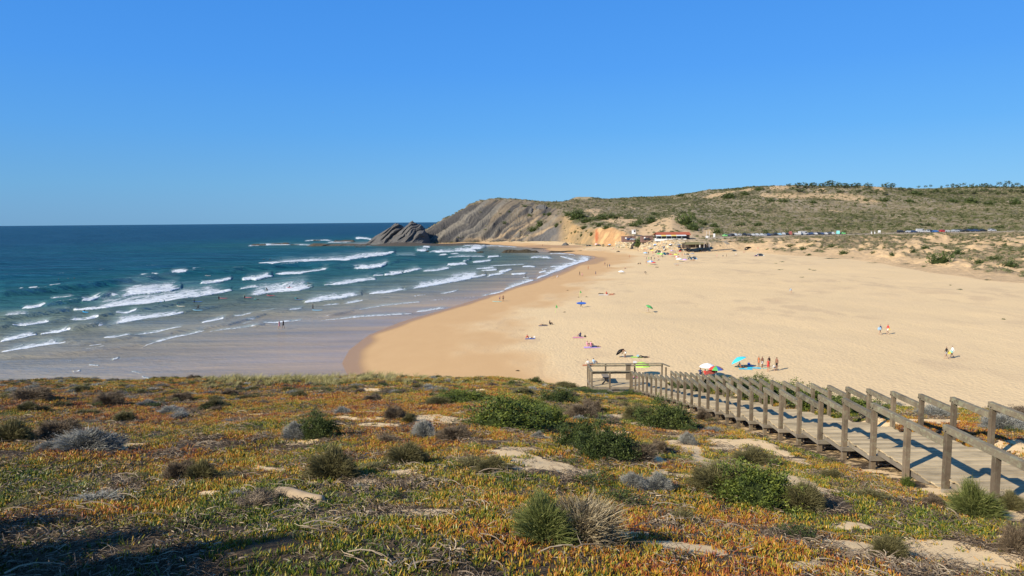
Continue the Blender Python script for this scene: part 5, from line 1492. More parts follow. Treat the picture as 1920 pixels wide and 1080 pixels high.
scatter('scrub', np.stack([bx_, by_, bz_ - 0.1], 1), rot, scl, RNG.integers(0, 5, N_), tt_, sc_protos, ('grey-green low scrub covering the hills and the dunes', 'scrub'))

# single bushes and trees that stand out: (u, v foot, width, height, label)
def far_bush_proto(seed, n=520, lsz=0.10):
    root = empty('bush', (0, 0, 0))
    V, Fc, L, V2, F2 = bush_mesh(seed, n, lsz, MHG)
    mesh_obj('foliage', V, Fc, MHG, root, floats={'leaf': L}); mesh_obj('stems', V2, F2, MCORE['G'], root, smooth_=True)  # second mesh is an added dark dome filling the bush
    return root
fb = [far_bush_proto(400), far_bush_proto(431), far_bush_proto(467)]
used_fb = set()
def far_bush(i, u, v, w_, h_, label, name=None, group=None, cat='bush'):
    x, y, z = place(u, v, False)
    W2 = w_ / F * y / 2; H2 = h_ / F * y
    k = i % 3; args = dict(label=label, cat=cat, group=group)
    sc = (W2 * 1.02, min(W2, 9), max(H2, 0.8))
    if k not in used_fb:
        used_fb.add(k); o = fb[k]; o.location = (x, y + min(W2, 9) * 0.5, z - 0.4); o.scale = sc; tag(o, **args)
    else: copy_tree(fb[k], (x, y + min(W2, 9) * 0.5, z - 0.4), 0.0, sc, **args)
FARB = [
 (1083, 411, 42, 20, 'large green bush mat on the shoulder of the headland'), (1066, 404, 18, 8, 'green bush on the upper left of the large mat on the headland'),
 (1104, 416, 40, 10, 'long green bush strip right of the large mat'), (1097, 428, 22, 6, 'small green bush strip above the orange cliff'),
 (1014, 424, 20, 12, 'dark green bush halfway down the grey cliff'), (1000, 434, 22, 11, 'dark green bush lowest of the pair on the grey cliff'),
 (1044, 425, 12, 8, 'green bush in the gully near the right end of the grey cliff'), (995, 405, 14, 5, 'green bush under the dark crag of the headland'),
 (945, 420, 10, 6, 'small bush in the middle of the grey cliff'), (1030, 404, 13, 7, 'green bush right of the dark crag'), (1021, 404, 9, 5, 'small green bush between the crag and the larger bush'),
 (984, 388, 10, 5, 'bush just under the brow of the headland'), (955, 398, 6, 4, 'tiny bush left of the brow bush on the headland'), (1058, 399, 8, 5, 'small bush near the shoulder'),
 (1079, 436, 7, 5, 'small round bush on the ochre cliff, upper left'), (1090, 443, 7, 6, 'small round bush on the ochre cliff, lower'), (1110, 441, 10, 7, 'bush left of the dark cleft in the orange cliff'), (1100, 434, 6, 4, 'small bush on the ochre cliff, right'),
 (1126, 424, 24, 8, 'green bush on top of the orange cliff'), (1139, 428, 22, 7, 'green bush right on top of the orange cliff'), (1113, 422, 14, 5, 'low green bush left on top of the orange cliff'),
 (1128, 412, 34, 12, 'green scrub patch above the orange cliff'), (1150, 410, 34, 10, 'green scrub patch right above the orange cliff'),
 (1188, 425, 28, 9, 'green bush left of the big rounded one above the cafe terrace'), (1222, 418, 24, 14, 'rounded green bush on the sand slope above the cafe'),
 (1203, 422, 26, 10, 'green bush touching the rounded one above the cafe'), (1288, 424, 40, 26, 'largest dark green bush on the slope right of the cafe roof'), (1300, 432, 34, 14, 'dark bush below the largest one right of the cafe roof'),
 (1318, 422, 26, 11, 'green bush right of the largest one above the cafe'), (1346, 438, 22, 12, 'green bush above the first parked cars'), (1340, 426, 22, 9, 'green bush uphill of the first parked cars'),
 (1230, 404, 24, 7, 'green bush high above the cafe'), (1388, 424, 22, 7, 'green bush in the hillside above the car row, left'), (1422, 424, 22, 8, 'green bush in the hillside above the car row, middle'),
 (1438, 436, 18, 7, 'green bush right behind the car row'), (1480, 437, 18, 7, 'bright bush behind the middle of the car row'), (1520, 432, 22, 7, 'bright bush behind the right part of the car row'), (1470, 422, 16, 6, 'small green bush above the middle of the car row'), (1500, 424, 18, 6, 'small green bush above the right part of the car row'),
 (1368, 372, 34, 12, 'green bush on the left end of the upper dune'), (1400, 366, 24, 8, 'green bush on the upper dune next to bare sand'), (1424, 357, 18, 7, 'green bush on the left skyline of the upper dune'),
 (1278, 368, 20, 6, 'bush on the skyline above the cafe'), (1448, 378, 20, 6, 'bright green bush on the slope, left'), (1472, 379, 26, 7, 'bright green bush on the slope, second'), (1526, 381, 22, 6, 'bright green bush on the slope, third'),
 (1625, 377, 14, 6, 'dark bush under the sand patch of the upper dune'), (1660, 378, 24, 8, 'green bush below the right end of the upper dune'), (1708, 380, 24, 8, 'green bush on the right slope'),
 (1721, 366, 34, 9, 'brightest lime-green bush on the upper right slope'), (1742, 424, 38, 7, 'long lime-green bush above the right-hand cars'), (1830, 432, 60, 7, 'long lime-green mat behind the right-hand row of cars'), (1780, 416, 16, 5, 'green bush above the right-hand cars'), (1880, 428, 26, 7, 'green bush right of the right-hand row of cars'),
 (1790, 380, 26, 8, 'green bush on the far right slope, left one'), (1826, 381, 30, 12, 'dark bush on the far right slope, middle one'), (1858, 384, 26, 8, 'green bush on the far right slope, lower one'), (1908, 384, 26, 14, 'dark rounded bush on the right edge of the slope'),
 (1672, 422, 14, 5, 'green bush above the white notice board'), (1630, 428, 14, 5, 'green bush left of the notice board'),
 (1752, 494, 18, 6, 'green tussock on the sand slope of the right dunes'), (1675, 480, 14, 9, 'brown shrub sliding on the dune face'), (1770, 494, 50, 22, 'large olive mat on the right dune face'), (1800, 478, 36, 12, 'grass mat above the large olive one on the right dunes'), (1840, 494, 22, 10, 'olive shrub on the far right dune face'), (1870, 488, 30, 11, 'grey shrub on the far right dune face'), (1900, 500, 34, 14, 'grey mat at the right edge of the dunes'), (1585, 476, 22, 8, 'brown shrub on the dune front, middle'), (1560, 464, 16, 8, 'grey shrub on the dune front above the brown one'), (1518, 479, 14, 5, 'small brown shrub at the foot of the dune front'), (1508, 468, 18, 7, 'brown shrub on the dune front, left'), (1484, 462, 20, 6, 'olive shrub at the left end of the dune front'), (1716, 472, 18, 7, 'olive tussock in the middle of the dune belt'), (1738, 466, 20, 7, 'olive tussock right of the middle of the dune belt'), (1640, 474, 14, 5, 'small brown shrub in the middle of the dune face'),
]
for i, q in enumerate(FARB): far_bush(i, *q)
# bush at the sea wall and low plants out on the beach
far_bush(1, 1199, 461, 20, 15, 'rounded grey-green bush hanging over the stone sea wall')
for i, (u, v, w_, lab) in enumerate([(1467, 491, 12, 'flat green plant on the sand, upper right of the tents'), (1455, 494, 5, 'tiny green plant left of the flat green plant'), (1463, 506, 9, 'flat green plant, nearer of the left pair'), (1518, 505, 8, 'flat green plant, left of a touching pair'), (1526, 507, 8, 'flat green plant, right of a touching pair'),
      (1504, 520, 7, 'brownish plant alone in the middle of the sand'), (1800, 543, 13, 'dark green plant alone on the open sand at right'), (1882, 599, 6, 'small dark plant near the right edge of the sand'), (1852, 525, 9, 'green plant at the foot of the right dunes'), (1782, 535, 6, 'tiny plant below the right dunes'), (1560, 485, 36, 'strip of dry plants in front of the dunes'), (1638, 493, 16, 'sparse plants in front of the right dunes')]):
    x, y, z = place(u, v)
    copy_tree(fb[i % 3], (x, y, z - 0.12), i, (w_ / F * y / 2, w_ / F * y / 2 * 1.6, 0.30), label=lab, cat='plant')
# trees along the skyline
ORD = ['first', 'second', 'third', 'fourth', 'fifth', 'sixth', 'seventh', 'eighth', 'ninth', 'tenth', 'eleventh', 'twelfth', 'thirteenth', 'fourteenth', 'fifteenth', 'sixteenth', 'seventeenth', 'eighteenth', 'nineteenth', 'twentieth', '21st', '22nd', '23rd']
def tree_proto(seed, h, crown_r, bare):
    root = empty('tree', (0, 0, 0)); rg = random.Random(seed)
    mb = MB(); top = (rg.uniform(-0.05, 0.05), 0, 0.62)
    mb.tube([(0, 0, -0.06), (rg.uniform(-0.02, 0.02), 0, 0.3), top], [0.022, 0.016, 0.010], 6)
    for k in range(6):
        a = rg.uniform(0, 6.28); b0 = rg.uniform(0.35, 0.6)
        mb.tube([(0, 0, b0), (math.cos(a) * 0.14, math.sin(a) * 0.14, b0 + 0.12), (math.cos(a) * 0.26, math.sin(a) * 0.26, b0 + 0.22)], [0.010, 0.007, 0.004], 4)
    mb.build('trunk', MSTEM, root)
    V = []; Fc = []; L = []
    for c in range(26 if not bare else 12):
        a = rg.uniform(0, 6.28); rr = crown_r * math.sqrt(rg.random()); cx, cy = math.cos(a) * rr, math.sin(a) * rr
        cz = 0.56 + rg.uniform(-0.42, 0.32) * (1 - 0.4 * rr / crown_r) if not bare else 0.72 + rg.uniform(-0.12, 0.2); bl = rg.uniform(0.2, 0.7)
        for q in range(26):
            p = Vector((cx + rg.gauss(0, 0.06), cy + rg.gauss(0, 0.06), cz + rg.gauss(0, 0.045))); s = rg.uniform(0.02, 0.045)
            u_ = Vector((rg.gauss(0, 1), rg.gauss(0, 1), rg.gauss(0, 1))).normalized(); w2 = u_.cross(Vector((rg.gauss(0, 1), rg.gauss(0, 1), 1))).normalized()
            n0 = len(V); V += [tuple(p - u_ * s), tuple(p + u_ * s), tuple(p + w2 * s * 1.6)]; lv = bl + rg.uniform(-0.2, 0.2) + (p.z - cz); L += [min(1, max(0, lv))] * 3; Fc.append((n0, n0 + 1, n0 + 2))
    mesh_obj('crown', V, Fc, MHG, root, floats={'leaf': L})
    return root
tp = [tree_proto(501, 1, 0.42, False), tree_proto(517, 1, 0.30, False), tree_proto(533, 1, 0.36, True)]
tused = set()
def far_tree(k, u, v, hpx, wide, label, group=None):
    x, y, z = place(u, v, False)
    H_ = 0.85 * hpx / F * y
    args = dict(label=label, cat='tree', group=group)
    if k not in tused: tused.add(k); o = tp[k]; o.location = (x, y, z - 0.3); o.scale = (H_ * wide, H_ * wide, H_); tag(o, **args)
    else: copy_tree(tp[k], (x, y, z - 0.3), u * 0.7, (H_ * wide, H_ * wide, H_), **args)
for i, (u, v, h, wd) in enumerate([(1479, 349, 8, 1.6), (1497, 353, 15, 1.5), (1512, 353, 17, 1.5), (1525, 352, 14, 1.6), (1543, 352, 16, 1.4), (1555, 351, 18, 1.5), (1568, 352, 17, 1.5), (1583, 353, 14, 1.7), (1597, 353, 15, 1.5), (1608, 352, 13, 1.5), (1627, 353, 16, 1.2), (1646, 350, 8, 1.4), (1660, 353, 16, 1.2), (1672, 354, 15, 1.3), (1690, 357, 10, 1.6), (1705, 357, 8, 1.6), (1500, 360, 10, 2.2), (1540, 361, 10, 2.2), (1575, 362, 10, 2.2), (1610, 362, 9, 2.2), (1635, 363, 9, 2.2), (1660, 366, 9, 2.0)]):
    far_tree(i % 2, u, v, h, wd, 'dark green wind-shaped tree on the upper dune, %s' % (
        ['small one alone at the left end', 'leftmost of the tall clump', 'second of the tall clump', 'third of the tall clump', 'left side of the highest group', 'top of the highest group', 'right side of the highest group', 'first after the highest group', 'second after the highest group', 'last before the bare sand gap', 'alone in the bare sand gap', 'tiny one on the sand gap skyline', 'left of the last tall pair', 'right of the last tall pair', 'low one after the last tall pair', 'lowest at the right end', 'front row, first', 'front row, second', 'front row, third', 'front row, fourth', 'front row, fifth', 'front row, sixth'][i]))
rt = random.Random(3)
us = sorted([1722, 1735, 1745, 1765, 1776, 1786, 1796, 1806, 1812, 1822, 1831, 1840, 1848, 1856, 1866, 1874, 1884, 1891, 1899, 1908, 1915, 1930, 1945])
for i, u in enumerate(us):
    h = rt.uniform(9, 14) + (5 if u in (1874, 1891) else 0)
    far_tree(2 if u < 1760 or u in (1874, 1891) else rt.choice((0, 1, 2)), u, 356 - smooth(1722, 1800, u) * 3, h, rt.uniform(0.7, 1.2),
             'slender pine in the wood on the right skyline, %s from the left' % ORD[i], 'pines along the right skyline')
for i in range(16):
    u = 1745 + i * 11.5
    far_tree(i % 2, u, 362 + rt.uniform(-2, 3), rt.uniform(7, 10), 1.8, 'low bushy tree in front of the right skyline pines, %s from the left' % ORD[i], 'low trees in front of the right skyline pines')

# ================================================================== ROCKS
def rock_mat(name, a, b_, c_):
    m, nt, b = new_mat(name)
    p = position(nt)
    f1 = noiz(nt, 0.5, 6, 0.7, scaled(nt, p, (1, 1, 1.6), (0, R(40), 0))); f2 = noiz(nt, 0.12, 4, 0.6, p)
    st_ = noiz(nt, 0.9, 5, 0.6, scaled(nt, p, (0.25, 0.4, 2.0), (0, R(-40), 0)))
    c = mixc(nt, f1, a, b_); c = mixc(nt, mapr(nt, st_, 0.45, 0.62), c, c_)
    nt.links.new(c, b.inputs['Base Color']); b.inputs['Roughness'].default_value = 0.85; b.inputs['Specular IOR Level'].default_value = 0.2
    bumpn(nt, mth(nt, 'ADD', f1, st_), 0.9, 1.0, b)
    return m
SLATE = rock_mat('slate_rock', (0.085, 0.082, 0.078), (0.17, 0.16, 0.145), (0.115, 0.11, 0.102))
SHELF = rock_mat('wet_shelf_rock', (0.055, 0.046, 0.034), (0.13, 0.108, 0.078), (0.09, 0.075, 0.055))
MUSSEL = rock_mat('mussel_rock', (0.03, 0.024, 0.015), (0.11, 0.085, 0.05), (0.06, 0.05, 0.028))
def ridge_rock(name, prof, ydist, depth, mat, label, cat, sh_=1.0, nx=170, ny=60, foot=-1.0, seed=1, cut=None, group=None):
    """rock whose crest follows measured heights; it has its own depth front and back"""
    pu = np.array([p[0] for p in prof], float); pv = np.array([p[1] for p in prof], float)
    tt2 = np.array([float(raydir(a, b)[0]) for a, b in prof]); zz = np.array([CAMZ + ydist * float(raydir(a, b)[1]) for a, b in prof])
    xs_ = np.linspace(tt2[0] * ydist, tt2[-1] * ydist, nx)
    top = np.interp(xs_, tt2 * ydist, zz)
    q = np.linspace(-1, 1, ny)
    Xr, Q = np.meshgrid(xs_, q, indexing='ij'); Tp = top[:, None]
    Yr = ydist + Q * depth * (0.55 + 0.45 * smooth(0, 14, Tp))
    prof_ = np.where(Q < 0, np.clip(1 - np.abs(Q) ** 1.15, 0, 1), np.clip(1 - np.abs(Q) ** 1.3, 0, 1))
    Zr = (Tp - foot) * prof_ + foot
    s2 = Zr * 0.75 - Xr * 0.66 + (fbm(Xr / 14, Yr / 14, seed, 3) - 0.5) * 8
    inner = smooth(0, 0.25, 1 - np.abs(Q))
    Yr = Yr - inner * sh_ * ((fbm(s2 / 3.4, Xr / 40, seed + 3, 4) - 0.5) * 13 + (np.abs(fbm(s2 / 1.7, Zr / 12, seed + 5, 3) - 0.5) * 2 - 0.3) * 5)
    Zr = Zr + inner * sh_ * (fbm(s2 / 2.4, Yr / 9, seed + 8, 3) - 0.5) * np.clip(Tp * 0.09, 0.2, 1.6)
    o = mesh_obj(name, np.stack([Xr, Yr, Zr], -1).reshape(-1, 3), grid_faces(nx, ny), mat)
    tag(o, label, cat, group)
    return o
ridge_rock('sea_stack', [(688, 456), (697, 448), (705, 442), (717, 435), (732, 426), (739, 419.5), (743, 417.5), (747, 419), (752, 422), (758, 426), (764, 434), (772, 446), (780, 455)], 712, 30, SLATE, 'smaller left peak of grey slate rising from the sea before the headland', 'rock', 1.0, 150, 60, -1, 601)
ridge_rock('sea_stack', [(722, 456), (734, 447), (745, 437), (755, 428), (762, 422), (768, 416), (772.5, 413), (776, 415.5), (782, 420), (790, 421.5), (796, 428), (801, 440), (806, 452), (810, 456)], 700, 34, SLATE, 'taller pointed grey slate peak at the foot of the headland', 'rock', 1.15, 240, 70, -1, 611)
def low_rock(u0, u1, v, hpx, depth, mat, label, seed, name='rock', cat='rock', group=None):
    rg = random.Random(seed); n = 9
    prof = [(u0 + (u1 - u0) * i / n, v - (0 if i in (0, n) else hpx * rg.uniform(0.55, 1.05)) + (0.8 if i in (0, n) else 0)) for i in range(n + 1)]
    x, yd = zplane((u0 + u1) / 2.0, v, 0.0)
    return ridge_rock(name, prof, float(yd) + depth * 0.5, depth, mat, label, cat, 0.35, 90, 26, -0.5, seed, group=group)
low_rock(470, 501, 460.3, 3.2, 9, SHELF, 'dark low reef rock farthest left in the sea', 621)
low_rock(506, 545, 458.6, 3.6, 9, SHELF, 'dark low reef rock, second from the left', 623)
low_rock(545, 562, 459.5, 1.6, 6, SHELF, 'tiny reef rock between the second reef rock and the long one', 625)
low_rock(574, 704, 461, 5.0, 12, SHELF, 'long dark reef running out from the slate peaks', 627)
low_rock(585, 602, 451.4, 1.8, 9, SHELF, 'small reef rock behind the long reef', 629)
low_rock(624, 668, 453.4, 3.6, 12, SHELF, 'brown reef rock behind the long reef, near the peaks', 631)
low_rock(664, 688, 463.2, 1.2, 3, SHELF, 'thin wave-washed rock in front of the long reef', 632)
low_rock(688, 938, 461.0, 6.6, 44, SHELF, 'long flat tidal shelf of dark rock under the headland', 633, 'rock_shelf', 'rock shelf')
low_rock(938, 1014, 474.2, 7.0, 9, MUSSEL, 'brown mussel-covered rock bank, left one, with surf at its foot', 635, 'rock_bank', 'rock bank')
low_rock(1024, 1108, 473.6, 4.6, 10, MUSSEL, 'brown mussel-covered rock bank, right one, lying on the beach', 637, 'rock_bank', 'rock bank')
low_rock(1096, 1124, 472.4, 2.6, 5, MUSSEL, 'low tail of brown rocks at the right end of the banks', 639)
low_rock(894, 907, 473.8, 3.0, 5, MUSSEL, 'small dark rock in the surf left of the banks', 641)
low_rock(916, 930, 467.6, 1.4, 4, MUSSEL, 'flat dark rock behind the surf, beside the small one', 643)
low_rock(798, 808, 471.8, 2.2, 4, MUSSEL, 'dark rock with a wave breaking over it', 645)
low_rock(994, 1050, 466.4, 1.8, 5, SHELF, 'thin dark rock band crossing the little cove beach', 647)
x, y, z = place(1063, 460, False)
ridge_rock('boulder', [(1052, 461), (1056, 456), (1061, 454), (1066, 458), (1069, 461)], y + 2, 6, SLATE, 'dark slate boulder where the cliff meets the cove beach', 'rock', 0.5, 40, 24, z - 1.5, 651)
# crag on the brow
x, y, z = place(1005, 396, False)
ridge_rock('crag', [(986, 401), (990, 393), (996, 389), (1001, 392), (1006, 386), (1013, 384), (1019, 383), (1024, 386), (1027, 394)], y + 16, 22, SLATE, 'jagged dark crag near the brow of the headland', 'crag', 0.5, 90, 40, z - 14, 655)

# sea wall of piled pale stones
def stones(name, u0, u1, vtop, vbot, n, col, label, sz=0.7):
    mb = MB(); rg = random.Random(int(u0))
    for k in range(n):
        u = rg.uniform(u0, u1); a = rg.random()
        v = vbot + (vtop - vbot) * a
        x, y, z = place(u, v, False)
        s = sz * rg.uniform(0.5, 1.3)
        P = []
        for q in range(8):
            P.append((x + ((q & 1) * 2 - 1) * s * rg.uniform(0.5, 1.1), y + (((q >> 1) & 1) * 2 - 1) * s * rg.uniform(0.5, 0.9), z + (((q >> 2) & 1) * 2 - 1) * s * rg.uniform(0.35, 0.7)))
        mb.add(P, [(0, 2, 3, 1), (4, 5, 7, 6), (0, 1, 5, 4), (1, 3, 7, 5), (3, 2, 6, 7), (2, 0, 4, 6)], rg.randrange(3))
    o = mb.build(name, [plain('pale_stone', col, 0.9, 0.1, 0.2, 0.5, coord='Object'), plain('ochre_stone', (0.52, 0.38, 0.22), 0.9, 0.1, 0.2, 0.5), plain('grey_stone', (0.40, 0.36, 0.28), 0.9, 0.1, 0.2, 0.5)])
    tag(o, label, 'sea wall', kind='stuff')
    return o
stones('stone_sea_wall', 1155, 1190, 453, 463.5, 420, (0.66, 0.56, 0.38), 'bank of pale piled stones below the brown huts')
stones('stone_sea_wall', 1203, 1284, 452, 466, 900, (0.64, 0.54, 0.37), 'sea wall of pale piled stones below the cafe')

# ================================================================== CAFE, HUTS, SIGNS
RTILE = plain('red_tile', (0.38, 0.115, 0.065), 0.8, 0.2, 0.2, 3)
WPAINT = plain('white_paint', (0.78, 0.77, 0.74), 0.6, 0.3, 0.05, 2)
DKWALL = plain('dark_wall', (0.075, 0.055, 0.05), 0.8, 0.2, 0.2, 2)
BRWALL = plain('brown_wall', (0.20, 0.125, 0.105), 0.85, 0.2, 0.15, 2)
GLASSD = plain('dark_glass', (0.03, 0.04, 0.05), 0.1, 0.6, 0.1, 2)
AWN = plain('awning_cloth', (0.62, 0.66, 0.66), 0.8, 0.2, 0.08, 2)
YEL = plain('yellow_cloth', (0.75, 0.60, 0.16), 0.8, 0.2, 0.08, 2)
x0, y0, z0 = place(1228, 449.5, False); x1, y1, z1 = place(1290, 449, False)
cy = 438.0; cx0 = float(raydir(1232, 445)[0]) * cy; cx1 = float(raydir(1293, 445)[0]) * cy
zb = CAMZ + cy * float(raydir(1262, 448.6)[1])
cafe = empty('cafe', ((cx0 + cx1) / 2, cy, zb)); tag(cafe, 'beach cafe with a long red tiled roof and white awnings above the sea wall', 'building')
Wd = (cx1 - cx0) / 2
mb = MB(); mb.box(-Wd, Wd, 0, 8, -0.6, 2.9); mb.build('wall', DKWALL, cafe)
mb = MB()
zr0 = 2.75; zr1 = 4.3
P = [(-Wd - 1.2, -0.8, zr0), (Wd + 0.6, -0.8, zr0), (Wd + 0.6, 4.0, zr1), (-Wd + 0.4, 4.0, zr1), (-Wd - 1.2, 8.8, zr0), (Wd + 0.6, 8.8, zr0)]
mb.add(P + [(a, b, c - 0.18) for a, b, c in P], [(0, 1, 2, 3), (3, 2, 5, 4), (7, 6, 9, 8), (8, 9, 10, 11), (0, 6, 7, 1), (1, 7, 8, 2), (2, 8, 11, 5), (4, 5, 11, 10), (0, 3, 9, 6), (3, 4, 10, 9)])
roof = mb.build('roof', RTILE, cafe)
mb = MB()
for i in range(52):
    xx = -Wd - 0.9 + i * (2 * Wd + 1.5) / 51
    mb.bar((xx + (0.0), -0.82, zr0 + 0.05), (max(xx, -Wd + 0.45), 3.98, zr1 + 0.05), 0.14, 0.08)
mb.build('tile_row', RTILE, roof)
mb = MB(); mb.add([(Wd, 0, 2.9), (Wd, 8, 2.9), (Wd, 4, 4.1), (Wd - 0.15, 0, 2.9), (Wd - 0.15, 8, 2.9), (Wd - 0.15, 4, 4.1)], [(0, 1, 2), (3, 5, 4), (0, 2, 5, 3), (1, 4, 5, 2), (0, 3, 4, 1)]); mb.build('gable', DKWALL, cafe)
mb = MB(); mb.box(-Wd - 1.5, Wd - 3.0, -4.2, -4.0, -1.0, 0.45); mb.box(-Wd - 1.5, -Wd - 1.3, -4.0, 0, -1.0, 0.75); mb.build('terrace_wall', WPAINT, cafe)
mb = MB(); mb.box(-Wd - 1.3, Wd - 3.0, -4.0, 0, -1.0, 0.0); mb.build('terrace_floor', plain('terrace_floor', (0.35, 0.28, 0.2), 0.9), cafe)
for i in range(6):
    xa = -Wd - 1.0 + i * (2 * Wd - 1.5) / 6; xb = xa + (2 * Wd - 1.5) / 6 - 0.12
    mb = MB(); mb.add([(xa, 0.05, 2.9), (xb, 0.05, 2.9), (xb, -3.0, 2.25), (xa, -3.0, 2.25), (xa, 0.05, 2.82), (xb, 0.05, 2.82), (xb, -3.0, 2.05), (xa, -3.0, 2.05)], [(0, 1, 2, 3), (7, 6, 5, 4), (0, 4, 5, 1), (1, 5, 6, 2), (2, 6, 7, 3), (3, 7, 4, 0)])
    mb.build('awning', YEL if i in (1, 3) else AWN, cafe)
    mb = MB(); mb.box(xa, xa + 0.1, -3.0, -2.9, 0, 2.1); mb.build('awning_pole', WPAINT, cafe)
    mb = MB(); mb.box(xa + 0.4, xb - 0.4, -0.06, -0.003, 0.5, 2.2); mb.build('window', GLASSD, cafe)
for i in range(7):
    mb = MB(); xa = -Wd - 0.2 + i * (2 * Wd - 3.4) / 7
    mb.box(xa, xa + 0.9, -2.4, -1.5, 0.70, 0.75); mb.box(xa + 0.4, xa + 0.5, -2.0, -1.9, 0, 0.7)
    mb.build('table', [WPAINT, BRWALL][i % 2], cafe)
def hut(u0, u1, vb, vt, mat, label, name='hut', deep=5, door=True, ydist=440, rooftop=None, cat='hut'):
    xa = float(raydir(u0, vb)[0]) * ydist; xb = float(raydir(u1, vb)[0]) * ydist; zb_ = CAMZ + ydist * float(raydir(u0, vb)[1]); zt_ = CAMZ + ydist * float(raydir(u0, vt)[1])
    o = empty(name, ((xa + xb) / 2, ydist, zb_)); tag(o, label, cat); w = (xb - xa) / 2; h = zt_ - zb_
    mb = MB(); mb.box(-w, w, 0, deep, -1.2, h); mb.build('wall', mat, o)
    mb = MB(); mb.box(-w - 0.2, w + 0.2, -0.25, deep + 0.2, h + 0.002, h + 0.2); mb.build('roof', rooftop or mat, o)
    if door:
        mb = MB(); mb.box(-0.5 + w * 0.3, 0.5 + w * 0.3, -0.06, -0.004, 0, min(2.0, h * 0.85)); mb.build('door', DKWALL, o)
        mb = MB(); mb.box(-w * 0.6, -w * 0.6 + 1.0, -0.06, -0.004, h * 0.4, h * 0.8); mb.build('window', WPAINT, o)
    return o
hut(1167, 1192, 450.5, 443.8, BRWALL, 'long low brown hut at the left end of the terrace', ydist=462)
hut(1203, 1224, 451.0, 442.8, BRWALL, 'brown hut between the wall bush and the cafe', ydist=446)
hut(1186, 1192, 435.4, 431.5, WPAINT, 'tiny white cabin alone on the slope above the brown huts', ydist=490, deep=3, cat='cabin', name='cabin')
# signs and white boards right of the cafe
def board(u, v, w_, h_, pole, yd, label, mat=WPAINT, name='notice_board'):
    t, s = raydir(u, v); x = float(t) * yd; z = CAMZ + float(s) * yd
    o = empty(name, (x, yd, z)); tag(o, label, 'sign')
    W3 = w_ / F * yd / 2; H3 = h_ / F * yd; pb = pole / F * yd
    mb = MB(); mb.box(-W3, W3, -0.05, 0.05, pb, pb + H3); mb.build('panel', mat, o)
    for sx_ in (-1, 1):
        mb = MB(); mb.box(sx_ * W3 * 0.8 - 0.06, sx_ * W3 * 0.8 + 0.06, 0.055, 0.17, -1.0, pb + H3 * 0.9); mb.build('post', WPAINT, o)
board(1325.5, 446.5, 5, 3.6, 0.6, 436, 'white board on two tall masts right of the cafe'); board(1339, 445, 3.6, 6.6, 0.5, 437, 'tall white panel right of the masts')
board(1648.5, 437, 5.0, 4.2, 1.0, 444, 'square white notice board beside the road'); 
for i, u in enumerate((1325, 1330)):
    yd = 437; t, s = raydir(u, 447); mb = MB(); mb.tube([(0, 0, -0.5), (0, 0, 4.6)], [0.09, 0.06], 6); mb.tube([(-0.4, 0, 3.6), (0.4, 0, 3.6)], 0.04, 4)
    o = mb.build('mast', WPAINT); o.location = (float(t) * yd, yd, CAMZ + float(s) * yd); tag(o, ['left one of two thin white masts by the cafe', 'right one of two thin white masts by the cafe'][i], 'mast')
for i, u in enumerate((1634, 1640)):
    yd = 442; t, s = raydir(u, 438); o = empty('road_sign', (float(t) * yd, yd, CAMZ + float(s) * yd)); tag(o, ['left one of two small white posts by the road', 'right one of two small white posts by the road'][i], 'post')
    mb = MB(); mb.box(-0.22, 0.22, -0.2, 0.2, -0.5, 1.1); mb.build('block', WPAINT, o)
    mb = MB(); mb.tube([(0, 0, 1.1), (0, 0, 1.9)], 0.06, 6); mb.build('pole', WPAINT, o)
# beach bar and its jetty-like walkway on posts
WD2 = plain('bleached_timber', (0.30, 0.26, 0.20), 0.9, 0.1, 0.3, 1.5); WD3 = plain('dark_timber', (0.07, 0.055, 0.045), 0.9, 0.1, 0.3, 1.5); THATCH = plain('thatch', (0.20, 0.175, 0.09), 0.95, 0.05, 0.35, 1.2)
yd = 404; xa = float(raydir(1284, 462)[0]) * yd; xb = float(raydir(1334, 462)[0]) * yd; zb = CAMZ + yd * float(raydir(1300, 462.5)[1])
bar = empty('beach_bar', ((xa + xb) / 2, yd, zb)); tag(bar, 'dark timber beach bar with a low thatched roof at the back of the beach', 'building')
w = (xb - xa) / 2
mb = MB(); mb.box(-w, w, 3.5, 7, -1, 2.0); mb.build('wall', WD3, bar)
mb = MB(); P = [(-w - 0.5, -1.0, 1.9), (w * 0.4, -1.0, 2.2), (w * 0.5, 3.5, 3.6), (-w * 0.7, 3.5, 3.6), (-w - 0.5, 8, 2.4), (w * 0.4, 8, 2.4)]
mb.add(P + [(a, b, c - 0.3) for a, b, c in P], [(0, 1, 2, 3), (3, 2, 5, 4), (7, 6, 9, 8), (8, 9, 10, 11), (0, 6, 7, 1), (1, 7, 8, 2), (2, 8, 11, 5), (4, 5, 11, 10), (0, 3, 9, 6), (3, 4, 10, 9)]); mb.build('roof', THATCH, bar)
for i in range(11):
    xx = -w + i * 2 * w / 10; mb = MB(); mb.box(xx - 0.09, xx + 0.09, -0.7, -0.52, -1, 2.0); mb.build('post', WD3 if i % 4 else WD2, bar)
bar.scale = (1, 1, 0.72)
for i, xx in enumerate((0.1 * w, 0.42 * w, 0.8 * w)):
    mb = MB(); mb.box(xx - 0.28, xx + 0.28, -0.95, -0.75, -0.6, 1.5 + 0.2 * i); mb.build('panel', WPAINT, bar)
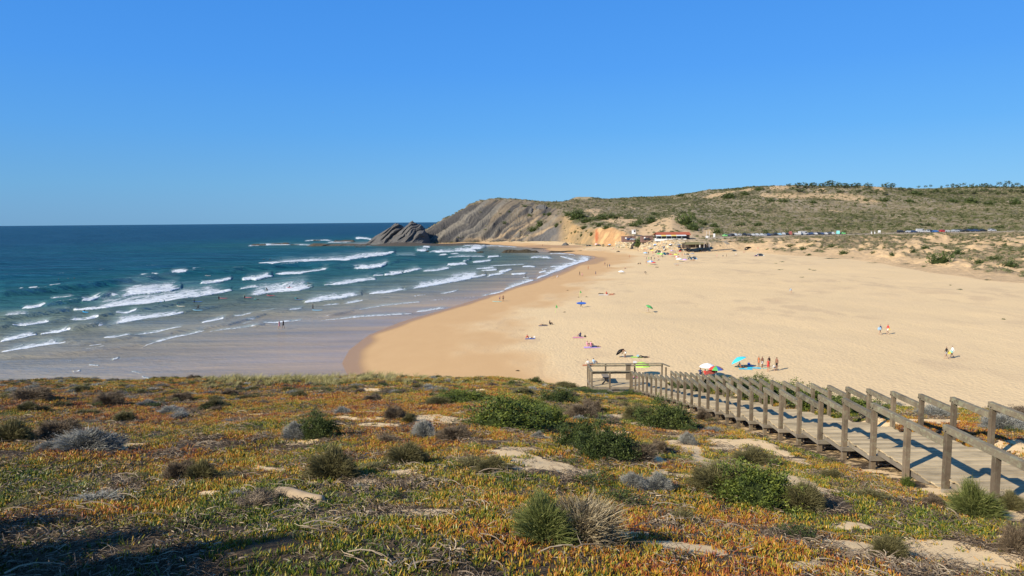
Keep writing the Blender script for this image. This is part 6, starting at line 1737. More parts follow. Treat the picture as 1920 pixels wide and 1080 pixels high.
def walkway(name, pts, wd_, mat, label, posth=2.2, step=1.8, rail=True):
    """raised timber walkway on posts through measured points (u, v of deck, distance)"""
    W3 = [Vector((float(raydir(u, v)[0]) * d, d, CAMZ + float(raydir(u, v)[1]) * d)) for u, v, d in pts]
    o = empty(name, W3[0]); tag(o, label, 'walkway'); og = W3[0]
    for a, b in zip(W3[:-1], W3[1:]):
        L = (b - a).length; n = max(1, int(L / step)); d = (b - a)
        mb = MB(); mb.bar(a - og, b - og, wd_, 0.16); mb.build('deck', mat, o)
        for r_ in ((0.5, 1.0) if rail else ()):
            mb = MB(); mb.bar(a - og + Vector((0, -wd_ / 2, r_)), b - og + Vector((0, -wd_ / 2, r_)), 0.06, 0.10); mb.build('rail', mat, o)
        me = None
        for i in range(n + 1):
            p = a + d * (i / max(n, 1)) - og
            if me is None:
                mb = MB(); mb.box(-0.07, 0.07, -0.07, 0.07, -posth, 1.0 if rail else 0.1); q = mb.build('post', mat, o); q.location = p + Vector((0, -wd_ / 2 - 0.08, 0)); me = q.data
            else: link('post', me, o, p + Vector((0, -wd_ / 2 - 0.08, 0)))
    return o
walkway('beach_walkway', [(1312, 455.5, 401), (1335, 453.5, 401), (1361, 453.2, 401)], 1.6, WD2, 'pale timber walkway running right from the beach bar')
walkway('beach_stairs', [(1358, 452.5, 398), (1366, 458, 395)], 2.4, WD2, 'timber lookout steps at the right end of the walkway by the bar', 2.6, 1.0)
walkway('roadside_walkway', [(1362, 450.5, 418), (1400, 449.8, 422), (1440, 449.5, 424)], 1.4, WD2, 'long low timber fence walkway below the parked cars, left part', 1.0, 3.0)
walkway('roadside_walkway', [(1440, 449, 424), (1500, 447.5, 426), (1545, 446.2, 428), (1555, 443.5, 432)], 2.2, WD2, 'long timber walkway on dark posts below the parked cars, right part', 2.2, 1.2)
# road
ru = np.concatenate([np.linspace(1325, 1560, 40), np.linspace(1570, 2150, 60)])
yr = np.interp(ru, [1325, 1560, 1620, 1700, 1920, 2150], [438, 442, 443, 446, 452, 458])
tr_u = raydir(ru, 437)[0]
rv = []
for off2 in (-4.0, 0, 4.0):
    yy_ = yr + off2; xx_ = tr_u * yy_
    rv.append(np.stack([xx_, yy_, table(ZL, xx_, yy_)], 1))
zmax = np.max(np.stack([q[:, 2] for q in rv]), 0) + 0.12
kk = np.array([1, 2, 3, 2, 1.0]) / 9
zs_ = np.convolve(np.pad(zmax, 2, 'edge'), kk, 'valid') + 0.1
verts = []
for q in rv: q[:, 2] = zs_; verts.append(q)
lowf = verts[0].copy(); lowf[:, 1] -= 1.5; lowf[:, 2] -= 2.0
Vr = np.concatenate([lowf] + verts)
nR = len(ru); fr = [(k2 * nR + i, k2 * nR + i + 1, (k2 + 1) * nR + i + 1, (k2 + 1) * nR + i) for k2 in range(3) for i in range(nR - 1)]
o = mesh_obj('road', Vr, fr, plain('dusty_asphalt', (0.30, 0.25, 0.19), 0.9, 0.15, 0.25, 0.4, coord='Object')); tag(o, kind='structure')
def road_z(x, y):
    t = x / y
    return float(np.interp(t, tr_u, zs_))

# ================================================================== CARS
TYRE = plain('tyre', (0.03, 0.03, 0.03), 0.9, 0.2, 0.1, 10); CGL = plain('car_glass', (0.03, 0.035, 0.045), 0.08, 0.6, 0.1, 3)
def paint(name, c): 
    m = plain(name, c, 0.3, 0.5, 0.04, 2); return m
PAINT = {'white': paint('white_car_paint', (0.46, 0.46, 0.46)), 'silver': paint('silver_car_paint', (0.42, 0.44, 0.46)), 'black': paint('black_car_paint', (0.025, 0.027, 0.03)), 'dark blue': paint('dark_blue_car_paint', (0.035, 0.06, 0.13)),
         'dark grey': paint('dark_grey_car_paint', (0.08, 0.085, 0.095)), 'red': paint('red_car_paint', (0.50, 0.04, 0.035)), 'blue': paint('blue_car_paint', (0.05, 0.16, 0.42)), 'light blue': paint('light_blue_car_paint', (0.28, 0.42, 0.52)), 'green': paint('green_car_paint', (0.20, 0.55, 0.18)), 'turquoise': paint('turquoise_car_paint', (0.22, 0.62, 0.58)), 'maroon': paint('maroon_car_paint', (0.30, 0.09, 0.08))}
def car_proto(kind):
    if kind == 'car': prof = [(-2.1, 0.35), (-2.15, 0.75), (-1.95, 0.95), (-1.55, 1.40), (-0.2, 1.47), (0.55, 1.40), (1.15, 0.98), (2.0, 0.85), (2.12, 0.55), (2.1, 0.35)]; W4 = 0.87; gl = [(-1.85, 0.98), (-1.5, 1.34), (-0.2, 1.41), (0.5, 1.34), (1.02, 0.98)]
    elif kind == 'estate': prof = [(-2.3, 0.4), (-2.35, 0.9), (-2.2, 1.1), (-2.0, 1.65), (0.2, 1.72), (0.8, 1.62), (1.3, 1.12), (2.15, 1.0), (2.25, 0.6), (2.2, 0.4)]; W4 = 0.92; gl = [(-2.12, 1.1), (-1.92, 1.58), (0.2, 1.64), (0.72, 1.54), (1.15, 1.12)]
    else: prof = [(-2.7, 0.4), (-2.75, 1.0), (-2.7, 2.25), (-2.5, 2.4), (1.2, 2.4), (1.6, 2.2), (2.1, 1.35), (2.6, 1.1), (2.65, 0.6), (2.6, 0.4)]; W4 = 1.0; gl = [(0.6, 1.35), (0.6, 2.05), (1.25, 2.1), (1.5, 2.05), (1.95, 1.35)]
    root = empty('parked_' + ('van' if kind == 'van' else 'car'), (0, 0, 0))
    mb = MB(); n = len(prof)
    V = [(x, -W4 * (0.86 if z > 1.1 else 1), z) for x, z in prof] + [(x, W4 * (0.86 if z > 1.1 else 1), z) for x, z in prof]
    mb.add(V, [tuple(range(n - 1, -1, -1)), tuple(range(n, 2 * n))] + [(i, (i + 1) % n, (i + 1) % n + n, i + n) for i in range(n)])
    body = mb.build('body', PAINT['white'], root); body.material_slots[0].link = 'OBJECT'; body.material_slots[0].material = PAINT['white']
    mb = MB(); m_ = len(gl)
    for s_ in (-1, 1): mb.add([(x, s_ * (W4 * 0.93 + 0.02 if z < 1.2 and kind != 'van' else W4 * 0.88 + 0.03), z) for x, z in gl], [tuple(range(m_)) if s_ < 0 else tuple(range(m_ - 1, -1, -1))])
    a, b_ = gl[-1], gl[-2]; mb.add([(a[0] + 0.12, -W4 * 0.8, a[1]), (a[0] + 0.12, W4 * 0.8, a[1]), (b_[0] + 0.10, W4 * 0.72, b_[1]), (b_[0] + 0.10, -W4 * 0.72, b_[1])], [(0, 1, 2, 3)])
    a, b_ = gl[0], gl[1]; mb.add([(a[0] - 0.14, -W4 * 0.8, a[1]), (a[0] - 0.14, W4 * 0.8, a[1]), (b_[0] - 0.12, W4 * 0.72, b_[1]), (b_[0] - 0.12, -W4 * 0.72, b_[1])], [(3, 2, 1, 0)])
    mb.build('windows', CGL, root)
    mb = MB(); mb.tube([(0, -0.11, 0), (0, 0.11, 0)], 0.33, 12); wm = mb.build('wheel', TYRE, root); wm.location = (1.35, -W4 + 0.08, 0.33)
    for q in ((1.35, W4 - 0.08), (-1.35, -W4 + 0.08), (-1.35, W4 - 0.08)): link('wheel', wm.data, root, (q[0], q[1], 0.33))
    return root
CARP = {k: car_proto(k) for k in ('car', 'estate', 'van')}
cused = set()
def car(u, col, kind, rz, label, dy=0.0, group='cars parked along the road above the beach'):
    t = float(raydir(u, 437)[0]); y = float(np.interp(u, ru, yr)) + dy; x = t * y; z = road_z(x, y) + 0.01
    args = dict(label=label, cat='van' if kind == 'van' else 'car', group=group)
    if kind not in cused: cused.add(kind); o = CARP[kind]; o.location = (x, y, z); o.rotation_euler = (0, 0, rz); tag(o, **args)
    else: o = copy_tree(CARP[kind], (x, y, z), rz, **args)
    for c in bpy.data.objects if False else [q for q in COL.objects if q.parent is o]:
        if c.name.startswith('body'): c.material_slots[0].link = 'OBJECT'; c.material_slots[0].material = PAINT[col]
    return o
ORD = ['first', 'second', 'third', 'fourth', 'fifth', 'sixth', 'seventh', 'eighth', 'ninth', 'tenth', 'eleventh', 'twelfth', 'thirteenth', 'fourteenth', 'fifteenth', 'sixteenth', 'seventeenth', 'eighteenth', 'nineteenth', 'twentieth', '21st', '22nd', '23rd', '24th', '25th', '26th', '27th', '28th', '29th', '30th', '31st']
rowA = [(1359, 'green', 'estate'), (1367, 'dark grey', 'car'), (1372, 'black', 'estate'), (1378, 'silver', 'estate'), (1386, 'white', 'car'), (1396, 'black', 'estate'), (1404, 'dark grey', 'car'), (1411, 'white', 'car'), (1418, 'white', 'estate'), (1427, 'white', 'estate'), (1433, 'silver', 'car'), (1440, 'dark blue', 'estate'), (1446, 'dark grey', 'car'), (1453, 'black', 'estate'), (1461, 'light blue', 'car'), (1468, 'white', 'estate'), (1475, 'black', 'car'), (1482, 'maroon', 'van'), (1492, 'white', 'car'), (1499, 'white', 'van'), (1507, 'white', 'van'), (1514, 'dark blue', 'car'), (1521, 'dark blue', 'estate'), (1529, 'white', 'car'), (1533, 'black', 'estate'), (1541, 'dark blue', 'car'), (1548, 'white', 'car'), (1554, 'dark grey', 'estate'), (1560, 'white', 'estate'), (1571, 'turquoise', 'van'), (1580, 'green', 'car')]
rc = random.Random(9)
for i, (u, c, k) in enumerate(rowA):
    car(u, c, k, 1.57 * rc.choice((-1, 1)) + rc.uniform(-0.12, 0.12) if k != 'van' else 1.2 if i % 2 else 0.0, '%s %s, %s from the left in the row of vehicles above the walkway' % (c, {'car': 'small car', 'estate': 'estate car', 'van': 'van'}[k], ORD[i]), rc.uniform(-0.6, 1.8))
rowB = [(1689, 'black', 'estate', 0.1), (1704, 'silver', 'car', 0.05), (1713, 'dark blue', 'car', 0.0), (1726, 'white', 'van', 0.05), (1738, 'silver', 'estate', 1.4), (1744, 'dark blue', 'estate', 0.05), (1753, 'blue', 'car', 0.0), (1768, 'red', 'estate', 0.05), (1776, 'white', 'car', 0.1), (1791, 'silver', 'estate', 0.0), (1800, 'dark grey', 'estate', 0.05), (1810, 'black', 'car', 0.0), (1819, 'dark blue', 'estate', 0.05), (1829, 'dark blue', 'estate', 0.0), (1843, 'black', 'car', 0.08), (1860, 'white', 'estate', 0.1)]
for i, (u, c, k, rz) in enumerate(rowB):
    car(u, c, k, rz, '%s %s, %s from the left in the right-hand row among the dunes' % (c, {'car': 'small car', 'estate': 'estate car', 'van': 'van'}[k], ORD[i]), rc.uniform(-0.5, 0.8))
for i, (u, c) in enumerate([(1212, 'black'), (1180, 'dark blue'), (1185, 'silver')]):
    yd = 444 if i == 0 else 458; t, s = raydir(u, 450.6); 
    o = copy_tree(CARP['car'], (float(t) * yd, yd - 3, CAMZ + float(s) * yd), 0.2, label=['black car parked in front of the brown hut by the cafe', 'dark blue car before the long low brown hut', 'silver car before the long low brown hut'][i], cat='car')
    for q in [q for q in COL.objects if q.parent is o]:
        if q.name.startswith('body'): q.material_slots[0].link = 'OBJECT'; q.material_slots[0].material = PAINT[c]
# ================================================================== PEOPLE
SKIN = plain('skin', (0.42, 0.25, 0.17), 0.55, 0.3, 0.06, 8); SKIN2 = plain('tanned_skin', (0.26, 0.135, 0.085), 0.55, 0.3, 0.06, 8)
HAIR = plain('dark_hair', (0.035, 0.025, 0.02), 0.6, 0.3, 0.2, 30); HAIR2 = plain('fair_hair', (0.28, 0.19, 0.09), 0.6, 0.3, 0.2, 30)
CL = {}
def cloth(n):
    c = {'black': (0.02, 0.02, 0.024), 'white': (0.78, 0.78, 0.76), 'blue': (0.06, 0.13, 0.40), 'light blue': (0.35, 0.52, 0.68), 'red': (0.55, 0.06, 0.05), 'pink': (0.70, 0.28, 0.36), 'green': (0.10, 0.42, 0.12), 'orange': (0.50, 0.18, 0.08), 'yellow': (0.75, 0.62, 0.10), 'navy': (0.03, 0.05, 0.13), 'grey': (0.28, 0.28, 0.29), 'teal': (0.05, 0.28, 0.27), 'lilac': (0.55, 0.36, 0.65), 'cyan': (0.06, 0.55, 0.72), 'lime': (0.45, 0.75, 0.12), 'mint': (0.35, 0.68, 0.60), 'striped blue': (0.16, 0.32, 0.62), 'maroon': (0.26, 0.05, 0.04), 'skin': None, 'tan': None}[n]
    if n == 'skin': return SKIN
    if n == 'tan': return SKIN2
    if n not in CL: CL[n] = plain(n.replace(' ', '_') + '_fabric', c, 0.8, 0.15, 0.08, 8)
    return CL[n]
# joints: (name, position, radius); facing +Y
def skel(P):
    J = dict(pelvis=(0, 0, .95, .125), waist=(0, 0, 1.10, .115), chest=(0, 0, 1.28, .14), neckb=(0, -.01, 1.45, .075), neck=(0, 0, 1.52, .050), headc=(0, .02, 1.63, .088), headt=(0, .015, 1.71, .065),
             shl=(-.17, 0, 1.42, .058), ell=(-.24, -.03, 1.14, .040), wrl=(-.25, .04, .90, .027), hal=(-.25, .07, .80, .030),
             shr=(.17, 0, 1.42, .058), elr=(.24, -.03, 1.14, .040), wrr=(.25, .04, .90, .027), har=(.25, .07, .80, .030),
             hil=(-.09, 0, .88, .090), knl=(-.10, .02, .50, .056), anl=(-.10, -.01, .09, .037), tol=(-.11, .15, .035, .032),
             hir=(.09, 0, .88, .090), knr=(.10, .02, .50, .056), anr=(.10, -.01, .09, .037), tor=(.11, .15, .035, .032))
    for k, v in P.items(): J[k] = tuple(v) + (J[k][3],)
    return J
BONES = [('pelvis', 'waist', 1), ('waist', 'chest', 1), ('chest', 'neckb', 1), ('neckb', 'neck', 0), ('neck', 'headc', 0), ('headc', 'headt', 3),
         ('neckb', 'shl', 1), ('shl', 'ell', 4), ('ell', 'wrl', 4), ('wrl', 'hal', 0), ('neckb', 'shr', 1), ('shr', 'elr', 4), ('elr', 'wrr', 4), ('wrr', 'har', 0),
         ('pelvis', 'hil', 2), ('hil', 'knl', 5), ('knl', 'anl', 6), ('anl', 'tol', 0), ('pelvis', 'hir', 2), ('hir', 'knr', 5), ('knr', 'anr', 6), ('anr', 'tor', 0)]
POSES = dict(
 stand={}, 
 hips=dict(ell=(-.33, -.06, 1.18), wrl=(-.22, .03, 1.02), hal=(-.15, .06, 1.0)),
 walk=dict(knl=(-.10, .16, .52), anl=(-.10, .20, .10), tol=(-.10, .36, .06), knr=(.10, -.03, .50), anr=(.10, -.28, .13), tor=(.10, -.15, .04), ell=(-.24, -.14, 1.16), wrl=(-.24, -.10, .93), hal=(-.24, -.05, .85), elr=(.24, .06, 1.16), wrr=(.22, .20, .97), har=(.22, .27, .92)),
 carry=dict(knl=(-.10, .14, .52), anl=(-.10, .18, .10), tol=(-.10, .34, .05), knr=(.10, -.02, .50), anr=(.10, -.25, .12), tor=(.10, -.12, .04), elr=(.32, .02, 1.18), wrr=(.30, .12, .98), har=(.26, .14, .92)),
 bend=dict(pelvis=(0, -.15, .88), waist=(0, -.02, 1.0), chest=(0, .16, 1.08), neckb=(0, .32, 1.12), neck=(0, .40, 1.12), headc=(0, .50, 1.10), headt=(0, .58, 1.08), shl=(-.17, .28, 1.08), ell=(-.22, .34, .80), wrl=(-.18, .44, .55), hal=(-.17, .47, .46), shr=(.17, .28, 1.08), elr=(.22, .34, .80), wrr=(.18, .44, .55), har=(.17, .47, .46), hil=(-.09, -.12, .82), hir=(.09, -.12, .82)),
 sit=dict(pelvis=(0, 0, .13), waist=(0, -.04, .28), chest=(0, -.07, .46), neckb=(0, -.05, .64), neck=(0, -.03, .70), headc=(0, .0, .81), headt=(0, 0, .89), shl=(-.17, -.05, .60), ell=(-.26, .10, .42), wrl=(-.16, .30, .42), hal=(-.10, .36, .42), shr=(.17, -.05, .60), elr=(.26, .10, .42), wrr=(.16, .30, .42), har=(.10, .36, .42), hil=(-.09, .06, .11), knl=(-.13, .45, .42), anl=(-.12, .62, .07), tol=(-.12, .78, .04), hir=(.09, .06, .11), knr=(.13, .45, .42), anr=(.12, .62, .07), tor=(.12, .78, .04)),
 lean=dict(pelvis=(0, 0, .12), waist=(0, -.11, .24), chest=(0, -.22, .38), neckb=(0, -.32, .54), neck=(0, -.34, .61), headc=(0, -.33, .72), headt=(0, -.33, .80), shl=(-.17, -.30, .50), ell=(-.24, -.48, .28), wrl=(-.24, -.52, .05), hal=(-.24, -.46, .03), shr=(.17, -.30, .50), elr=(.24, -.48, .28), wrr=(.24, -.52, .05), har=(.24, -.46, .03), hil=(-.09, .06, .10), knl=(-.12, .46, .16), anl=(-.12, .86, .06), tol=(-.12, .93, .16), hir=(.09, .06, .10), knr=(.12, .44, .30), anr=(.12, .72, .06), tor=(.12, .85, .05)),
 lie=dict(pelvis=(0, 0, .12), waist=(0, -.17, .12), chest=(0, -.36, .13), neckb=(0, -.53, .12), neck=(0, -.60, .12), headc=(0, -.71, .13), headt=(0, -.79, .13), shl=(-.17, -.50, .10), ell=(-.30, -.26, .06), wrl=(-.30, -.02, .05), hal=(-.30, .07, .04), shr=(.17, -.50, .10), elr=(.28, -.62, .06), wrr=(.14, -.78, .08), har=(.08, -.80, .08), hil=(-.09, .07, .11), knl=(-.12, .48, .10), anl=(-.12, .88, .06), tol=(-.14, .93, .17), hir=(.09, .07, .11), knr=(.14, .44, .30), anr=(.12, .72, .06), tor=(.12, .86, .04)),
 paddle=dict(pelvis=(0, 0, .16), waist=(0, .17, .17), chest=(0, .35, .22), neckb=(0, .50, .30), neck=(0, .56, .35), headc=(0, .64, .43), headt=(0, .67, .50), shl=(-.17, .46, .25), ell=(-.32, .52, .12), wrl=(-.34, .70, .02), hal=(-.34, .78, .0), shr=(.17, .46, .25), elr=(.32, .44, .12), wrr=(.34, .30, .02), har=(.34, .22, .0), hil=(-.09, -.07, .15), knl=(-.10, -.46, .13), anl=(-.10, -.86, .12), tol=(-.10, -.98, .10), hir=(.09, -.07, .15), knr=(.10, -.46, .13), anr=(.10, -.86, .12), tor=(.10, -.98, .10)),
 surf=dict(pelvis=(0, -.10, .58), waist=(0, .0, .72), chest=(0, .12, .88), neckb=(0, .22, 1.02), neck=(0, .27, 1.08), headc=(0, .34, 1.16), headt=(0, .36, 1.24), shl=(-.17, .20, .98), ell=(-.40, .26, .88), wrl=(-.58, .34, .92), hal=(-.66, .36, .94), shr=(.17, .20, .98), elr=(.40, .22, .90), wrr=(.58, .28, 1.0), har=(.66, .30, 1.02), hil=(-.11, -.08, .54), knl=(-.34, .14, .38), anl=(-.42, .0, .08), tol=(-.44, .14, .04), hir=(.11, -.08, .54), knr=(.34, .14, .38), anr=(.42, .0, .08), tor=(.44, .14, .04)),
)
def person_mesh(pose):
    J = skel(POSES[pose]); names = list(J); me = bpy.data.meshes.new('person')
    me.from_pydata([J[n][:3] for n in names], [(names.index(a), names.index(b)) for a, b, _ in BONES], [])
    o = bpy.data.objects.new('tmp', me); COL.objects.link(o)
    md = o.modifiers.new('skin', 'SKIN'); md.use_smooth_shade = True
    for i, n in enumerate(names):
        sv2 = me.skin_vertices[0].data[i]; sv2.radius = (J[n][3], J[n][3] * (0.78 if n in ('pelvis', 'waist', 'chest') else 1)); sv2.use_root = (n == 'pelvis')
    sb = o.modifiers.new('sub', 'SUBSURF'); sb.levels = 1; sb.render_levels = 1
    dg = bpy.context.evaluated_depsgraph_get(); dg.update()
    out = bpy.data.meshes.new_from_object(o.evaluated_get(dg)); bpy.data.objects.remove(o)
    out.name = 'person'
    out.materials.clear()
    for k in range(7): out.materials.append(SKIN)
    A = np.array([J[a][:3] for a, b, m in BONES]); B = np.array([J[b][:3] for a, b, m in BONES]); M = [m for a, b, m in BONES]
    hc = Vector(J['headc'][:3]); nk = Vector(J['neck'][:3]); up = (hc - nk).normalized()
    for p in out.polygons:
        c = np.array(p.center); d = B - A; t = np.clip(((c - A) * d).sum(1) / (d * d).sum(1), 0, 1)
        j = int(np.argmin(np.linalg.norm(c - A - t[:, None] * d, axis=1))); mi = M[j]
        if mi == 5 and t[j] > 0.55: mi = 6
        if mi == 5 and t[j] <= 0.55: mi = 2
        if j in (4, 5):
            q = Vector(p.center) - hc; mi = 3 if (q.dot(up) > 0.035 or (pose in ('lie',) and q.y < -0.02) or (pose not in ('lie', 'paddle') and q.y < -0.03)) else 0
        p.material_index = mi; p.use_smooth = True
    return out
PM = {}
FACE = {}
OUT = {  # top, bottom, arms, lower legs
 'wetsuit': ('black', 'black', 'black', 'black'), 'trunks': ('skin', 'navy', 'skin', 'skin'), 'blacktrunks': ('tan', 'black', 'tan', 'tan'), 'whitetrunks': ('tan', 'white', 'tan', 'tan'), 'bikini': ('pink', 'pink', 'skin', 'skin'), 'darkbikini': ('black', 'black', 'tan', 'tan'),
 'whitetop': ('white', 'navy', 'white', 'skin'), 'blacktop': ('black', 'grey', 'black', 'skin'), 'redtop': ('red', 'white', 'red', 'skin'), 'bluetop': ('light blue', 'grey', 'light blue', 'skin'), 'reddress': ('red', 'red', 'skin', 'skin'), 'pinkdress': ('pink', 'pink', 'skin', 'skin'), 'orange': ('orange', 'orange', 'tan', 'tan'), 'green': ('green', 'green', 'skin', 'skin'), 'teal': ('teal', 'black', 'teal', 'black'), 'navy': ('navy', 'navy', 'navy', 'skin'), 'lilac': ('lilac', 'lilac', 'skin', 'skin'), 'yellow': ('yellow', 'blue', 'yellow', 'skin')}
def person(u, v, pose, out, rz, label, scale=1.0, dz=0.0, group=None, fair=False, at=None):
    if pose not in PM: PM[pose] = person_mesh(pose)
    x, y, z = at or place(u, v)
    o = bpy.data.objects.new('person', PM[pose]); COL.objects.link(o)
    o.location = (x, y, z + dz); o.rotation_euler = (0, 0, R(rz)); o.scale = (scale,) * 3
    top, bot, arm, leg = OUT[out]
    sk = SKIN2 if 'tan' in OUT[out] else SKIN
    for i, m in enumerate((sk, cloth(top), cloth(bot), HAIR2 if fair else HAIR, cloth(arm), cloth(bot), cloth(leg))):
        o.material_slots[i].link = 'OBJECT'; o.material_slots[i].material = m
    tag(o, label, 'person', group)
    return o
# ---- things of the beach
def board_mesh():
    V = []; Fc = []; n = 11
    for i in range(n):
        s = i / (n - 1) * 2 - 1; w = 0.285 * (1 - abs(s) ** 2.6) ** 0.7 + 0.004; rk = 0.10 * max(0, s) ** 2 + 0.03 * s * s
        V += [(-w, s * 1.25, rk + 0.02), (-w * .7, s * 1.25, rk - 0.02), (w * .7, s * 1.25, rk - 0.02), (w, s * 1.25, rk + 0.02), (w * .6, s * 1.25, rk + 0.05), (-w * .6, s * 1.25, rk + 0.05)]
    for i in range(n - 1):
        for j in range(6): Fc.append((i * 6 + j, i * 6 + (j + 1) % 6, (i + 1) * 6 + (j + 1) % 6, (i + 1) * 6 + j))
    Fc += [(5, 4, 3, 2, 1, 0), tuple((n - 1) * 6 + j for j in range(6))]
    return V, Fc
BV, BF = board_mesh()
BME = {}
def surfboard(loc, col, rz, label, tilt=(0, 0), group=None, scale=1.0):
    if col not in BME:
        o = mesh_obj('surfboard', BV, BF, plain(col.replace(' ', '_') + '_foam_board', {'red': (0.60, 0.06, 0.08), 'blue': (0.05, 0.15, 0.55), 'light blue': (0.30, 0.62, 0.80), 'cyan': (0.04, 0.42, 0.80), 'white': (0.80, 0.80, 0.78), 'cream': (0.72, 0.66, 0.48), 'mint': (0.35, 0.68, 0.58), 'dark blue': (0.04, 0.12, 0.28), 'pink': (0.75, 0.30, 0.35)}[col], 0.35, 0.4, 0.04, 2), smooth_=True)
        BME[col] = o.data
    else: o = bpy.data.objects.new('surfboard', BME[col]); COL.objects.link(o)
    o.location = loc; o.rotation_euler = (R(tilt[0]), R(tilt[1]), R(rz)); o.scale = (scale,) * 3
    tag(o, label, 'surfboard', group); return o
def umbrella(u, v, cols, label, rad=0.95, h=1.75, tilt=(0, 0), name='beach_umbrella', at=None, group=None):
    x, y, z = at or place(u, v)
    o = empty(name, (x, y, z)); tag(o, label, 'umbrella', group)
    mb = MB(); mb.tube([(0, 0, -0.1), (0, 0, h)], 0.018, 6); mb.build('pole', WPAINT, o)
    V = [(0, 0, h + 0.02)]; n = 8; Fc = []; mi = []
    for r_, zz in ((0.45, h - 0.10 * rad), (0.8, h - 0.27 * rad), (1.0, h - 0.45 * rad)):
        for k in range(n * 2):
            a = 2 * math.pi * k / (n * 2); rr = rad * r_ * (1 if k % 2 == 0 else 0.965); V.append((rr * math.cos(a), rr * math.sin(a), zz))
    m_ = n * 2
    for k in range(m_):
        Fc.append((0, 1 + k, 1 + (k + 1) % m_)); mi.append((k // 2) % len(cols))
        for r_ in range(2): Fc.append((1 + r_ * m_ + k, 1 + (r_ + 1) * m_ + k, 1 + (r_ + 1) * m_ + (k + 1) % m_, 1 + r_ * m_ + (k + 1) % m_)); mi.append((k // 2) % len(cols))
    c = mesh_obj('canopy', V, Fc, [cloth(q) for q in cols], o, matidx=mi)
    mb = MB()
    for k in range(8):
        a = 2 * math.pi * k / 8; mb.bar((0, 0, h - 0.35), (rad * 0.62 * math.cos(a), rad * 0.62 * math.sin(a), h - 0.20 * rad), 0.012, 0.012)
    mb.build('ribs', WPAINT, o)
    o.rotation_euler = (R(tilt[0]), R(tilt[1]), 0)
    return o
def towel(u, v, col, rz, label, group=None, w=0.8, l=1.7, at=None, dx=0, dy=0):
    x, y, z = at or place(u, v); x += dx; y += dy
    n = 7; V = []; Fc = []
    for i in range(n):
        for j in range(4):
            a = (i / (n - 1) - .5) * l; b = (j / 3 - .5) * w; ca, sa = math.cos(R(rz)), math.sin(R(rz)); X = x + b * ca - a * sa; Y = y + b * sa + a * ca
            V.append((X, Y, z + 0.03 + 0.012 * math.sin(i * 2.1 + j * 1.7)))
    for i in range(n - 1):
        for j in range(3): Fc.append((i * 4 + j, i * 4 + j + 1, (i + 1) * 4 + j + 1, (i + 1) * 4 + j))
    V2 = [(a, b, c - 0.025) for a, b, c in V]; n0 = len(V); Fc += [tuple(n0 + q for q in reversed(f_)) for f_ in Fc]
    o = mesh_obj('towel', V + V2, Fc, cloth(col)); 
    tag(o, label, 'towel', group); return o
def tent(u, v, cols, label, w=1.3, h=1.2, rz=0, group=None):
    x, y, z = place(u, v); o = empty('beach_tent', (x, y, z)); o.rotation_euler = (0, 0, R(rz)); tag(o, label, 'tent', group)
    V = []; Fc = []; mi = []; n, m_ = 10, 6
    for i in range(n + 1):
        a = math.pi * i / n
        for j in range(m_):
            b = j / (m_ - 1); rr = 1 - 0.75 * b * b
            V.append((w * math.cos(a) * rr, -0.5 * w + b * 1.5 * w, h * math.sin(a) * (1 - 0.55 * b * b) * (1 if j else 1)))
    for i in range(n):
        for j in range(m_ - 1): Fc.append((i * m_ + j, (i + 1) * m_ + j, (i + 1) * m_ + j + 1, i * m_ + j + 1)); mi.append((i // 2) % len(cols))
    mesh_obj('shell', V, Fc, [cloth(c) for c in cols], o, matidx=mi)
    mb = MB(); mb.box(-w * 0.9, w * 0.9, -0.5 * w, 0.5 * w, 0.0, 0.03); mb.build('groundsheet', cloth('grey'), o)
    return o
def bag(u, v, col, label, s=0.35, dx=0, dy=0, dz=0, at=None):
    x, y, z = at or place(u, v); bm = bmesh.new(); bmesh.ops.create_cube(bm, size=1); 
    for q in bm.verts: q.co = Vector((q.co.x * s, q.co.y * s * 0.5 * (0.7 if q.co.z > 0 else 1), (q.co.z + .5) * s * 0.8))
    bmesh.ops.bevel(bm, geom=list(bm.edges), offset=s * 0.12, segments=2, affect='EDGES')
    me = bpy.data.meshes.new('bag'); bm.to_mesh(me); bm.free(); me.materials.append(cloth(col))
    o = bpy.data.objects.new('beach_bag', me); COL.objects.link(o); o.location = (x + dx, y + dy, z + dz)
    h = MB(); h.tube([(-s * 0.25, 0, s * 0.75), (-s * 0.15, 0, s * 1.15), (s * 0.15, 0, s * 1.15), (s * 0.25, 0, s * 0.75)], 0.012, 4); h.build('handle', cloth(col), o)
    tag(o, label, 'bag'); return o

# ---- named figures on the near and middle beach
person(937, 565, 'hips', 'trunks', 150, 'shirtless man in dark trunks standing by a mint board, left of a pair')
person(943.5, 565.5, 'stand', 'blacktrunks', 180, 'bare-backed man in black shorts standing right of a pair at the water side')
x, y, z = place(932, 566); surfboard((x, y, z + 0.05), 'mint', 80, 'mint surfboard lying at the feet of the two men')
p = place(1090, 576.5)
person(0, 0, 'carry', 'wetsuit', 75, 'person in black wetsuit carrying a long blue board across the sand', at=p)
surfboard((p[0] - 0.05, p[1] - 0.38, p[2] + 1.02), 'blue', -82, 'long blue surfboard held under the arm of a walker', (-8, 72))
p = place(1215, 586)
person(0, 0, 'carry', 'whitetrunks', 60, 'person in white shorts half hidden by a green umbrella', at=p)
umbrella(0, 0, ['green', 'green'], 'green umbrella held low over its bearer on the open sand', 0.85, 1.5, (8, 24), at=(p[0] - 0.25, p[1] - 0.25, p[2] + 0.2))
person(1031, 609, 'sit', 'darkbikini', -60, 'dark-haired woman sitting upright near a lying friend'); person(1019, 610.5, 'lie', 'darkbikini', 90, 'person lying on the sand left of the sitting woman'); towel(1018, 611, 'grey', 90, 'grey towel under the person lying left of the sitting woman')
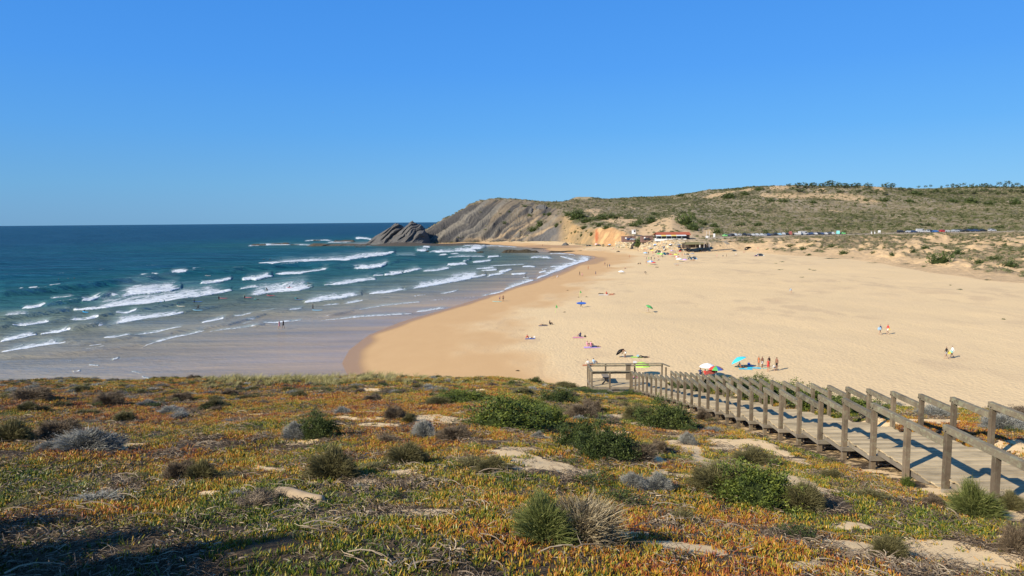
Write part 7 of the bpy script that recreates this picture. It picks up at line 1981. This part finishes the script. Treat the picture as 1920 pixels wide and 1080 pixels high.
person(992, 635, 'lean', 'redtop', -80, 'tanned woman leaning back on a bright towel near the wet sand'); towel(994, 635.5, 'blue', 85, 'blue towel under the woman nearest the wet sand'); bag(1002, 634, 'white', 'white bag beside the woman nearest the wet sand')
person(1088, 631.5, 'sit', 'navy', 40, 'person in dark top sitting on a pink towel'); towel(1086, 633, 'pink', 80, 'pink towel under the lone person in dark top', w=1.2, l=2.2); bag(1097, 632, 'black', 'black bag on the sand by the pink towel')
person(1101, 649, 'sit', 'bikini', -70, 'left woman of a seated group in the middle of the sand'); person(1108, 649.5, 'sit', 'pinkdress', -40, 'woman in pink sitting right of the first in the seated group', fair=True); person(1116, 651, 'lie', 'navy', -90, 'person lying at the right end of the seated group'); towel(1110, 651.5, 'lilac', 90, 'lilac towel under the seated group', w=1.3, l=2.6)
person(1172, 671, 'bend', 'whitetrunks', 60, 'man bending with a folded dark umbrella'); 
p = place(1168, 671); umbrella(0, 0, ['black'], 'dark half-lowered umbrella tilted beside a bending man', 0.75, 1.3, (-25, -38), at=(p[0] + 0.2, p[1], p[2] + 0.1))
towel(1194, 670, 'lime', 80, 'lime green towel right of the dark umbrella'); person(1207, 670.5, 'lie', 'wetsuit', 85, 'dark figure lying beside the lime towel'); bag(1196, 669, 'light blue', 'pale blue bag on the lime towel')
person(1106, 683.5, 'lean', 'whitetop', -70, 'person in white shirt sitting left, nearest the wooden platform'); person(1113, 683, 'sit', 'bluetop', -60, 'person with dark hair sitting right, nearest the wooden platform'); towel(1104, 685, 'orange', 85, 'orange-brown towel of the pair nearest the platform')
umbrella(1203, 704, ['lime'], 'bright green umbrella behind the wooden platform', 1.15, 1.75)
person(1192, 707, 'sit', 'reddress', -50, 'person in pink-red sitting under the bright green umbrella behind the platform'); towel(1186, 707, 'pink', 80, 'pink towel under the bright green umbrella'); towel(1210, 703, 'pink', 80, 'small pink towel in the shade right of the green umbrella', w=0.6, l=1.0)
umbrella(1326, 706, ['white'], 'white umbrella beside the rainbow one above the far rail', 1.0, 1.7); umbrella(1342, 709, ['red', 'green', 'blue', 'orange'], 'rainbow umbrella behind the far rail', 0.95, 1.55)
person(1313, 703, 'sit', 'navy', -30, 'dark-haired person sitting left of the white umbrella'); person(1322, 705, 'sit', 'redtop', -30, 'person sitting just under the white umbrella'); 
umbrella(1335, 707, ['maroon'], 'low dark red sunshade touching the rainbow umbrella', 0.8, 0.95, (0, -12))
p = place(1393, 690); umbrella(0, 0, ['cyan'], 'large turquoise umbrella tilted towards the sun', 1.1, 1.55, (-16, -26), at=p)
person(1390, 690, 'lean', 'orange', -60, 'tanned person lying in front of the turquoise umbrella'); towel(1398, 692, 'cyan', 75, 'bright blue towel by the turquoise umbrella, left one'); towel(1414, 690, 'cyan', 70, 'bright blue towel by the turquoise umbrella, right one'); towel(1408, 686, 'lilac', 70, 'small lilac cloth behind the blue towels', w=0.5, l=0.8); bag(1404, 684, 'blue', 'blue bag behind the turquoise umbrella')
person(1422.5, 688.5, 'stand', 'orange', 120, 'small tanned woman at the left of the standing family', 0.86); person(1429, 690.5, 'stand', 'whitetrunks', -150, 'boy in white shorts in the standing family', 0.92)
person(1441.5, 691, 'stand', 'darkbikini', 200, 'woman with long dark hair standing in the middle of the family', 0.95); person(1440, 696.5, 'stand', 'reddress', 170, 'girl in red swimwear, nearest of the family', 0.92); person(1456, 695, 'stand', 'blacktrunks', 110, 'tall shirtless man at the right of the family', 1.04); person(1452, 695.5, 'bend', 'whitetop', 90, 'small child bending in front of the tall man', 0.62)
towel(1434, 691, 'mint', 60, 'small mint towel between the family members', w=0.4, l=0.6)
p = place(1650.5, 627.5); person(0, 0, 'walk', 'navy', 80, 'walker hugging a pale blue towel, left of a pair', at=p); bag(0, 0, 'light blue', 'pale blue towel bag carried by the left walker', 0.55, -0.25, -0.15, 0.8, at=p)
p = place(1664.5, 627); person(0, 0, 'walk', 'redtop', 85, 'walker in red top, right of a pair on the open sand', at=p); bag(0, 0, 'yellow', 'small yellow bag of the walker in red', 0.28, 0.1, -0.25, 0.75, at=p)
p = place(1774, 673); person(0, 0, 'walk', 'blacktop', 75, 'woman in black with a yellow bag, left of the nearest walkers', at=p); bag(0, 0, 'yellow', 'yellow beach bag of the woman in black', 0.42, 0.28, -0.2, 0.72, at=p)
p = place(1785, 671.5); person(0, 0, 'walk', 'whitetop', 75, 'woman in white top and dark shorts, right of the nearest walkers', at=p); bag(0, 0, 'mint', 'white and mint bag of the woman in white', 0.4, -0.28, -0.2, 0.75, at=p)
person(1483.5, 549.5, 'bend', 'bluetop', 100, 'person in light blue bending alone in the middle of the wide sand')
person(1127, 551.5, 'lie', 'wetsuit', 90, 'dark-haired person lying at the left of three'); person(1137, 552, 'sit', 'reddress', -30, 'person sitting up in the middle of three'); person(1148, 552, 'lie', 'orange', -90, 'person lying at the right of three'); towel(1133, 553, 'white', 90, 'white towel under the middle of three sunbathers', w=1.2, l=3.0); towel(1146, 553, 'red', 90, 'red towel under the right of three sunbathers')
for i, (u, v, h) in enumerate([(1041, 586.5, 1.85), (1086.5, 556.5, 1.7)]):
    x, y, z = place(u, v); o = empty('flag', (x, y, z)); tag(o, ['thin green pennant flag near the middle of the beach, nearer one', 'thin green pennant flag behind the blue board carrier'][i], 'flag')
    mb = MB(); mb.tube([(0, 0, -0.2), (0.12, 0, h * 0.6), (0.2, 0, h)], [0.02, 0.016, 0.010], 6); mb.build('pole', cloth('lime'), o)
    mb = MB(); mb.add([(0.2, 0, h), (0.12, 0, h * 0.58), (0.62, 0.1, h * 0.62), (0.2, 0.012, h), (0.12, 0.012, h * 0.58), (0.62, 0.112, h * 0.62)], [(0, 1, 2), (5, 4, 3), (0, 3, 4, 1), (1, 4, 5, 2), (2, 5, 3, 0)]); mb.build('pennant', cloth('green'), o)
for (u, v, lab) in [(1058.5, 585.5, 'dark strand of driftwood right of the near green flag'), (1085, 557.5, 'dark seaweed clump at the foot of the far green flag'), (1100, 557, 'small strand of seaweed right of the far green flag'), (1064.5, 544.5, 'small seaweed clump above the far green flag'), (971, 695.5, 'single dark scrap of seaweed on the wet sand by the dune')]:
    x, y, z = place(u, v); mb = MB(); rg = random.Random(int(u))
    for k in range(7): a = rg.uniform(0, 6.28); r_ = rg.uniform(0.1, 0.35); mb.tube([(-math.cos(a) * r_ * 1.4, -math.sin(a) * r_, 0.0), (rg.uniform(-.1, .1), 0, 0.10), (math.cos(a) * r_ * 1.4, math.sin(a) * r_, 0.01)], [0.02, 0.04, 0.015], 5)
    o = mb.build('seaweed', plain('seaweed', (0.05, 0.035, 0.02), 0.8, 0.2, 0.3, 8)); o.location = (x, y, z); tag(o, lab, 'seaweed')
# shore walkers and the first beachgoers toward the back
far_people = [
 (1087, 517, 'walk', 'wetsuit', 80, 'dark figure with a bundle in a pair of shore walkers'), (1091.5, 519.5, 'walk', 'pinkdress', 80, 'woman in pale pink dress in a pair of shore walkers'), (1117, 517, 'walk', 'navy', 60, 'lone dark walker right of the shore pair'), (1046, 523, 'bend', 'whitetop', 100, 'person in white bending by the wet edge'),
 (1103, 506, 'walk', 'orange', 90, 'person in orange trunks on the wet sand'), (1134, 498, 'stand', 'trunks', 30, 'lone slim person left of the dark trio on the shore'), (1139, 502, 'stand', 'wetsuit', 90, 'left of two dark figures standing close together on the shore'), (1143, 502.5, 'stand', 'navy', -60, 'right of two dark figures standing close together on the shore'), (1180, 483.5, 'walk', 'orange', 90, 'person in orange walking high on the beach'),
 (1095, 467.5, 'stand', 'yellow', 10, 'person in yellow at the foot of the ochre cliff'), (1150, 469.5, 'stand', 'redtop', 10, 'person in red below the pale stone bank'), (1017.5, 462, 'stand', 'blacktrunks', 0, 'lone person on the little cove beach'), (1019.5, 472, 'stand', 'navy', 90, 'left wader between the rock banks'), (1023.5, 472, 'stand', 'navy', -90, 'right wader between the rock banks'),
 (1198, 495.5, 'sit', 'wetsuit', 100, 'left of two dark seated figures apart from the crowd'), (1201, 495.5, 'sit', 'blacktop', 160, 'right of two dark seated figures apart from the crowd'), (1173, 504.5, 'sit', 'trunks', 100, 'small child sitting on the sand left of the crowd'), (1211, 515, 'bend', 'wetsuit', 90, 'dark figure bending, nearest of the crowd'),
 (1344, 483, 'stand', 'redtop', 90, 'left one of four playing figures right of the crowd'), (1355, 483, 'bend', 'blacktop', -60, 'second of four playing figures right of the crowd'), (1362, 482.5, 'stand', 'blacktrunks', -90, 'third and slimmest of four playing figures right of the crowd'), (1380, 481, 'walk', 'whitetop', 90, 'figure in white, fourth of the players right of the crowd'),
 (1315, 472.5, 'sit', 'navy', 90, 'left of three dark figures seated below the beach bar'), (1318.5, 472.5, 'sit', 'blacktop', 90, 'middle of three dark figures seated below the beach bar'), (1321.5, 472.5, 'sit', 'navy', -90, 'right of three dark figures seated below the beach bar'), (1421, 469.5, 'stand', 'redtop', 0, 'figure in red at the foot of the dunes right of the bar'), (1395, 473, 'lie', 'reddress', 90, 'person in red lying at the foot of the dunes'), (1386, 465.5, 'lie', 'orange', 90, 'person in orange lying against the dune foot'),
 (1197, 472, 'bend', 'navy', 60, 'dark bending figure at the upper left of the crowd'), (1209, 471, 'stand', 'reddress', 20, 'figure in red at the top left of the crowd'), (1212, 471.5, 'stand', 'bikini', -20, 'slim figure beside the red one at the top left of the crowd'), (1206, 471.5, 'stand', 'trunks', 80, 'leftmost of the three standing at the top left of the crowd'), (1212.5, 477.5, 'stand', 'navy', 20, 'dark blue figure on the left side of the crowd'), (1216, 477, 'stand', 'wetsuit', 160, 'dark figure right of the dark blue one on the left side of the crowd'),
 (1212.5, 488, 'stand', 'navy', 60, 'leftmost dark figure of the row of standing people'), (1216.5, 488, 'stand', 'green', 0, 'figure in green in the row of standing people'), (1221, 487.5, 'stand', 'wetsuit', -60, 'black figure in the row of standing people'), (1227, 489, 'walk', 'blacktop', 120, 'walking figure at the right end of the row of standing people'), (1211.5, 495.5, 'stand', 'reddress', 60, 'figure in bright red left of the blue striped shelter'), (1224, 477, 'walk', 'reddress', -60, 'figure in red under the small yellow umbrella'),
 (1279, 481.5, 'stand', 'reddress', 100, 'figure in dark red on the right side of the crowd'), (1283.5, 480.5, 'stand', 'navy', -90, 'dark blue figure beside the dark red one'), (1292, 475, 'walk', 'wetsuit', 100, 'black walking figure at the right side of the crowd'), (1290.5, 472, 'stand', 'blacktop', 0, 'black figure behind the walking one at the right side'), (1273, 470, 'stand', 'wetsuit', 70, 'black figure left of the blue and white shelter'), (1286, 471.5, 'sit', 'navy', 70, 'dark seated figure by the orange umbrella'), (1262.5, 478.5, 'sit', 'wetsuit', -70, 'dark seated figure between orange and yellow umbrellas'), (1242, 483, 'bend', 'wetsuit', 90, 'dark bending figure right of the lime umbrella'), (1234, 483, 'sit', 'redtop', 30, 'figure in red seated under the dark green umbrella'), (1235.5, 488.5, 'sit', 'navy', 60, 'seated figure on a dark mat below the green umbrella'),
 (1232, 501.5, 'lie', 'wetsuit', 90, 'dark figure lying below the crowd, left'), (1270, 497.5, 'lie', 'orange', 90, 'tanned figure lying below the crowd, right'), (1290, 483, 'sit', 'blacktop', 30, 'black seated figure left of the blue tent'), (1293, 482, 'sit', 'wetsuit', -30, 'second black seated figure left of the blue tent'), (1238.5, 473, 'sit', 'blacktop', 100, 'dark seated figure right of the white tent'), (1300.5, 488, 'lie', 'orange', 0, 'bare legs sticking out of the blue tent'), (1268, 478, 'bend', 'wetsuit', 90, 'dark figure behind the yellow umbrella'), (1272, 478, 'sit', 'green', 40, 'green seated figure behind the yellow umbrella'), (1225, 480, 'lie', 'navy', 80, 'dark blue figure lying in the left part of the crowd'), (1264, 472, 'lie', 'lilac', 80, 'lilac figure lying in the middle of the crowd'),
 (1246, 467, 'sit', 'navy', 0, 'dark blue figure seated near the sea wall, left'), (1276, 466, 'sit', 'blacktop', 0, 'black figure seated near the sea wall, right'), (1250, 460.5, 'stand', 'navy', 0, 'figure standing at the foot of the sea wall'), (1241, 461, 'stand', 'redtop', 0, 'figure in red standing at the foot of the sea wall'),
]
for i, (u, v, pose, out, rz, lab) in enumerate(far_people): person(u, v, pose, out, rz, lab, 1.0 if i not in (10,) else 0.9)
crowd_umb = [(1223, 474.5, ['yellow'], 'small yellow umbrella high in the left crowd', 0.9, 1.9), (1257.5, 481.5, ['orange', 'red'], 'orange and red umbrella in the middle crowd', 1.0, 1.6), (1267, 481.5, ['yellow'], 'pale yellow umbrella right of the orange one', 1.0, 1.5), (1269, 487.5, ['red', 'white'], 'red and white umbrella below the yellow one', 1.0, 1.8), (1273.5, 491, ['white'], 'white umbrella in the lower middle crowd', 1.2, 1.7), (1284, 492, ['lilac'], 'lilac umbrella at the lower right of the crowd', 0.9, 1.5), (1282, 470, ['orange'], 'orange umbrella at the upper right of the crowd', 1.0, 1.8), (1275, 474.5, ['red'], 'small red umbrella right of the centre of the crowd', 0.8, 1.3), (1257, 463, ['grey', 'white'], 'grey umbrella near the sea wall, middle', 1.1, 1.8), (1228.5, 463, ['white', 'striped blue'], 'blue and white umbrella near the sea wall, left', 1.1, 1.7), (1221, 468, ['grey'], 'grey umbrella in the upper left crowd', 1.2, 1.3), (1235, 481.5, ['green'], 'dark green umbrella in the left crowd', 1.0, 1.9), (1240, 481.5, ['lime'], 'lime umbrella beside the dark green one', 0.9, 1.7), (1219.5, 496, ['striped blue', 'white'], 'blue and white striped umbrella at the lower left of the crowd', 1.2, 1.7), (1225.5, 497, ['red'], 'bright red umbrella at the lower left of the crowd', 0.8, 1.3), (1244.5, 467.5, ['navy', 'grey'], 'navy umbrella in the upper middle crowd', 1.0, 1.8), (1259.5, 474.5, ['grey', 'lilac'], 'greyish lilac umbrella in the middle crowd', 1.0, 1.7), (1245.5, 471.5, ['blacktop' if False else 'black', 'white'], 'black and white umbrella above the cyan shelter', 0.9, 1.7), (1273, 467, ['navy'], 'navy umbrella left of the blue and white shelter', 0.9, 1.7), (1210, 477.5, ['light blue'], 'pale blue umbrella at the left of the crowd', 1.1, 1.4), (1284.5, 464, ['light blue', 'cyan'], 'pale cyan umbrella by the beach bar', 0.9, 1.8), (1272.5, 462.5, ['grey'], 'small grey umbrella by the sea wall, right', 0.9, 1.5), (1165, 512.5, ['white'], 'low white umbrella alone left of the crowd', 0.9, 1.0), (1143, 461.5, ['light blue'], 'pale blue umbrella under the orange cliff', 1.0, 1.5), (1118, 460.5, ['pink', 'white'], 'pink and white umbrella under the ochre cliff', 1.2, 1.5), (1124, 461.5, ['navy'], 'navy umbrella under the orange cliff', 0.9, 1.2), (1298, 481, ['grey'], 'grey umbrella above the blue tent', 0.9, 1.8)]
for q in crowd_umb: umbrella(q[0], q[1], q[2], q[3], q[4] * 1.3, q[5] * 1.08)
tents = [(1234, 473.5, ['white', 'light blue'], 'white beach tent in the upper left crowd', 2.0, 1.5), (1245, 478, ['cyan'], 'turquoise beach tent in the middle crowd', 1.3, 1.5), (1251, 478, ['striped blue', 'white'], 'blue striped beach tent beside the turquoise one', 1.5, 1.4), (1277, 470.5, ['light blue', 'white', 'navy'], 'blue and white beach tent in the upper right crowd', 1.6, 1.4), (1300.5, 486.5, ['striped blue', 'light blue'], 'bright blue beach tent at the right end of the crowd', 1.5, 1.4), (1294, 486, ['white', 'mint'], 'white beach tent touching the bright blue one', 1.4, 1.1), (1289, 478, ['white'], 'white beach tent at the right of the crowd', 1.2, 0.9), (1424, 480, ['white', 'light blue'], 'white and pale blue dome tent alone right of the crowd', 2.0, 1.3), (1417, 480.5, ['lilac'], 'small lilac tent left of the dome tent', 0.9, 0.7), (1104, 461.5, ['mint', 'light blue'], 'pale green beach tent under the ochre cliff', 2.2, 1.1), (1159, 472.5, ['navy', 'grey'], 'low navy beach tent below the pale stone bank', 1.1, 0.8), (1141, 462.5, ['grey'], 'grey beach tent under the right of the orange cliff', 1.2, 0.8), (1402, 467.5, ['grey', 'black'], 'dark tent against the foot of the dunes right of the bar', 2.2, 1.6)]
for q in tents: tent(*q)
for (u, v, c, rz, lab) in [(1268.5, 495, 'striped blue', 60, 'blue towel in front of the white umbrella'), (1277, 493.5, 'white', 60, 'white towel right of the white umbrella'), (1218, 490, 'black', 80, 'dark mat in front of the row of standing people'), (1236, 485.5, 'white', 80, 'pale pink towel in the left crowd'), (1220, 498.5, 'lime', 70, 'lime towel in front of the blue striped umbrella'), (1211, 481, 'pink', 70, 'pink towel on the left of the crowd'), (1216, 480, 'yellow', 70, 'yellow towel on the left of the crowd'), (1298, 488.5, 'orange', 85, 'orange towel in front of the blue tent'), (1283, 484, 'light blue', 85, 'pale blue towel right in the crowd'), (1246, 481, 'mint', 85, 'mint towel under the turquoise tent')]:
    towel(u, v, c, rz, lab, w=1.0, l=2.2)
# ---- in the water
def wp(u, v): x, y = zplane(float(u), float(v), 0.15); return (float(x), float(y), 0.12)
W_ = [
 (110, 526, 'sit', 'wetsuit', 90, -0.12, 'surfer sitting far out, leftmost', 'white'), (130, 523.5, 'paddle', 'wetsuit', 80, -0.02, 'surfer paddling far out, left of two', None), (139.5, 524, 'sit', 'wetsuit', 80, -0.12, 'surfer sitting far out, right of two', 'dark blue'), (151, 536, 'sit', 'wetsuit', 80, -0.25, 'surfer alone in front of the left swell', None),
 (158, 584, 'stand', 'wetsuit', 150, -1.05, 'surfer in black holding a bright cyan board', None), (297, 571.5, 'stand', 'teal', 90, -0.95, 'wader in green in the broken wave, left', 'cream'), (308, 566.5, 'stand', 'teal', 90, -0.95, 'wader in green in the broken wave, right', 'blue'), (335, 573.5, 'stand', 'teal', 90, -1.0, 'wader in green with a cream board', None), (364, 566.5, 'stand', 'wetsuit', 90, -0.85, 'wader in dark suit with a blue board', None),
 (371.5, 581, 'surf', 'wetsuit', 0, 0.04, 'surfer crouching on a pale blue board in white water', None), (410.5, 560.5, 'stand', 'wetsuit', 80, -0.75, 'wader in black, left one with a red board', None), (459, 559, 'stand', 'wetsuit', 80, -0.75, 'wader in black, right one with a red board', None), (481, 561.5, 'paddle', 'teal', 90, -0.1, 'swimmer low in the water between the red boards', None), (506, 554, 'paddle', 'wetsuit', 90, 0.02, 'surfer lying on a red board', None),
 (500, 543.5, 'sit', 'wetsuit', 0, -0.1, 'surfer sitting on a pale board in the white water', 'cream'), (543, 539.5, 'sit', 'wetsuit', 80, -0.1, 'surfer sitting left behind the long breaker', 'pink'), (579, 538, 'stand', 'wetsuit', 80, -1.0, 'surfer at the end of the long breaker', None), (580, 531.5, 'paddle', 'wetsuit', 80, -0.02, 'surfer paddling over the swell behind the breaker', None),
 (556, 560.5, 'lean', 'teal', -110, -0.05, 'surfer tumbling off a dark board', None), (587, 581, 'walk', 'wetsuit', 90, -0.12, 'surfer in full black wetsuit wading with a pale blue board', None), (524, 616.5, 'walk', 'pinkdress', 60, -0.05, 'left of two women wading in the shallows', None), (531.5, 615.5, 'walk', 'darkbikini', 60, -0.05, 'right of two women wading in the shallows', None),
 (495, 487, 'sit', 'wetsuit', 90, -0.2, 'surfer waiting behind the outer breaker, first from the left', None), (507, 486.5, 'sit', 'wetsuit', 90, -0.2, 'surfer waiting behind the outer breaker, second', None), (527, 484, 'sit', 'wetsuit', 90, -0.2, 'surfer waiting behind the outer breaker, third', None), (566, 483.5, 'sit', 'wetsuit', 90, -0.2, 'surfer waiting behind the outer breaker, fourth', None),
 (390, 517, 'paddle', 'wetsuit', 90, 0.0, 'surfer paddling on a white board between the swells', 'white'), (484, 503.5, 'paddle', 'wetsuit', 90, 0.0, 'surfer paddling on a cream board in front of the outer breaker', 'cream'), (986, 521, 'stand', 'wetsuit', 70, -0.5, 'wader with a white board near the beach', 'white'), (1014.5, 481, 'stand', 'orange', 70, -0.8, 'bather behind the small wave by the rock banks', None)]
for (u, v, pose, out, rz, dz, lab, bd_) in W_:
    p = wp(u, v)
    person(0, 0, pose, out, rz, lab, 1.0, dz, at=p)
    if bd_: surfboard((p[0], p[1] - 0.1, p[2] + 0.05), bd_, rz - 8, '%s surfboard of the %s' % (bd_, lab))
for (u, v, c, rz, lab) in [(160.5, 585.5, 'cyan', 60, 'bright cyan surfboard held by the surfer in black at left'), (339.5, 574.5, 'cream', 80, 'cream surfboard pulled by the wader in green'), (371, 566, 'blue', 95, 'blue surfboard pulled by the wader in the dark suit'), (371, 582, 'light blue', 88, 'pale blue surfboard under the crouching surfer'), (418.5, 559.5, 'red', 88, 'red surfboard of the left wader in black'), (465.5, 558, 'red', 80, 'red surfboard of the right wader in black'), (508, 554.5, 'red', 88, 'red surfboard under the lying surfer'), (562, 562, 'dark blue', 95, 'dark board under the tumbling surfer'), (595, 582, 'light blue', 93, 'pale blue surfboard beside the wading surfer')]:
    p = wp(u, v); surfboard((p[0], p[1], p[2] + 0.06), c, rz, lab)
# gull over the water
x, y, z = 0, 0, 0
t, s = raydir(625, 211); yd = 420; o = empty('gull', (float(t) * yd, yd, CAMZ + float(s) * yd)); tag(o, 'tiny white gull gliding high in the blue sky', 'bird')
mb = MB(); mb.tube([(-0.28, 0, 0), (-0.1, 0, 0.03), (0.12, 0, 0.03), (0.3, 0, 0.02)], [0.01, 0.06, 0.055, 0.02], 8); mb.build('body', WPAINT, o, True)
for s_ in (-1, 1):
    mb = MB(); mb.add([(-0.1, 0, 0.04), (0.12, 0, 0.04), (0.16, s_ * 0.35, 0.14), (-0.02, s_ * 0.35, 0.14), (-0.02, s_ * 0.72, 0.06)], [(0, 1, 2, 3), (3, 2, 4)] if s_ > 0 else [(3, 2, 1, 0), (4, 2, 3)]); mb.build('wing', WPAINT, o)
